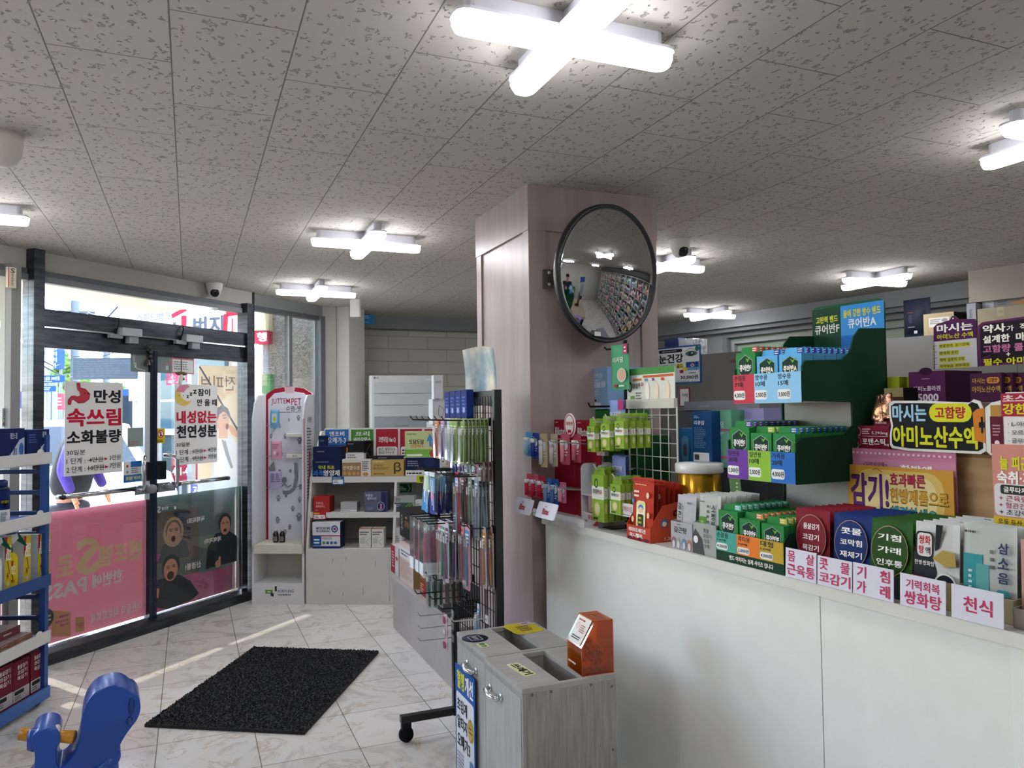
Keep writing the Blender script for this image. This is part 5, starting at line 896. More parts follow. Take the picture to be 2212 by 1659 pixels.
# ================================================================ LOW CABINET BEHIND THE WIRE RACK
b = MB(); b.box(0, 0, 0, 1.33, .62, .30, 'lowcab'); b.box(-.012, -.012, .30, 1.34, .62, .336, 'lowcab'); b.draw((0, 0, 0), (1, 0, 0), (0, 0, 1), 1.33, .3, [('l', [(.3, .62), (.303, .75)], .003, '#66625c'), ('c', .73, .4, .003, .012, '#66625c')])
tag(b.build('low_cabinet', None, (1.245, 5.06, 0), -PI/2), 'low grey cabinet running from the shelf unit to the wire rack', 'cabinet')
LPL = lambda x: (Vector((1.245+x, 5.06, 0)), Vector((1.245+x, 3.8, 0)))
def lbox(u0, u1, v0, v1, x, zb, dep, col, it, label, side=None, rt=()): return carton('health_box', label, 'box', fit(u0, u1, v0, v1, LPL(x), zb), dep, col, it, side=side, right=rt)
lz = .337
lbox(845, 861, 1180, 1243, .03, lz, .13, '#cfc8c4', [('r', 0, 0, .55, 1, '#9a2c3c'), ('m', .1, .2, .45, .8, 6, '#e0c0c0'), ('c', .78, .6, .15, .07, '#b04a50')], 'red and white upright box at the far end of the low grey cabinet')
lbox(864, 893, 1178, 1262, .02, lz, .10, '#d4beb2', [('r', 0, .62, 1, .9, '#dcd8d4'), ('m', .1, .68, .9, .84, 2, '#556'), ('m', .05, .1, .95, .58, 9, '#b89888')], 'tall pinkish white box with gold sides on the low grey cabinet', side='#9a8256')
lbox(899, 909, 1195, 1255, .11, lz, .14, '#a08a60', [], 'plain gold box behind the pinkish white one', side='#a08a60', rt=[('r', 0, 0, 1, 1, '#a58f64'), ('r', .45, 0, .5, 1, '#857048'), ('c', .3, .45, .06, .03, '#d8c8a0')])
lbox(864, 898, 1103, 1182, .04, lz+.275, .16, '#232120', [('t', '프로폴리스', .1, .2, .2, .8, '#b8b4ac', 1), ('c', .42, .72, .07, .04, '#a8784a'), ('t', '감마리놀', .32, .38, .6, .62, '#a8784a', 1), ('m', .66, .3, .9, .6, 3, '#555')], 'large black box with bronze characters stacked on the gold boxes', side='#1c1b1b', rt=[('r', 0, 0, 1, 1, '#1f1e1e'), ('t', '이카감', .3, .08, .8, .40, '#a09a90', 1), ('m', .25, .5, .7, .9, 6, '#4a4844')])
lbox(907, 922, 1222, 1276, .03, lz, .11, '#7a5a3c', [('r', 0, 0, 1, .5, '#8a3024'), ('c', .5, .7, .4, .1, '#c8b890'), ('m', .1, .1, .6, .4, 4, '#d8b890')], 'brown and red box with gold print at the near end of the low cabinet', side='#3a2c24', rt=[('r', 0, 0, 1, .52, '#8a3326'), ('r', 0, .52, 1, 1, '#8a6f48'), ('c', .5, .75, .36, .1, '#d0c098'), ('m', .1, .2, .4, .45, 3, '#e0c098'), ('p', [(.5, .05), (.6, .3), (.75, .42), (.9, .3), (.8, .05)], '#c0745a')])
lbox(926, 975, 1282, 1330, .02, lz, .25, '#2e2e32', [('m', .1, .3, .4, .6, 3, '#667')], 'flat dark grey box at the near end of the low cabinet beside the wire rack')
# ================================================================ BLACK WIRE RACK
GX, GY = 1.08, 3.315; GO = Vector((GX, GY, 0)); BKM = '#17181a|r0.35'
def Z9(z): return 1.43-(1.43-z)*.9
def wire_rack():
    t = thing('wire_rack', 'black wire grid display rack on castors hung with toothbrushes', 'display rack', GO, -PI/2); w = .56
    for x in (0, w-.025): b = MB(); b.box(x, 0, .08, x+.025, .03, 1.51, BKM); b.build('post', t)
    for z in (1.485, .10): b = MB(); b.box(.025, 0, z, w-.025, .025, z+.022, BKM); b.build('crossbar', t)
    b = MB(); n = 17
    for i in range(1, n): x = .02+i*(w-.04)/n; b.tube([(x, .005, .11), (x, .005, 1.49)], .0022, BKM, 4, False)
    for i in range(20): z = .16+i*.07; b.tube([(.01, .008, z), (w-.01, .008, z)], .0022, BKM, 4, False)
    b.build('grid', t)
    for x in (0, w-.03):
        f0 = -.24 if x == 0 else -.03
        b = MB(); b.box(x, f0, .085, x+.03, .22, .115, BKM); b.build('foot', t)
        for y in (f0+.025, .19): b = MB(); b.lathe([(.030, -.014), (.033, 0), (.030, .014)], '#131316', (x+.015, y, .034), 'x'); b.box(x+.0, y-.02, .055, x+.03, y+.02, .085, '#1b1c1f'); b.build('castor', t)
    def hook(x, z, L, col=BKM, r=.003): b = MB(); L *= .68; b.tube([(x, .003, z-.02), (x, -.006, z), (x, -L, z+.004), (x, -L-.012, z+.02)], r, col, 5); b.box(x-.012, -.002, z-.02, x+.012, .002, z+.012, col); b.build('hook', t)
    for x in HX1: hook(x, Z9(1.385), .27)
    for x in HX2: hook(x, Z9(1.20), .11)
    for x in HX3: hook(x, Z9(1.145), .24)
    for x in HX4: hook(x, Z9(.925), .30 if x < .45 else .14)
    for x in HX5: hook(x, Z9(.665), .24)
    for x, z, L in ((.1, .56, .30), (.2, .555, .24), (.32, .54, .24)): hook(x, Z9(z), L*.9)
    hook(.45, Z9(.52), .2, '#d0d0cc')
    for z in (.43, .37, .31): hook(.02, Z9(z), .22, '#a8a8a4', .002)
    return t
HX1 = [.05, .14, .23, .32, .41, .50]; HX2 = [.20, .29, .38, .47, .54]; HX3 = [.03, .09, .16, .34, .42, .5]; HX4 = [.02, .10, .18, .26, .34, .45, .53]; HX5 = [.04, .12, .2, .3]
wire_rack()
def gl(x, y, z): return Vector((GX+y*.55, GY-x, Z9(z)))
def brush_pack(name, label, w, h, card, handle, head='#e8e8ea', group=None, wide=False):
    """toothbrush card: printed backing, clear bubble, brush"""
    t = thing(name, label, 'toothbrush pack', (0, 0, 0), -PI/2, group)
    w *= .92; h *= .9
    b = MB(); b.prism(rrpts(-w/2, -h, w/2, .012, .006, 2), -.0008, .0008, card, 'y'); b.draw((-w/2, -.0008, -h), (1, 0, 0), (0, 0, 1), w, h, [('r', .1, .72, .9, .96, handle), ('m', .2, .74, .8, .92, 3, '#eee'), ('m', .1, .1, .3, .6, 8, '#aaa')]); b.build('card', t)
    b = MB(); b.rbox(-w*.34, -.014, -h*.97, w*.34, -.001, -h*.12, .008, 'cellophane', 'y', 2); b.build('blister', t)
    b = MB(); b.tube([(0, -.006, -h*.93), (0, -.008, -h*.8), (0, -.006, -h*.62), (0, -.007, -h*.5), (0, -.007, -h*.3), (0, -.007, -h*.2)], [.005, .0065, .005, .0055, .003, .003], handle, 7); b.rbox(-.005, -.010, -h*.31, .005, -.005, -h*.17, .003, head, 'y', 2); b.box(-.004, -.014, -h*.30, .004, -.009, -h*.18, '#f2f2f0'); b.build('brush', t)
    return t
_first = {}
def hang(key, mk, x, z, ys, label, group, jit=.0):
    for i, y in enumerate(ys):
        p = gl(x+random.uniform(-jit, jit), -y, z); lab = label if isinstance(label, str) else label(i)
        if len(ys) > 1: lab = ('outermost ' if i == len(ys)-1 else 'innermost ' if i == 0 else ['', 'second innermost ', 'third innermost ', 'fourth innermost ', 'fifth innermost ', 'sixth innermost ', 'seventh innermost ', 'eighth innermost '][i])+lab
        if key not in _first: _first[key] = mk(); o = _first[key]; o.location = p
        else: o = dup(_first[key], p)
        o['label'] = lab; o['group'] = group; o.rotation_euler = (random.uniform(-.03, .03), random.uniform(-.04, .04), -PI/2+random.uniform(-.05, .05))
g = 'toothbrush packs on the black wire rack'
row1 = [('orange', '#d89a78', '#d8743a', 5), ('lilac', '#c4b8cc', '#a88ab8', 5), ('pale blue', '#c8d4dc', '#9ab8d0', 5), ('lime', '#a8b87a', '#8ab03a', 6), ('lime green', '#9cae74', '#86ac3c', 7), ('olive green', '#98a878', '#7ea040', 7)]
for x, (nm, cc, hc, n) in zip(HX1, row1):
    hang('r1'+nm, lambda: brush_pack('toothbrush_pack', '', .05, .185, cc, hc), x, 1.382, [.02+.03*i for i in range(n)], '%s toothbrush pack in the top row of the wire rack' % nm, g, .003)
for x, nm, cc, hc in zip(HX2, ('blue', 'lilac', 'white', 'pink', 'brown'), ('#5a7ab0', '#a89ac0', '#d0d0d4', '#c8a8b0', '#8a7470'), ('#3a5aa0', '#8a70b0', '#c8c8cc', '#c06a80', '#7a5a50')):
    hang('r2'+nm, lambda: brush_pack('floss_pack', '', .05, .07, cc, hc), x, 1.197, [.02, .05, .08], 'small %s pack in the second row of the wire rack' % nm, 'small packs in the second row')
def bag(cols, w=.08, h=.18):
    b = pouch_mesh(w, h, .018, 'cellophane', [('p', [(.08, .0), (.08, .45), (.5, .62), (.92, .45), (.92, .0)], cols[0]), ('r', .1, .5, .9, .85, cols[1]), ('c', .5, .42, .25, .12, cols[2]), ('l', [(.3, .8), (.5, .2)], .008, '#e0e4e8'), ('l', [(.6, .8), (.7, .1)], .006, '#e0e4e8'), ('r', .08, .88, .92, .98, '#d8dde2')])
    o = b.build('floss_bag'); return tag(o, 'x', 'pouch')
for x, nm, cols in zip(HX3[:3], ('white and blue', 'green and blue', 'deep blue'), (('#3a8ac0', '#c4ccd0', '#e8e8ea'), ('#3a90c8', '#a8c890', '#23407a'), ('#2a3c94', '#6a9ac8', '#c83a48'))):
    def mk(): o = bag(cols); return o
    for i in range(4):
        k = 'bag'+nm; p = gl(x-.04, -(.06+.055*i), .945)
        if k not in _first: _first[k] = mk(); o = _first[k]
        else: o = dup(_first[k], p)
        o.location = p; o['label'] = '%s %s floss pick bag on the wire rack' % (['innermost', 'second innermost', 'third innermost', 'outermost'][i], nm); o['group'] = 'plastic bags on the wire rack'; o.rotation_euler = (random.uniform(-.12, 0), 0, -PI/2+random.uniform(-.15, .15))
hang('red', lambda: brush_pack('toothbrush_pack', '', .06, .275, '#b02c30', '#9ab0d0', '#d8883a'), .36, 1.142, [.16], 'long red toothbrush card in front of the grey ones', g)
for x, hc in ((.34, '#a06a74'), (.42, '#7a9a88'), (.5, '#6a8aa8')):
    hang('gr%s' % hc, lambda: brush_pack('toothbrush_pack', '', .05, .27, '#9aa09a', hc), x, 1.142, [.02, .045, .07, .10], 'long grey toothbrush card with a %s handle' % {'#a06a74': 'dull red', '#7a9a88': 'green', '#6a8aa8': 'blue'}[hc], g)
# paste and brush travel sets
def travel():
    t = thing('travel_set', '', 'toothbrush pack', (0, 0, 0), -PI/2); b = MB(); b.rbox(-.028, -.02, -.22, .028, 0, 0, .01, 'clear_plastic', 'y'); b.build('case', t)
    b = MB(); b.tube([(-.01, -.01, -.2), (-.01, -.01, -.05)], [.004, .003], '#4aa08a', 6); b.box(-.014, -.016, -.05, -.006, -.008, -.02, '#eee'); b.build('brush', t)
    b = MB(); b.prism([(.004, -.17), (.02, -.17), (.016, -.05), (.008, -.05)], -.015, -.005, '#b8607e', 'y'); b.box(.006, -.014, -.04, .014, -.006, -.028, '#e8e8e8'); b.build('paste_tube', t)
    b = MB(); b.box(-.026, -.021, -.225, .026, .001, -.175, '#d8dce0'); b.build('base', t); return t
for i, x in enumerate(HX4[:3]): hang('tr', travel, x, .92, [.30-.0*i, .27, .23, .19], ['clear travel toothbrush set at the far end of the lower row', 'clear travel toothbrush set on the second hook of the lower row', 'clear travel toothbrush set on the third hook of the lower row'][i], 'travel toothbrush sets on the wire rack')
for x, nm, hc in ((HX4[3], 'orange and lilac', '#d8704a'), (HX4[3]+.03, 'lilac', '#8a74b4'), (HX4[4]-.02, 'green', '#4a9a58'), (HX4[4]+.02, 'purple', '#6a3a80')):
    hang('r4'+nm, lambda: brush_pack('toothbrush_pack', '', .045, .25, '#c4c0c8', hc), x, .92, [.06, .12, .18, .24], '%s toothbrush pack in the lower row of the wire rack' % nm, g, .002)
hang('kid', lambda: brush_pack('toothbrush_pack', '', .06, .27, '#c890a0', '#4a88c0'), HX4[5], .92, [.14], 'pink child toothbrush card with a blue handle in the lower row', g); hang('kid2', lambda: brush_pack('toothbrush_pack', '', .05, .25, '#c8a8b0', '#d8687a'), HX4[5]-.05, .92, [.15, .1], 'pink toothbrush pack beside the child card in the lower row', g)
hang('or', lambda: brush_pack('toothbrush_pack', '', .05, .25, '#b8a8a8', '#c8801e'), HX4[6], .92, [.02, .07], 'amber handled toothbrush pack by the near post', g)
hang('tw', lambda: brush_pack('toothbrush_pack', '', .05, .19, '#a8b8b0', '#2a6a5a'), HX5[0], .66, [.10, .15, .2], 'white and dark green toothbrush pack in the bottom row', g); hang('bk', lambda: brush_pack('toothbrush_pack', '', .05, .13, '#4a4240', '#8a5040'), HX5[2], .66, [.05, .1, .15], 'black and brown pack in the bottom row of the wire rack', g)
hang('lb', lambda: brush_pack('toothbrush_pack', '', .03, .2, '#b8c8d4', '#5aa0d0'), HX5[3]+.1, .56, [.03], 'light blue pack hanging alone low on the wire rack', g)
for i, z in enumerate((.43, .37, .31)):
    b = pouch_mesh(.05, .055, .014, '#c8b0b4', [('c', .5, .5, .35, .3, '#a8405a' if i != 1 else '#d8d4d4'), ('m', .2, .2, .8, .4, 2, '#555')]); o = b.build('hair_tie_pack', None, gl(-.005, -.06, z-.06), -PI/2); tag(o, ['top', 'middle', 'lowest'][i]+' of three small pink packs on the grey hooks at the rack foot', 'pouch', 'small pink packs')
# pale picture sheet clipped over the rack, blue net packs at its top
b = MB(); vs = []; 
for j in range(9):
    for i in range(7): x, z = i/6, j/8; vs.append((x*.17, .02*math.sin(PI*x)+.015*math.sin(3*z)-.01*z, z*.245+.012*math.sin(PI*x)))
b.add(vs, [(j*7+i, j*7+i+1, j*7+i+8, j*7+i+7) for j in range(8) for i in range(6)], '#c6d2d4', True)
o = b.build('picture_sheet', None, gl(.26, -.035, 1.44), -PI/2+.5); tag(o, 'curled pale blue and white picture sheet clipped over the top of the wire rack', 'sheet')
so_ = o.modifiers.new('s', 'SOLIDIFY'); so_.thickness = .001
noisemat('washed_print', '#7fa3b8', '#e6dfcd', 16, .5, 5, stretch=(1, 1, .6)); o.data.materials[0] = MATS['washed_print']
for i in range(4):
    b = MB(); b.rbox(0, -.03, 0, .07, 0, .12, .01, '#1b3278', 'y'); b.draw((0, -.0301, 0), (1, 0, 0), (0, 0, 1), .07, .12, [('m', .15, .2, .85, .8, 5, '#4a70c8'), ('c', .5, .3, .2, .1, '#9ab0e0')]); tag(b.build('net_pack', None, gl(.06+.075*i, -.02, 1.39+.001*i), -PI/2), ['blue pack at the far post under the rack top', 'second blue pack under the rack top', 'third blue pack under the rack top behind the picture sheet', 'fourth blue pack under the rack top'][i], 'pouch', 'blue packs under the rack top')
# ================================================================ RECYCLING BINS
def bin_unit(origin, label, items, hz, latch_x):
    t = thing('recycling_bin', label, 'bin', origin, -PI/2); w, d, h = .305, .305, .64; g = 'greywood'
    b = MB(); b.box(0, .014, 0, .014, d, h-.014, g); b.box(w-.014, .014, 0, w, d, h-.014, g); b.box(.014, d-.014, 0, w-.014, d, h-.014, g); b.box(.014, .014, 0, w-.014, d-.014, .02, g); b.build('cabinet_body', t)
    b = MB(); b.box(0, 0, h-.014, w, .125, h, 'greytop'); b.box(0, .205, h-.014, w, d, h, 'greytop'); b.box(0, .125, h-.014, .016, .205, h, 'greytop'); b.box(w-.016, .125, h-.014, w, .205, h, 'greytop')
    for y in (.125, .201): b.box(.016, y, h-.07, w-.016, y+.004, h-.0135, '#7d7a74')
    if items: b.draw((0, 0, h), (0, 1, 0), (-1, 0, 0), d, w, []); 
    b.build('top_panel', t)
    b = MB(); b.box(.017, .13, .1, w-.017, .20, h-.10, '#15161a|r0.3'); b.build('bin_liner', t)
    b = MB(); b.box(.012, 0, .03, w-.012, .0135, h-.03, 'greytop'); dr = b.build('door', t)
    b = MB(); b.box(0, .001, h-.03, w, .0135, h-.0145, g); b.box(0, .001, 0, .010, .0135, h-.03, g); b.box(w-.010, .001, 0, w, .0135, h-.03, g); b.build('front_frame', t)
    b = MB(); x = hz; z = h-.075; b.tube([(x-.045, 0, z), (x-.045, -.018, z-.004), (x, -.026, z-.006), (x+.045, -.018, z-.004), (x+.045, 0, z)], .0075, 'chrome', 10); b.blob((x-.045, -.002, z), (.01, .005, .012), 'chrome'); b.blob((x+.045, -.002, z), (.01, .005, .012), 'chrome'); b.build('handle', dr)
    for x_, y_ in ((w+.0003, .05), (w+.0003, .13), (w+.0003, .28), (w+.0003, .34)):
        pass
    b = MB()
    for y_, z_ in ((.03, h-.02), (.09, h-.02), (.22, h-.02), (.29, h-.035), (.29, h-.22)): b.draw((w, y_-.004, z_-.004), (0, 1, 0), (0, 0, 1), .008, .008, [('c', .5, .5, .5, .5, '#4c463f'), ('c', .5, .5, .25, .25, '#8a857c')])
    b.build('screw', t)
    return t
O1 = Vector((.88, 2.64, 0)); O2 = Vector((.868, 2.33, 0))
bin_unit(O1, 'far left unit of the grey wooden recycling bins, with the omega poster on its door', 0, .16, 0); bin_unit(O2, 'near right unit of the grey wooden recycling bins, carrying the orange donation box', 0, .10, 0)
bt = .6402
def topst(name, label, pts, items, col, cat='sticker'):
    Q = [onz(u, v, bt) for u, v in pts]; o = Q[0]; U = (Q[1]-Q[0]); V = Q[3]-Q[0]; b = MB(); V = V-U*(V.dot(U)/U.dot(U)); w, h = U.length, V.length
    yaw = rel(U.normalized()); b.prism(rrpts(0, 0, w, h, min(w, h)*(.5 if 'round' in label else .2), 5), 0, .0008, col); b.draw((0, 0, .0008), (1, 0, 0), (0, 1, 0), w, h, items); tag(b.build(name, None, o, yaw), label, cat)
q = onz(1026, 1379, bt); b = MB(); b.lathe([(.046, 0), (.046, .0007)], '#2a2d3c', n=32); b.draw((-.046, .046, .0007), (0, -1, 0), (1, 0, 0), .092, .092, [('l', [(.22, .28), (.78, .28), (.78, .72), (.22, .72), (.22, .28)], .002, '#d8d8dc'), ('t', '페트', .30, .4, .48, .62, '#d8d8dc', 2), ('t', 'PET', .54, .42, .70, .58, '#d8d8dc', 1)]); tag(b.build('bin_sticker', None, q), 'dark round sticker with a white frame mark on the far bin', 'sticker')
q = onz(1045, 1394, bt); b = MB(); b.prism(rrpts(-.02, -.026, .014, .026, .012, 4), 0, .0012, '#ccd4a4'); b.draw((-.02, .026, .0012), (0, -1, 0), (1, 0, 0), .052, .034, [('c', .28, .5, .2, .32, '#3f7a44'), ('t', '병', .58, .2, .88, .8, '#3f7a44', 2)]); tag(b.build('bin_sticker', None, q), 'small cream and green bottle sticker on the far bin', 'sticker')
topst('bin_sticker', 'cream sticker with the dark word 쓰레기 on the near bin', [(1093, 1436), (1134, 1462), (1156, 1456), (1118, 1431)], [('t', '쓰레기', .08, .15, .92, .85, '#26272a', 3)], '#d6d8a8')
topst('notice_card', 'yellow notice card with a pink corner lying on the back of the far bin', [(1118, 1372), (1180, 1362), (1150, 1346), (1095, 1350)], [('m', .3, .2, .8, .7, 4, '#2a2a24'), ('p', [(.55, 1), (1, 1), (1, .72), (.6, .72)], '#c8b0c0'), ('m', .65, .78, .95, .94, 1, '#6a3060')], '#c8b432', 'card')
P, w, h, yaw = fit(985, 1042, 1452, 1690, (Vector((.866, 3.0, 0)), Vector((.866, 2.6, 0))))
board('omega_poster', 'blue edged poster hung on the far bin door with words 혈행개선 초임계 알티지 오메가3', 'poster', (Vector((.868, P.y, .085)), .20, .455, -PI/2),
    [('r', 0, 0, 1, 1, '#2a5aa4'), ('rr', .05, .05, .95, .80, .03, '#dfe2ea'), ('t', '혈행', .1, .83, .48, .97, '#d8d82a', 3), ('t', '개선', .52, .83, .92, .97, Wt, 3), ('t', '초임계', .1, .66, .62, .76, K_, 3), ('t', '알티지', .1, .53, .62, .63, K_, 3), ('t', '오메가3', .1, .39, .76, .50, K_, 3),
     ('c', .80, .60, .14, .085, '#b8963a'), ('c', .80, .60, .11, .068, '#c8aa4c'), ('m', .72, .57, .88, .63, 2, '#6a5020'), ('m', .1, .2, .5, .36, 6, '#99a'), ('rr', .74, .28, .93, .38, .02, '#5a88c0'), ('r', .60, .1, .78, .26, '#5c5e64'), ('rr', .08, .06, .5, .13, .02, '#2a2c34'), ('t', '고혈압', .14, .075, .44, .115, Wt, 2), ('rr', .55, .02, .92, .07, .02, '#3a70b8')], '#2a5aa4', .002)
# ================================================================ ORANGE DONATION BOX
def donation():
    a = onz(1258, 1462, bt); c = onz(1325, 1452, bt); d_ = onz(1213, 1421, bt)
    U = (c-a); w = U.length; U.normalize(); yaw = rel(U); V = Vector((-U.y, U.x, 0)); dep = max(.08, (d_-a).dot(V)); print('donation', w, dep, a)
    t = thing('donation_box', 'orange see-through donation box full of coins on the near bin', 'donation box', a+V*0, yaw); w = min(.12, max(.08, w)); dep = .105; th = .003; h0, h1 = .10, .155
    # slanted face looks away from the right hand side, along -x
    m = 'orange_acrylic'; b = MB()
    b.box(0, 0, 0, w, dep, th, m); b.box(0, 0, th, th, dep, h0-.02, m); b.box(w-th, 0, th, w, dep, h1, m)
    for y in (0, dep-th): b.prism([(th, th), (w-th, th), (w-th, h1-.0), (.045, h1-.0), (th, h0-.02)], y, y+th, m, 'y')
    b.build('box_shell', t)
    b = MB(); b.prism([(0, h0-.02), (.045, h1), (.045, h1+th), (-.002, h0-.018)], 0, dep, m, 'y'); b.build('slanted_panel', t)
    b = MB(); b.box(.04, 0, h1, w, .045, h1+th, m); b.box(.04, .08, h1, w, dep, h1+th, m); b.box(.04, .045, h1, .065, .08, h1+th, m); b.box(.073, .045, h1, w, .08, h1+th, m); b.build('slotted_lid', t)
    b = MB(); e = '#c8481c|r0.2'
    for p, q in (((0, 0, 0), (w, 0, 0)), ((w, 0, 0), (w, 0, h1)), ((0, 0, 0), (0, 0, h0-.02)), ((0, 0, h0-.02), (.045, 0, h1)), ((.045, 0, h1+.003), (w, 0, h1+.003)), ((w, 0, h1), (w, dep, h1)), ((.045, 0, h1+.003), (.045, dep, h1+.003)), ((0, 0, h0-.02), (0, dep, h0-.02)), ((w, dep, h1), (.045, dep, h1))): b.tube([p, q], .0014, e, 5)
    b.build('edge', t)
    b = MB(); n = Vector((-(h1-h0+.02), 0, .045)).normalized(); up = Vector((.045, 0, h1-h0+.02)).normalized(); o = Vector((0, 0, h0-.02))+n*.004+up*.004+Vector((0, dep-.012, 0))
    b.draw(o, (0, -1, 0), up, dep-.024, .084, [('rr', 0, 0, 1, 1, .08, '#e6e2dc'), ('m', .1, .78, .9, .9, 1, '#b03a40'), ('c', .24, .62, .13, .12, '#e4bcb8'), ('c', .24, .62, .09, .08, '#e6dcd6'), ('m', .45, .4, .9, .7, 4, '#c07a74'), ('m', .12, .12, .9, .28, 2, '#3a3a3c')]); b.build('paper_label', t)
    b = MB(); b.draw((-.0003, dep-.01, .018), (0, -1, 0), (0, 0, 1), dep-.03, .012, [('m', 0, 0, 1, 1, 1, '#e8d0b8')]); b.build('lettering', t)
    proto = None; rr = random.Random(11)
    for i in range(110):
        x = rr.uniform(.014, w-.014); y = rr.uniform(.014, dep-.014); hmax = .052+.02*math.sin(x*40)+.018*(y/dep); z = th+.006+hmax*rr.random()**.8
        rot = (rr.uniform(-1.3, 1.3), rr.uniform(-1.3, 1.3), rr.uniform(0, 6)) if z > .012 else (0, 0, 0)
        p = t.matrix_basis @ Vector((x, y, z)) if 0 else a+Matrix.Rotation(yaw, 3, 'Z') @ Vector((x, y, z))
        if proto is None: b = MB(); b.lathe([(.0095, -.0008), (.0105, 0), (.0095, .0008)], 'coin', n=14); proto = tag(b.build('coin'), 'copper brown coin in the heap inside the orange donation box', 'coin', 'coins in the orange donation box'); o = proto
        else: o = dup(proto, p)
        o.location = p; o.rotation_euler = rot
donation()
# white cloud-edged board standing in front of the near bin
q = at(1239, 1659, 2.12); b = MB(); k = 2.12/1660
pts = [(-.045, 0), (-.045, .375), (-.040, .41), (-.02, .432), (.0, .437), (.016, .425), (.020, .405), (.030, .412), (.045, .408), (.055, .392), (.058, .37), (.06, 0)]
b.prism(pts, 0, .006, '#e2e0de', 'y'); b.prism([(-.03, 0), (.04, 0), (.04, .004), (-.03, .004)], .006, .1, '#e2e0de', 'y'); tag(b.build('cloud_board', None, (q.x, q.y, 0), -YAW), 'white board with a cloud shaped top standing low in front of the near bin', 'board')
# ================================================================ COUNTER
def counter():
    t = thing('counter', 'long white counter running from the mauve pillar along the right side', 'counter', C0, rel(EC)); Lc = 3.3; w = '#e6e7e2|r0.3'
    b = MB(); b.box(0.065, .018, 0, 1.483, .6, .955, w); b.build('front_panel', t); b = MB(); b.box(1.486, .018, 0, 1.952, .6, .955, w); b.build('front_panel', t)
    b = MB(); b.box(1.955, .012, 0, Lc, .6, .955, '#eaeae6|r0.3'); b.draw((1.955, .012, 0), (1, 0, 0), (0, 0, 1), .6, .955, [('p', [(.06, .60), (.09, .61), (.115, .40), (.10, .38)], '#16181c'), ('l', [(.10, .53), (.3, .53)], .016, '#16181c'), ('l', [(.11, .43), (.3, .43)], .016, '#16181c'), ('l', [(.3, .62), (.3, .36)], .03, '#16181c'), ('p', [(.07, .33), (.12, .34), (.4, .3), (.4, 0), (.13, .0), (.10, .18)], '#181b22'), ('p', [(.07, .28), (.16, .10), (.22, 0), (.11, 0), (.07, .18)], '#b8988a')]); b.build('front_banner', t)
    b = MB(); b.box(0.065, .0, .957, Lc, .62, CZ, '#d4d3cc|r0.3'); b.build('worktop', t)
counter()
def cb(name, u0, u1, v0, v1, n, dep, col, front, label, cat='box', zb=CZ, side=None, right=(), left=(), group=None, top=()): return carton(name, label, cat, fit(u0, u1, v0, v1, cpl(n), zb), dep, col, front, right, left, top, group, side)
def cbd(name, u0, u1, v0, v1, n, front, label, cat='sign', col='#ddd', zb=None, th=.003, tilt=0): return board(name, label, cat, fit(u0, u1, v0, v1, cpl(n), zb), front, col, th, tilt=tilt)
CY = rel(EC)
# ---- lip balm stand beside the pillar
RE = '#a01c34'
def lip_stand():
    P, w, h, _ = fit(1198, 1299, 907, 1104, cpl(.10), CZ+.012); t = thing('lip_balm_stand', 'red lip balm display stand with white script at the pillar end of the counter', 'display stand', Vector((P.x, P.y, CZ)), CY)
    for i in (0, 1):
        b = MB(); x0 = i*w/2+.002; b.prism(rrpts(x0, .012, x0+w/2-.004, h+.012, .01, 2), 0, .006, RE, 'y')
        b.draw((x0, 0, .012), (1, 0, 0), (0, 0, 1), w/2-.004, h, [('t', 'Blistex', .08, .83, .62, .92, Wt, 3), ('m', .08, .96, .3, .98, 1, '#e8c0c8'), ('m', .08, .78, .5, .80, 1, '#e8c0c8'), ('m', .5, .87, .92, .90, 1, '#e8c0c8')]); b.build('back_panel', t)
    b = MB(); b.box(-.01, -.11, 0, w+.05, .02, .012, '#c8c8cc'); b.box(-.01, -.11, .012, w+.05, -.107, .03, '#d8d8da'); b.build('tray', t)
    for i, (z, n) in enumerate(((.305, 6), (.125, 6))):
        for k in range(n): b = MB(); x = .02+k*w/n; b.tube([(x, .0, z), (x, -.13, z+.012), (x, -.145, z+.03)], .0022, '#8c8c90', 5); b.build('hook', t)
    return P, w
LP_, lw = lip_stand()
def lpk(x, y, z, w, h, col, cap, tube, label, k=0):
    p = LP_+EC*x-NC*y; t = thing('lip_balm_pack', label, 'lip balm', (p.x, p.y, z), CY+k, 'lip balm packs on the red stand')
    b = MB(); b.rbox(-w/2, -.001, -h, w/2, .001, .012, .006, col, 'y', 2); b.draw((-w/2, -.001, -h), (1, 0, 0), (0, 0, 1), w, h, [('c', .5, .7, .3, .18, '#dde4ee'), ('m', .2, .3, .8, .5, 2, '#eee')]); b.build('card', t)
    b = MB(); b.tube([(-w*.1, -.012, -h*.9), (-w*.1, -.012, -h*.3)], .009, tube, 10); b.tube([(-w*.1, -.012, -h*.3), (-w*.1, -.012, -h*.12)], .0095, cap, 10); b.build('balm_tube', t)
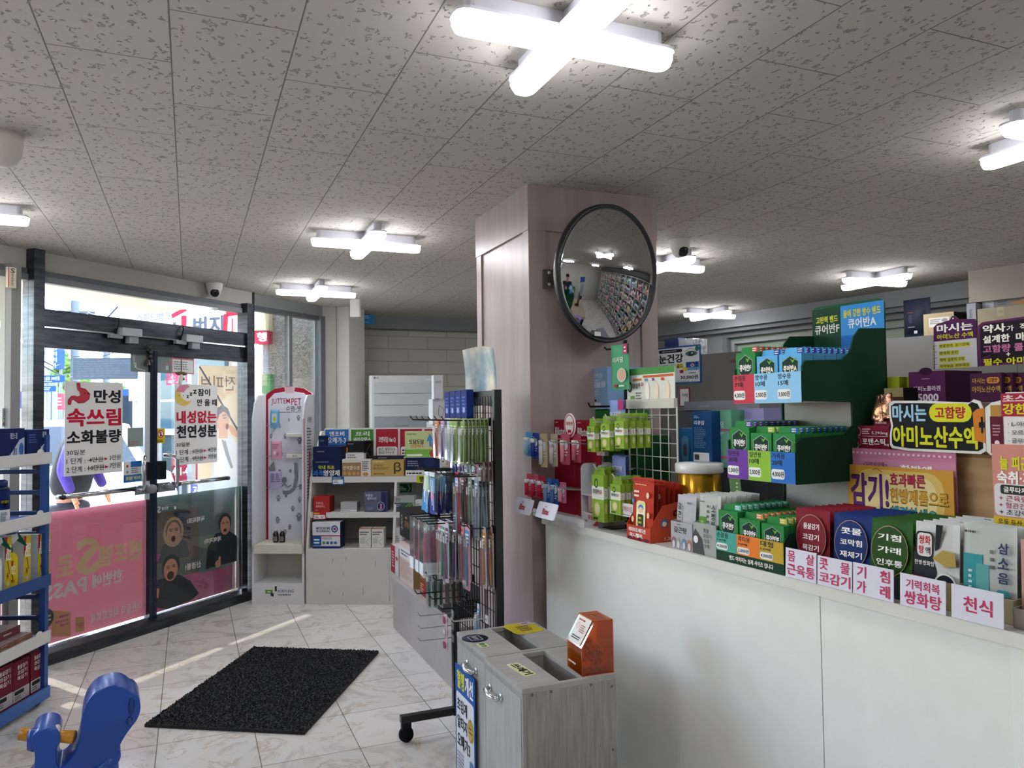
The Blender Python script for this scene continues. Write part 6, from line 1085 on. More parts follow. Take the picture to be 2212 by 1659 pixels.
for i, (x, y, z, w, h, col, cap, tube, l) in enumerate(((.02, .13, 1.325, .055, .09, '#5a9ac8', '#e4e8ec', '#9ac8e8', 'light blue lip balm pack at the far end of the upper row'), (.07, .125, 1.322, .055, .095, '#2a3f98', '#e4e8ec', '#2a3f98', 'dark blue lip balm pack in the upper row'), (.13, .12, 1.32, .05, .125, '#c8b48c', '#e0e0dc', '#c8c8c4', 'cream blister lip balm with red script in the upper row'), (.18, .10, 1.32, .05, .12, '#b8a890', '#e0e0dc', '#c8b8b8', 'second cream blister lip balm behind the first'), (.235, .08, 1.32, .06, .11, '#c05a68', '#e8e0e0', '#d88a98', 'pink lip balm pack at the near end of the upper row'), (.29, .06, 1.32, .05, .1, '#b04a58', '#e8e0e0', '#c86a78', 'dull red lip balm pack at the near end'),
    (.02, .13, 1.15, .05, .085, '#c03a58', '#f0e8e8', '#c82848', 'crimson lip balm pack at the far end of the lower row'), (.065, .125, 1.15, .05, .085, '#c85a6a', '#f0e8e8', '#b82840', 'rose lip balm pack second in the lower row'), (.11, .12, 1.148, .05, .085, '#b82a44', '#f0e8e8', '#c02840', 'red lip balm pack third in the lower row'), (.155, .115, 1.14, .05, .10, '#2a6ab8', '#a8b8c8', '#6a8ab8', 'bright blue lip balm pack in the lower row'), (.20, .11, 1.14, .05, .10, '#24509a', '#a8b8c8', '#4a6a9a', 'deep blue lip balm pack in the lower row'), (.245, .10, 1.13, .045, .07, '#c86a8a', '#e8c8d0', '#d898a8', 'small pink lip balm pack at the end of the lower row'))):
    lpk(x, y, z, w, h, col, cap, tube, l, random.uniform(-.15, .15))
b = MB(); P, w, h, _ = fit(1219, 1243, 893, 945, cpl(.03)); b.lathe([(w/2, 0), (w/2, .003)], Wt, (w/2, 0, h/2), 'y', 28, 1, 1); 
for i, v in enumerate(b.v): b.v[i] = Vector((v.x, v.y, (v.z-h/2)*h/w+h/2))
b.draw((0, -.0005, 0), (1, 0, 0), (0, 0, 1), w, h, [('c', .5, .5, .45, .46, '#b02a3c'), ('c', .5, .52, .38, .40, '#ece4e2'), ('t', '대용량', .2, .5, .8, .66, '#b02a3c', 3), ('r', .34, .2, .66, .32, '#b02a3c')]); tag(b.build('oval_sign', None, P, CY), 'white and red oval sign reading 대용량 on the lip balm stand', 'sign')
for i, (u0, u1, v0, v1) in enumerate(((1108, 1157, 1079, 1105), (1156, 1204, 1090, 1116))):
    a = onpl(u0, v1, *cpl(-.14)); b = MB(); w = .145; b.rbox(0, -.002, 0, w, .002, .062, .008, '#d8d8e2', 'y', 3); b.draw((0, -.002, 0), (1, 0, 0), (0, 0, 1), w, .062, [('t', 'Blistex', .32, .25, .66, .62, RE, 3), ('m', .4, .7, .55, .78, 1, RE)])
    b.box(w*.3, .0, .02, w*.7, .13, .024, '#c8c8d0'); tag(b.build('shelf_talker', None, a, rot=(-.35, 0, CY)), ['farther', 'nearer'][i]+' of two white shelf cards with red script sticking out past the pillar', 'sign', 'white lip balm shelf cards')
cb('box', 1289, 1306, 958, 984, .08, .02, '#c8b8b8', [('c', .5, .5, .45, .45, '#c8a0a0'), ('c', .5, .5, .3, .16, '#a84a5a')], 'small round lip picture card beside the pink packs', 'sign', zb=None)
# ---- clear lip care box
def cure_box():
    P, w, h, _ = fit(1256, 1318, 985, 1128, cpl(.03), CZ); t = thing('acrylic_display', 'white acrylic lip care display box with the word 큐립', 'display box', P, CY); w = .12; d = .15; h = .235
    b = MB(); b.rbox(0, 0, 0, .003, d, h, .02, '#c4c6ca', 'x'); b.build('side_panel', t)
    b = MB(); b.prism(rrpts(0, 0, d*.8, h, .012, 3), w-.003, w, '#c2c4c8', 'x'); b.draw((w, 0, 0), (0, 1, 0), (0, 0, 1), d*.8, h, [('t', 'Medical Lip Care', .2, .76, .85, .79, '#555', 1), ('t', '큐립', .15, .64, .6, .73, '#8a2a3a', 2), ('t', '연고', .62, .65, .85, .70, '#777', 1), ('m', .3, .30, .8, .34, 1, '#666'), ('m', .3, .37, .8, .41, 1, '#666'), ('m', .3, .44, .7, .48, 1, '#666'), ('m', .3, .51, .8, .55, 1, '#666')]); b.build('side_panel', t)
    b = MB(); b.box(0, 0, 0, w, d, .006, '#b8bac0'); b.box(0, 0, .006, w, .003, .05, '#d0cdd0'); b.draw((0, 0, .006), (1, 0, 0), (0, 0, 1), w, .044, [('t', '큐립', .4, .45, .7, .85, '#a02a3c', 2), ('p', [(0, 0), (.7, 0), (1, .7), (1, 0)], '#a02a3c'), ('m', .1, .2, .4, .4, 1, '#777')]); b.box(.003, .0, .115, w-.003, .1, .118, '#c8cace'); b.build('tray', t)
    b = MB(); b.box(-.01, .02, -.0, w+.06, d+.03, .004, '#1a1b1e|r0.1'); b.build('base', t)
    b = MB(); b.prism([(.02, .05), (.10, .05), (.10, .1), (.02, .12)], .02, .024, '#d8a0a4', 'y'); b.draw((.02, .02, .05), (1, 0, 0), (0, 0, 1), .08, .05, [('c', .6, .3, .3, .2, '#c06a70')]); b.build('lip_card', t)
cure_box()
# ---- stacked plaster cartons behind
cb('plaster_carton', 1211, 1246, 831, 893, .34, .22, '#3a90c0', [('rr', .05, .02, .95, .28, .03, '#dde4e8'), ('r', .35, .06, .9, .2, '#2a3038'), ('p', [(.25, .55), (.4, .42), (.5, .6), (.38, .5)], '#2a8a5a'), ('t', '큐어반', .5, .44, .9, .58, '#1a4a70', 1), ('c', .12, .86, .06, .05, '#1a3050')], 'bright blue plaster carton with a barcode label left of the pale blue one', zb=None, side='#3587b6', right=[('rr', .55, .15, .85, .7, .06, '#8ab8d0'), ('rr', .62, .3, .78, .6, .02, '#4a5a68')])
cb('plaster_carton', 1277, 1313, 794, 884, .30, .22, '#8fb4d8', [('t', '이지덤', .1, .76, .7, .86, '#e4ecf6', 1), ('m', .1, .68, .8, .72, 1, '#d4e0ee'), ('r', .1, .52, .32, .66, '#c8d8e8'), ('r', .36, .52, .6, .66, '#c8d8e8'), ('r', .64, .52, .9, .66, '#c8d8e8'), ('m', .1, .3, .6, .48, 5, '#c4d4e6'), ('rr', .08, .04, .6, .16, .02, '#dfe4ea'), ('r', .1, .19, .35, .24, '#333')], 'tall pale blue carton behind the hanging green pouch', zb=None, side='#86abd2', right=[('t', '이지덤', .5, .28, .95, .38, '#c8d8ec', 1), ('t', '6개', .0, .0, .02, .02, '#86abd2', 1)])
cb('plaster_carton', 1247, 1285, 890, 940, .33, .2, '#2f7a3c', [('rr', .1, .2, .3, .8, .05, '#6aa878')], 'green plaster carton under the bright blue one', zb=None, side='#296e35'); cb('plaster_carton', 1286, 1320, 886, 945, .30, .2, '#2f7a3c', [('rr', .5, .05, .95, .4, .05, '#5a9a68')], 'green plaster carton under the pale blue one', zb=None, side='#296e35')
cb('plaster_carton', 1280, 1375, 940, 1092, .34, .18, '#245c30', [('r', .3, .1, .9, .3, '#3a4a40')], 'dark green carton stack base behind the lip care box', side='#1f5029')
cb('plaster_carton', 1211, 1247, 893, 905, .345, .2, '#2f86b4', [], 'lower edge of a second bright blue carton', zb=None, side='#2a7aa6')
# ---- black post with a hanging green pouch
b = MB(); p = onpl(1350, 735, *cpl(.22)); z = p.z; b.box(-.006, -.006, CZ, .006, .006, z, '#16171a'); b.tube([(0, 0, z-.03), (-.10, -.02, z-.03), (-.115, -.02, z-.02)], .004, '#16171a'); b.tube([(0, -.0, 1.44), (-.2, -.04, 1.44), (-.215, -.04, 1.455)], .004, '#16171a'); b.box(-.04, -.04, CZ, .04, .04, CZ+.006, '#16171a')
tag(b.build('hook_post', None, (p.x, p.y, 0), CY), 'thin black post with hooks standing behind the white wire stand', 'stand')
def hangpouch(u0, u1, v0, v1, n, col, items, label, th=.012, g=None, yaw=0):
    P, w, h, y_ = fit(u0, u1, v0, v1, cpl(n)); b = pouch_mesh(w, h, th, col, items); return tag(b.build('plaster_pouch', None, P, y_+yaw), label, 'pouch', g)
hangpouch(1322, 1360, 744, 842, .14, '#4f9a72', [('r', .75, .78, .98, 1, '#b02a5c'), ('m', .8, .8, .94, .96, 2, '#eee'), ('t', '이지덤', .15, .60, .75, .72, '#dfe8e2', 1), ('c', .66, .32, .26, .16, '#b8c8b4'), ('c', .66, .32, .2, .12, '#d0a890'), ('r', .22, .06, .42, .12, '#a02a3c'), ('m', .5, .05, .9, .12, 1, '#dfe')], 'green hydrocolloid pouch hanging high in front of the pillar')
hangpouch(1319, 1352, 864, 960, .10, '#8a9cd0', [('r', .62, .78, .98, 1, '#b03a78'), ('t', '이지덤', .1, .62, .8, .74, Wt, 1), ('m', .1, .3, .3, .56, 3, '#e0e4f4'), ('c', .75, .35, .2, .12, '#c8d0ec'), ('r', .15, .1, .4, .16, '#b03a78')], 'lilac blue pouch with a magenta corner left of the white wire stand')
for i in range(3): hangpouch(1324-i*0+2*i, 1353+3*i, 986-i*2, 1078-i*3, .08+.03*i, '#8490c8', [('t', '이지덤', .1, .66, .8, .78, Wt, 1), ('m', .1, .5, .6, .62, 3, '#dde'), ('c', .62, .34, .3, .2, '#a8b0dc'), ('c', .66, .32, .2, .12, '#c0c8e8'), ('r', .16, .03, .5, .1, '#a83a78')], ['front', 'middle', 'rear'][i]+' lilac pouch in the lower row beside the green packs', .01, 'lilac pouches in the lower row')
cbd('shelf_talker', 1318, 1368, 1086, 1114, .02, [('t', '하이드로에이드', .1, .35, .98, .8, '#a03a48', 1), ('m', .5, .08, .9, .2, 1, '#555')], 'white and pink strip card reading 하이드로에이드', col='#d8d0d4')
# ---- white wire stand with green packs
def wstand():
    A, w, _, _ = fit(1362, 1466, 880, 1100, cpl(.17), CZ); t = thing('wire_stand', 'white wire counter stand with a plaster header card and green packs', 'display rack', A, CY); h = .45; m = '#c4c6c0|r0.3'; w += .0
    b = MB(); n = 6
    for i in range(n+1): x = i*w/n; b.tube([(x, 0, 0), (x, 0, h)], .0035 if i in (0, n) else .002, m, 5)
    for i in range(9): b.tube([(0, 0, .02+i*h/9), (w, 0, .02+i*h/9)], .002, m, 5)
    b.build('grid', t)
    b = MB(); b.box(-.0, -.012, h-.005, w, .004, h+.03, '#c8c8ba'); b.build('card_holder', t)
    b = MB(); hh = .125; b.box(.0, -.006, h+.02, w, -.004, h+.02+hh, '#d8dad0'); b.draw((0, -.006, h+.02), (1, 0, 0), (0, 0, 1), w, hh, [('r', 0, .80, 1, 1, '#4a8a4a'), ('r', .36, .70, .98, .77, '#c8623a'), ('c', .07, .45, .05, .16, '#2a3a2a'), ('c', .07, .45, .03, .1, '#cfd2c8'), ('t', '마데카', .13, .38, .30, .56, '#26302a', 2), ('t', '습윤', .31, .46, .37, .58, '#c03a3a', 2), ('l', [(.14, .66), (.33, .66)], .008, '#b8703a'), ('rr', .08, .08, .18, .18, .03, '#6a9a4a'), ('m', .2, .06, .34, .3, 3, '#777'), ('c', .45, .3, .05, .26, '#eeeae0'), ('c', .64, .3, .05, .26, '#e6d8c0'), ('c', .86, .3, .05, .26, '#e6d4bc'), ('r', .4, .6, .46, .68, '#4a9ab8'), ('r', .56, .6, .6, .68, '#5a4a8a'), ('r', .74, .6, .8, .68, '#c8503a')]); b.build('header_card', t)
    for x, z, L in ((.02, h-.06, .16), (.10, h-.05, .16), (.18, h-.04, .16), (.02, h-.235, .16), (.14, h-.26, .16)): b = MB(); b.tube([(x, 0, z), (x, -L, z+.005), (x, -L-.015, z+.025)], .003, '#b4b6b2', 5); b.build('hook', t)
    return A, w, h
WA, ww, wh = wstand()
GRN = '#8aa83a'
def gpack(w, h, d=.018):
    b = MB(); b.box(-w/2, -d/2, -h, w/2, d/2, -.014, GRN); b.prism([(-w/2, -.014), (w/2, -.014), (w*.42, .0), (w*.42, .014), (-w*.42, .014), (-w*.42, 0)], -.001, .001, '#7a9c30', 'y')
    b.draw((-w/2, -d/2, -h), (1, 0, 0), (0, 0, 1), w, h-.014, [('r', 0, .48, 1, .78, '#dcdfd2'), ('r', 0, .76, 1, 1, '#86a83c'), ('c', .38, .82, .15, .1, '#2c3c20'), ('c', .38, .82, .10, .066, '#86a83c'), ('t', '마데카', .1, .58, .62, .70, '#2c3428', 2), ('t', '습윤', .64, .60, .86, .69, '#c03a3a', 2), ('c', .46, .27, .26, .15, '#c8c07a'), ('c', .46, .27, .19, .11, '#d8d09a'), ('r', .1, .04, .5, .09, '#3a4a2a')])
    b.draw((w/2, -d/2, -h), (0, 1, 0), (0, 0, 1), d, h-.014, [('r', 0, .5, 1, .72, '#dcdfd2'), ('c', .5, .3, .3, .12, '#c8c88a'), ('m', .3, .55, .7, .68, 3, '#c05a4a')])
    return b.build('plaster_pack')
gg = 'green plaster packs on the white wire stand'
pk = {}
def gp(x, y, z, key, w, h, label):
    p = WA+EC*x-NC*y+Vector((0, 0, z))
    if key not in pk: o = pk[key] = gpack(w, h)
    else: o = dup(pk[key], p)
    o.location = p; o.rotation_euler = (0, 0, CY+random.uniform(-.06, .06)); tag(o, label, 'plaster pack', gg)
od = ['front', 'second', 'third', 'fourth', 'last']
for c_, (x, nm, n) in enumerate(((-.02, 'far', 4), (.075, 'middle', 3), (.165, 'near', 4))):
    for i in range(n): gp(x, .15-.032*i, wh-.055+.01*c_, 's', .055, .11, '%s green pack on the %s hook of the upper row' % (od[i], nm))
for i in range(4): gp(.02, .15-.028*i, wh-.235, 'b', .075, .185, '%s large green pack on the far hook of the lower row' % od[i])
for i in range(4): gp(.135, .15-.028*i, wh-.26, 'm', .06, .12, '%s green pack on the near hook of the lower row' % od[i])
# ---- red jelly box
def jelly():
    P, w, h, _ = fit(1354, 1418, 1130, 1163, cpl(-.005), CZ); w = .135; t = thing('snack_tray', 'red orange cardboard tray of jelly pouches on the counter edge', 'tray', P, CY); d = .19
    b = MB(); c = '#b8402c'; b.box(0, 0, 0, w, .002, .05, c); b.prism([(0, 0), (d, 0), (d, .14), (.05, .12), (0, .05)], w-.002, w, '#c04a30', 'x'); b.prism([(0, 0), (d, 0), (d, .14), (.05, .12), (0, .05)], 0, .002, c, 'x'); b.box(0, d-.002, 0, w, d, .14, c); b.box(0, 0, 0, w, d, .002, c)
    b.draw((0, 0, 0), (1, 0, 0), (0, 0, 1), w, .05, [('t', '리미티드에디션', .1, .55, .8, .85, Wt, 3), ('t', '미니젤리', .14, .2, .66, .48, Wt, 3), ('c', .14, .12, .1, .11, '#6a1c24'), ('c', .34, .10, .1, .09, '#6a1c24'), ('c', .56, .12, .1, .11, '#6a1c24'), ('c', .82, .13, .14, .12, '#6a1c24')])
    b.draw((w, 0, 0), (0, 1, 0), (0, 0, 1), d, .14, [('t', '미니', .5, .55, .9, .75, '#241818', 3), ('c', .3, .45, .08, .1, '#3a6aa0'), ('c', .3, .43, .05, .06, '#e8c8a0'), ('c', .65, .3, .1, .14, '#d8a080'), ('r', .58, .06, .75, .2, '#2a4a8a'), ('t', '1,280kcal', .3, .04, .7, .12, '#e8d8c0', 1)]); b.build('carton', t)
    return P, d
JP, jd = jelly()
for i in range(8):
    w, h = .118, .205-.004*i
    b = pouch_mesh(w, h, .016, '#b83a28', [('r', 0, .94, 1, .97, '#a02a20'), ('m', .2, .87, .8, .9, 1, '#f0c890'), ('m', .15, .66, .5, .8, 2, '#f4ece0'), ('rr', .28, .12, .72, .62, .06, '#e8dca0'), ('rr', .32, .16, .68, .56, .05, '#f0ead0'), ('c', .5, .5, .13, .06, '#4a86b8'), ('c', .5, .47, .11, .05, '#e8c8a4'), ('rr', .36, .2, .64, .4, .03, '#3a3a20'), ('m', .4, .23, .6, .37, 2, '#c8c840'), ('c', .82, .72, .07, .05, '#e8c8a4'), ('c', .12, .6, .06, .04, '#4a86b8'), ('c', .86, .4, .06, .05, '#e8c8a4'), ('c', .12, .3, .06, .05, '#e8c8a4')] if i < 3 else (), n=5)
    p = JP+EC*.008+NC*(.018+.021*i)+Vector((0, 0, .006)); tag(b.build('jelly_pouch', None, p, rot=(-.05, 0, CY+random.uniform(-.05, .05))), od[i]+' red jelly pouch in the red tray' if i < 4 else ['fifth', 'sixth', 'seventh', 'rearmost'][i-4]+' red jelly pouch in the red tray', 'pouch', 'red jelly pouches')
# ---- two grey pouch boxes
def prow(name, label, u0, u1, vb, n0, w, trayh, d, tcol, titems, n, pw, ph, pcol, pitems, plabel, pgroup, zoff=.004, th=.012, side=None, tilt=.0):
    P, _, _, _ = fit(u0, u1, vb-30, vb, cpl(n0), CZ); t = thing(name, label, 'tray', P, CY); b = MB(); c = tcol
    b.box(0, 0, 0, w, .002, trayh, c); b.prism([(0, 0), (d, 0), (d, trayh*1.25), (0, trayh)], 0, .002, side or c, 'x'); b.prism([(0, 0), (d, 0), (d, trayh*1.25), (0, trayh)], w-.002, w, side or c, 'x'); b.box(0, d-.002, 0, w, d, trayh*1.25, c); b.box(0, 0, 0, w, d, .002, c)
    b.draw((0, 0, 0), (1, 0, 0), (0, 0, 1), w, trayh, titems); b.build('carton', t)
    first = None
    for i in range(n):
        p = P+EC*((w-pw)/2+random.uniform(-.002, .002))+NC*(.008+th/2+i*(d-.02)/n)+Vector((0, 0, zoff)); 
        if i < 2 or first is None: first = pouch_mesh(pw, ph, th, pcol, pitems if i == 0 else pitems[:3]).build(name.replace('tray', 'pouch')) ; o = first
        else: o = dup(first, p)
        o.location = p; o.rotation_euler = (-.04-random.uniform(0, .05)+tilt, random.uniform(-.015, .015), CY+random.uniform(-.04, .04)); lab = 'frontmost ' if i == 0 else 'rearmost ' if i == n-1 else ['', 'second ', 'third ', 'fourth ', 'fifth ', 'sixth ', 'seventh ', 'eighth ', 'ninth '][i]
        tag(o, lab+plabel, 'pouch', pgroup)
prow('herbal_tray', 'grey tray with pastel arches holding pouches of 갈근탕', 1450, 1500, 1183, .015, .105, .085, .2, '#a8a8ac', [('t', '갈근탕', .15, .60, .75, .82, '#333', 2), ('m', .3, .88, .5, .95, 1, '#444')]+[('c', x, .22, .115, .21, c) for x, c in ((.14, '#8a6a78'), (.36, '#9aa09a'), (.62, '#6a84a8'), (.86, '#a8786a'))]+[('c', x, .16, .06, .14, '#c8c4c8') for x in (.14, .36, .62, .86)], 8, .09, .165, '#b0b0b2', [('m', .6, .82, .85, .9, 1, '#777'), ('t', '갈', .12, .72, .30, .84, '#2c2c30', 2), ('t', '근', .12, .56, .30, .68, '#2c2c30', 2), ('t', '탕', .12, .40, .30, .52, '#2c2c30', 2), ('m', .35, .3, .42, .8, 14, '#555')], 'grey pouch in the pastel arch tray', 'pouches of the pastel arch tray')
prow('herbal_tray', 'grey tray with ink brush picture holding pouches of 소청룡탕', 1498, 1549, 1193, .015, .105, .095, .2, '#9fa29e', [('p', [(0, 0), (.5, 0), (.4, .5), (.1, .8), (0, .6)], '#4a4c4e'), ('c', .12, .45, .1, .12, '#e0e0de'), ('t', '콧물', .45, .72, .7, .84, '#444', 1), ('t', '코감기', .45, .56, .8, .68, '#444', 1), ('t', '기침', .45, .4, .7, .52, '#444', 1), ('t', '가래', .45, .24, .7, .36, '#444', 1)], 9, .095, .175, '#b0b4ae', [('r', .08, .0, .42, .62, '#5c8a3a'), ('r', .16, .2, .30, .55, '#88b05a'), ('m', .1, .86, .4, .9, 1, '#555'), ('t', '소', .64, .72, .84, .84, '#3a3f44', 2), ('t', '청', .64, .58, .84, .70, '#3a3f44', 2), ('t', '룡', .64, .44, .84, .56, '#3a3f44', 2), ('t', '탕', .64, .30, .84, .42, '#3a3f44', 2), ('m', .44, .5, .56, .85, 4, '#555')], 'grey and green pouch in the ink brush tray', 'pouches of the ink brush tray')
# ---- big green plaster display
DG, DG2 = '#173a28', '#1b4430'
def pcarton(w, h, d, body, low, title, key, tab='#2e7a3c', sidecol=None, plaster='#c08a72', tabc=None, shape=0):
    b = MB(); b.box(0, 0, 0, w, d, h, body); b.prism([(0, h), (w, h), (w*.94, h+.018), (w*.06, h+.018)], d-.0015, d, tab, 'y')
    if tabc: b.draw((w*.6, d-.002, h+.002), (1, 0, 0), (0, 0, 1), w*.32, .015, [('r', 0, 0, 1, 1, tabc), ('m', .1, .1, .9, .9, 2, '#eee')])
    hx = [(.5, .96), (.88, .84), (.86, .60), (.5, .46), (.14, .60), (.12, .84)]
    it = [('p', [(0, 0), (1, 0), (1, .46), (0, .55)], low), ('p', hx, '#8a9a94'), ('p', [((x-.5)*.93+.5, (y-.71)*.93+.71) for x, y in hx], '#14362a'), ('p', [(.5, .9), (.62, .86), (.8, .93), (.62, .80)], '#6aa83a'), ('t', title, .2, .62, .80, .76, Wt, 3), ('m', .08, .36, .5, .44, 2, '#eee')]
    if shape == 0: it += [('rr', .60, .0, .90, .50, .13, '#8a5a48'), ('rr', .62, .01, .88, .49, .12, plaster), ('rr', .66, .16, .84, .34, .02, '#b47a64')]
    elif shape == 1: it += [('rr', .48, .0, .84, .50, .16, '#c89a84'), ('rr', .54, .08, .78, .4, .04, '#c08a78')]
    elif shape == 2: it += [('rr', .45, .0, .92, .2, .08, plaster), ('rr', .58, .08, .8, .48, .08, plaster)]
    b.draw((0, 0, 0), (1, 0, 0), (0, 0, 1), w, h, it)
    sc = sidecol or body; b.draw((w, 0, 0), (0, 1, 0), (0, 0, 1), d, h, [('r', 0, 0, 1, .38, low), ('r', 0, .38, 1, 1, sc), ('l', [(.3, .75), (.7, .68)], .002, '#0f2c20'), ('m', .3, .05, .75, .5, 6, '#cfe0d8')]); b.draw((0, d, 0), (0, -1, 0), (0, 0, 1), d, h, [('r', 0, 0, 1, .38, low), ('r', 0, .38, 1, 1, sc)])
    return b.build('plaster_box')
def plaster_display():
    P, _, _, _ = fit(1549, 1686, 1160, 1198, cpl(.008), CZ); w = .262
    t = thing('plaster_display', 'dark green cardboard plaster display with three tiers and a tall header', 'display stand', P, CY)
    D = .42
    # side panels: stepped outline, y runs back
    side = [(0, 0), (D, 0), (D, .66), (.30, .66), (.27, .64), (.25, .60), (.22, .585), (.09, .58), (.075, .565), (.075, .47), (.25, .46), (.25, .375), (.19, .345), (.06, .335), (.045, .32), (.045, .235), (.2, .225), (.2, .12), (.09, .115), (.03, .11), (0, .09)]
    # wave cut front edge of each tier; the recesses between tiers are open
    for x in (0, w-.005):
        b = MB(); b.prism([(0, 0), (.0, .09), (.02, .108), (.20, .112), (.20, .0)], x, x+.005, DG, 'x'); b.prism([(.05, .245), (.05, .345), (.07, .36), (.22, .365), (.26, .40), (.27, .50), (.20, .235), (.05, .235)][:4]+[(.24, .365), (.27, .39), (.27, .235), (.05, .235)], x, x+.005, DG, 'x')
        b.prism([(.08, .46), (.08, .555), (.095, .57), (.24, .575), (.27, .60), (.285, .64), (.31, .665), (D, .67), (D, 0), (.27, 0), (.27, .455)], x, x+.005, DG2, 'x'); 
        if x: b.draw((w, .27, .05), (0, 1, 0), (0, 0, 1), D-.27, .45, [('t', '움직임 많은', .1, .58, .98, .66, '#a8b4ac', 2), ('t', '고탄력 밴드', .05, .42, .95, .50, '#b8c0ba', 2), ('rr', .1, .26, .95, .34, .03, '#4a6a58'), ('rr', .11, .265, .94, .335, .03, DG2), ('m', .2, .28, .9, .32, 1, '#a8b8ae'), ('rr', .1, .12, .95, .22, .03, '#4a6a58'), ('rr', .11, .125, .94, .215, .03, DG2), ('m', .2, .14, .9, .2, 2, '#a8b8ae'), ('rr', .1, .02, .95, .09, .03, '#4a6a58'), ('rr', .11, .025, .94, .085, .03, DG2), ('m', .2, .04, .9, .07, 1, '#a8b8ae')])
        b.build('side_panel', t)
    for z, y0, y1 in ((.235, .05, .29), (.455, .08, .31)):
        b = MB(); b.box(.005, y0, z, w-.005, y1, z+.004, '#c4c6c4'); b.build('tier_floor', t)
    b = MB(); b.box(0, .0, 0, w, .28, .004, DG); b.box(.005, .275, .004, w-.005, .28, .455, '#a9a9a6'); b.build('back_wall', t)
    b = MB(); b.prism(rrpts(0, .45, w, .76, .02, 4), D-.005, D, '#20563c', 'y'); b.draw((0, D-.005, .0), (1, 0, 0), (0, 0, 1), w, 1, [('r', 0, .46, .42, .752, DG2), ('r', .42, .46, 1, .752, '#3a8ad0'), ('r', .42, .46, 1, .66, '#2a6ab8'), ('t', '고탄력 밴드', .06, .706, .38, .728, '#c8c84a', 3), ('t', '큐어반F', .04, .672, .40, .702, '#d8dcda', 2), ('t', '물에 강한 방수 밴드', .46, .714, .96, .738, '#c8c84a', 3), ('t', '큐어반A', .52, .68, .90, .71, '#dfe6ea', 2)]); b.build('header_board', t)
    # front strips of the tiers with the prices
    def strip(y, z, hh, cols, foot=None):
        b = MB(); b.box(0, y, z, w, y+.003, z+hh, DG); k = 1/3; it = []
        for i, (c, nm, nn, pr, wd) in enumerate(cols): it += [('r', i*k, .0 if not foot else .34, (i+1)*k, 1, c), ('t', nm, i*k+.02, .78, i*k+.2, .96, K_, 2), ('t', nn, i*k+.02, .56 if not foot else .66, i*k+.16, .74, K_, 2), ('rr', i*k+.01, .12 if not foot else .38, i*k+.19, .44 if not foot else .60, .08, '#e2e4e2'), ('t', pr, i*k+.02, .18 if not foot else .42, i*k+.18, .38 if not foot else .56, '#1c1e22', 2)]
        if foot: it += [('t', '밴드 이미지는 실제 사이즈 입니다', .22, .1, .86, .26, Wt, 2)]
        b.draw((0, y, z), (1, 0, 0), (0, 0, 1), w, hh, it); b.build('price_strip', t)
    strip(-.003, 0, .085, (('#4aa090', '손끝용', '10매', '4,000원', 0), ('#e07a30', '큐티용', '10매', '2,000원', 0), ('#b89a34', '대형', '16매', '4,000원', 0)), True)
    strip(.047, .236, .085, (('#6a3a98', '일반용', '20매', '5,000원', 0), ('#8ab83a', '일반용', '10매', '2,000원', 0), ('#2a6ab8', '가족용', '20매', '4,000원', 0)))
    strip(.077, .456, .085, (('#c03a4c', '관절용', '7매', '4,000원', 0), ('#8ac0e4', '방수용', '10매', '2,000원', 0), ('#8ac0e4', '방수용', '15매', '3,000원', 0)))
    GB = '#2c8040'
    tiers = [('lower', .002, .005, ((GB, '#5aa898', '큐어반F', .140, '#6ab8b0', 2), (GB, '#e0823c', '큐어반F', .125, '#d87a3c', 1), (GB, '#c0a43c', '큐어반F', .122, '#c8b040', 0)), 9),
             ('middle', .052, .241, ((GB, '#7a4aa8', '큐어반F', .145, '#5a3a98', 0), (GB, '#8ab83a', '큐어반F', .130, '#a8b83a', 0), (GB, '#3a70c0', '큐어반F', .130, '#2a5a9a', 0)), 9),
             ('upper', .082, .461, ((GB, '#d04a54', '큐어반F', .145, '#b83a3c', 1), ('#5aa8d8', '#cfe0ec', '큐어반A', .130, '#2a3f8a', 1), ('#5aa8d8', '#cfe0ec', '큐어반A', .130, '#2a3f8a', 1)), 9)]
    od2 = ['frontmost', 'second', 'third', 'fourth', 'fifth', 'sixth', 'seventh', 'eighth', 'rearmost']
    for nm, y, z, cols, n in tiers:
        for c, (bc, lc, ti, hh, tc, shp) in enumerate(cols):
            cwd = .083; first = None
            cn = ['left', 'middle', 'right'][c]; colr = {'#5aa898': 'teal', '#e0823c': 'orange', '#c0a43c': 'mustard', '#7a4aa8': 'purple', '#8ab83a': 'lime', '#3a70c0': 'blue', '#d04a54': 'red', '#cfe0ec': 'pale blue'}[lc]
            for i in range(n):
                p = P+EC*(.004+c*.0855)+NC*(y+.003+i*.0228)+Vector((0, 0, z))
                if first is None: first = pcarton(cwd-.004, hh, .0215, bc, lc, ti, c, tabc=tc, shape=shp, tab=bc); o = first
                else: o = dup(first, p)
                o.location = p; o.rotation_euler = (random.uniform(-.01, 0), 0, CY+random.uniform(-.01, .01)); tag(o, '%s %s plaster box in the %s column of the %s tier' % (od2[i], colr, cn, nm), 'plaster box', 'plaster boxes in the %s tier of the green display' % nm)
plaster_display()
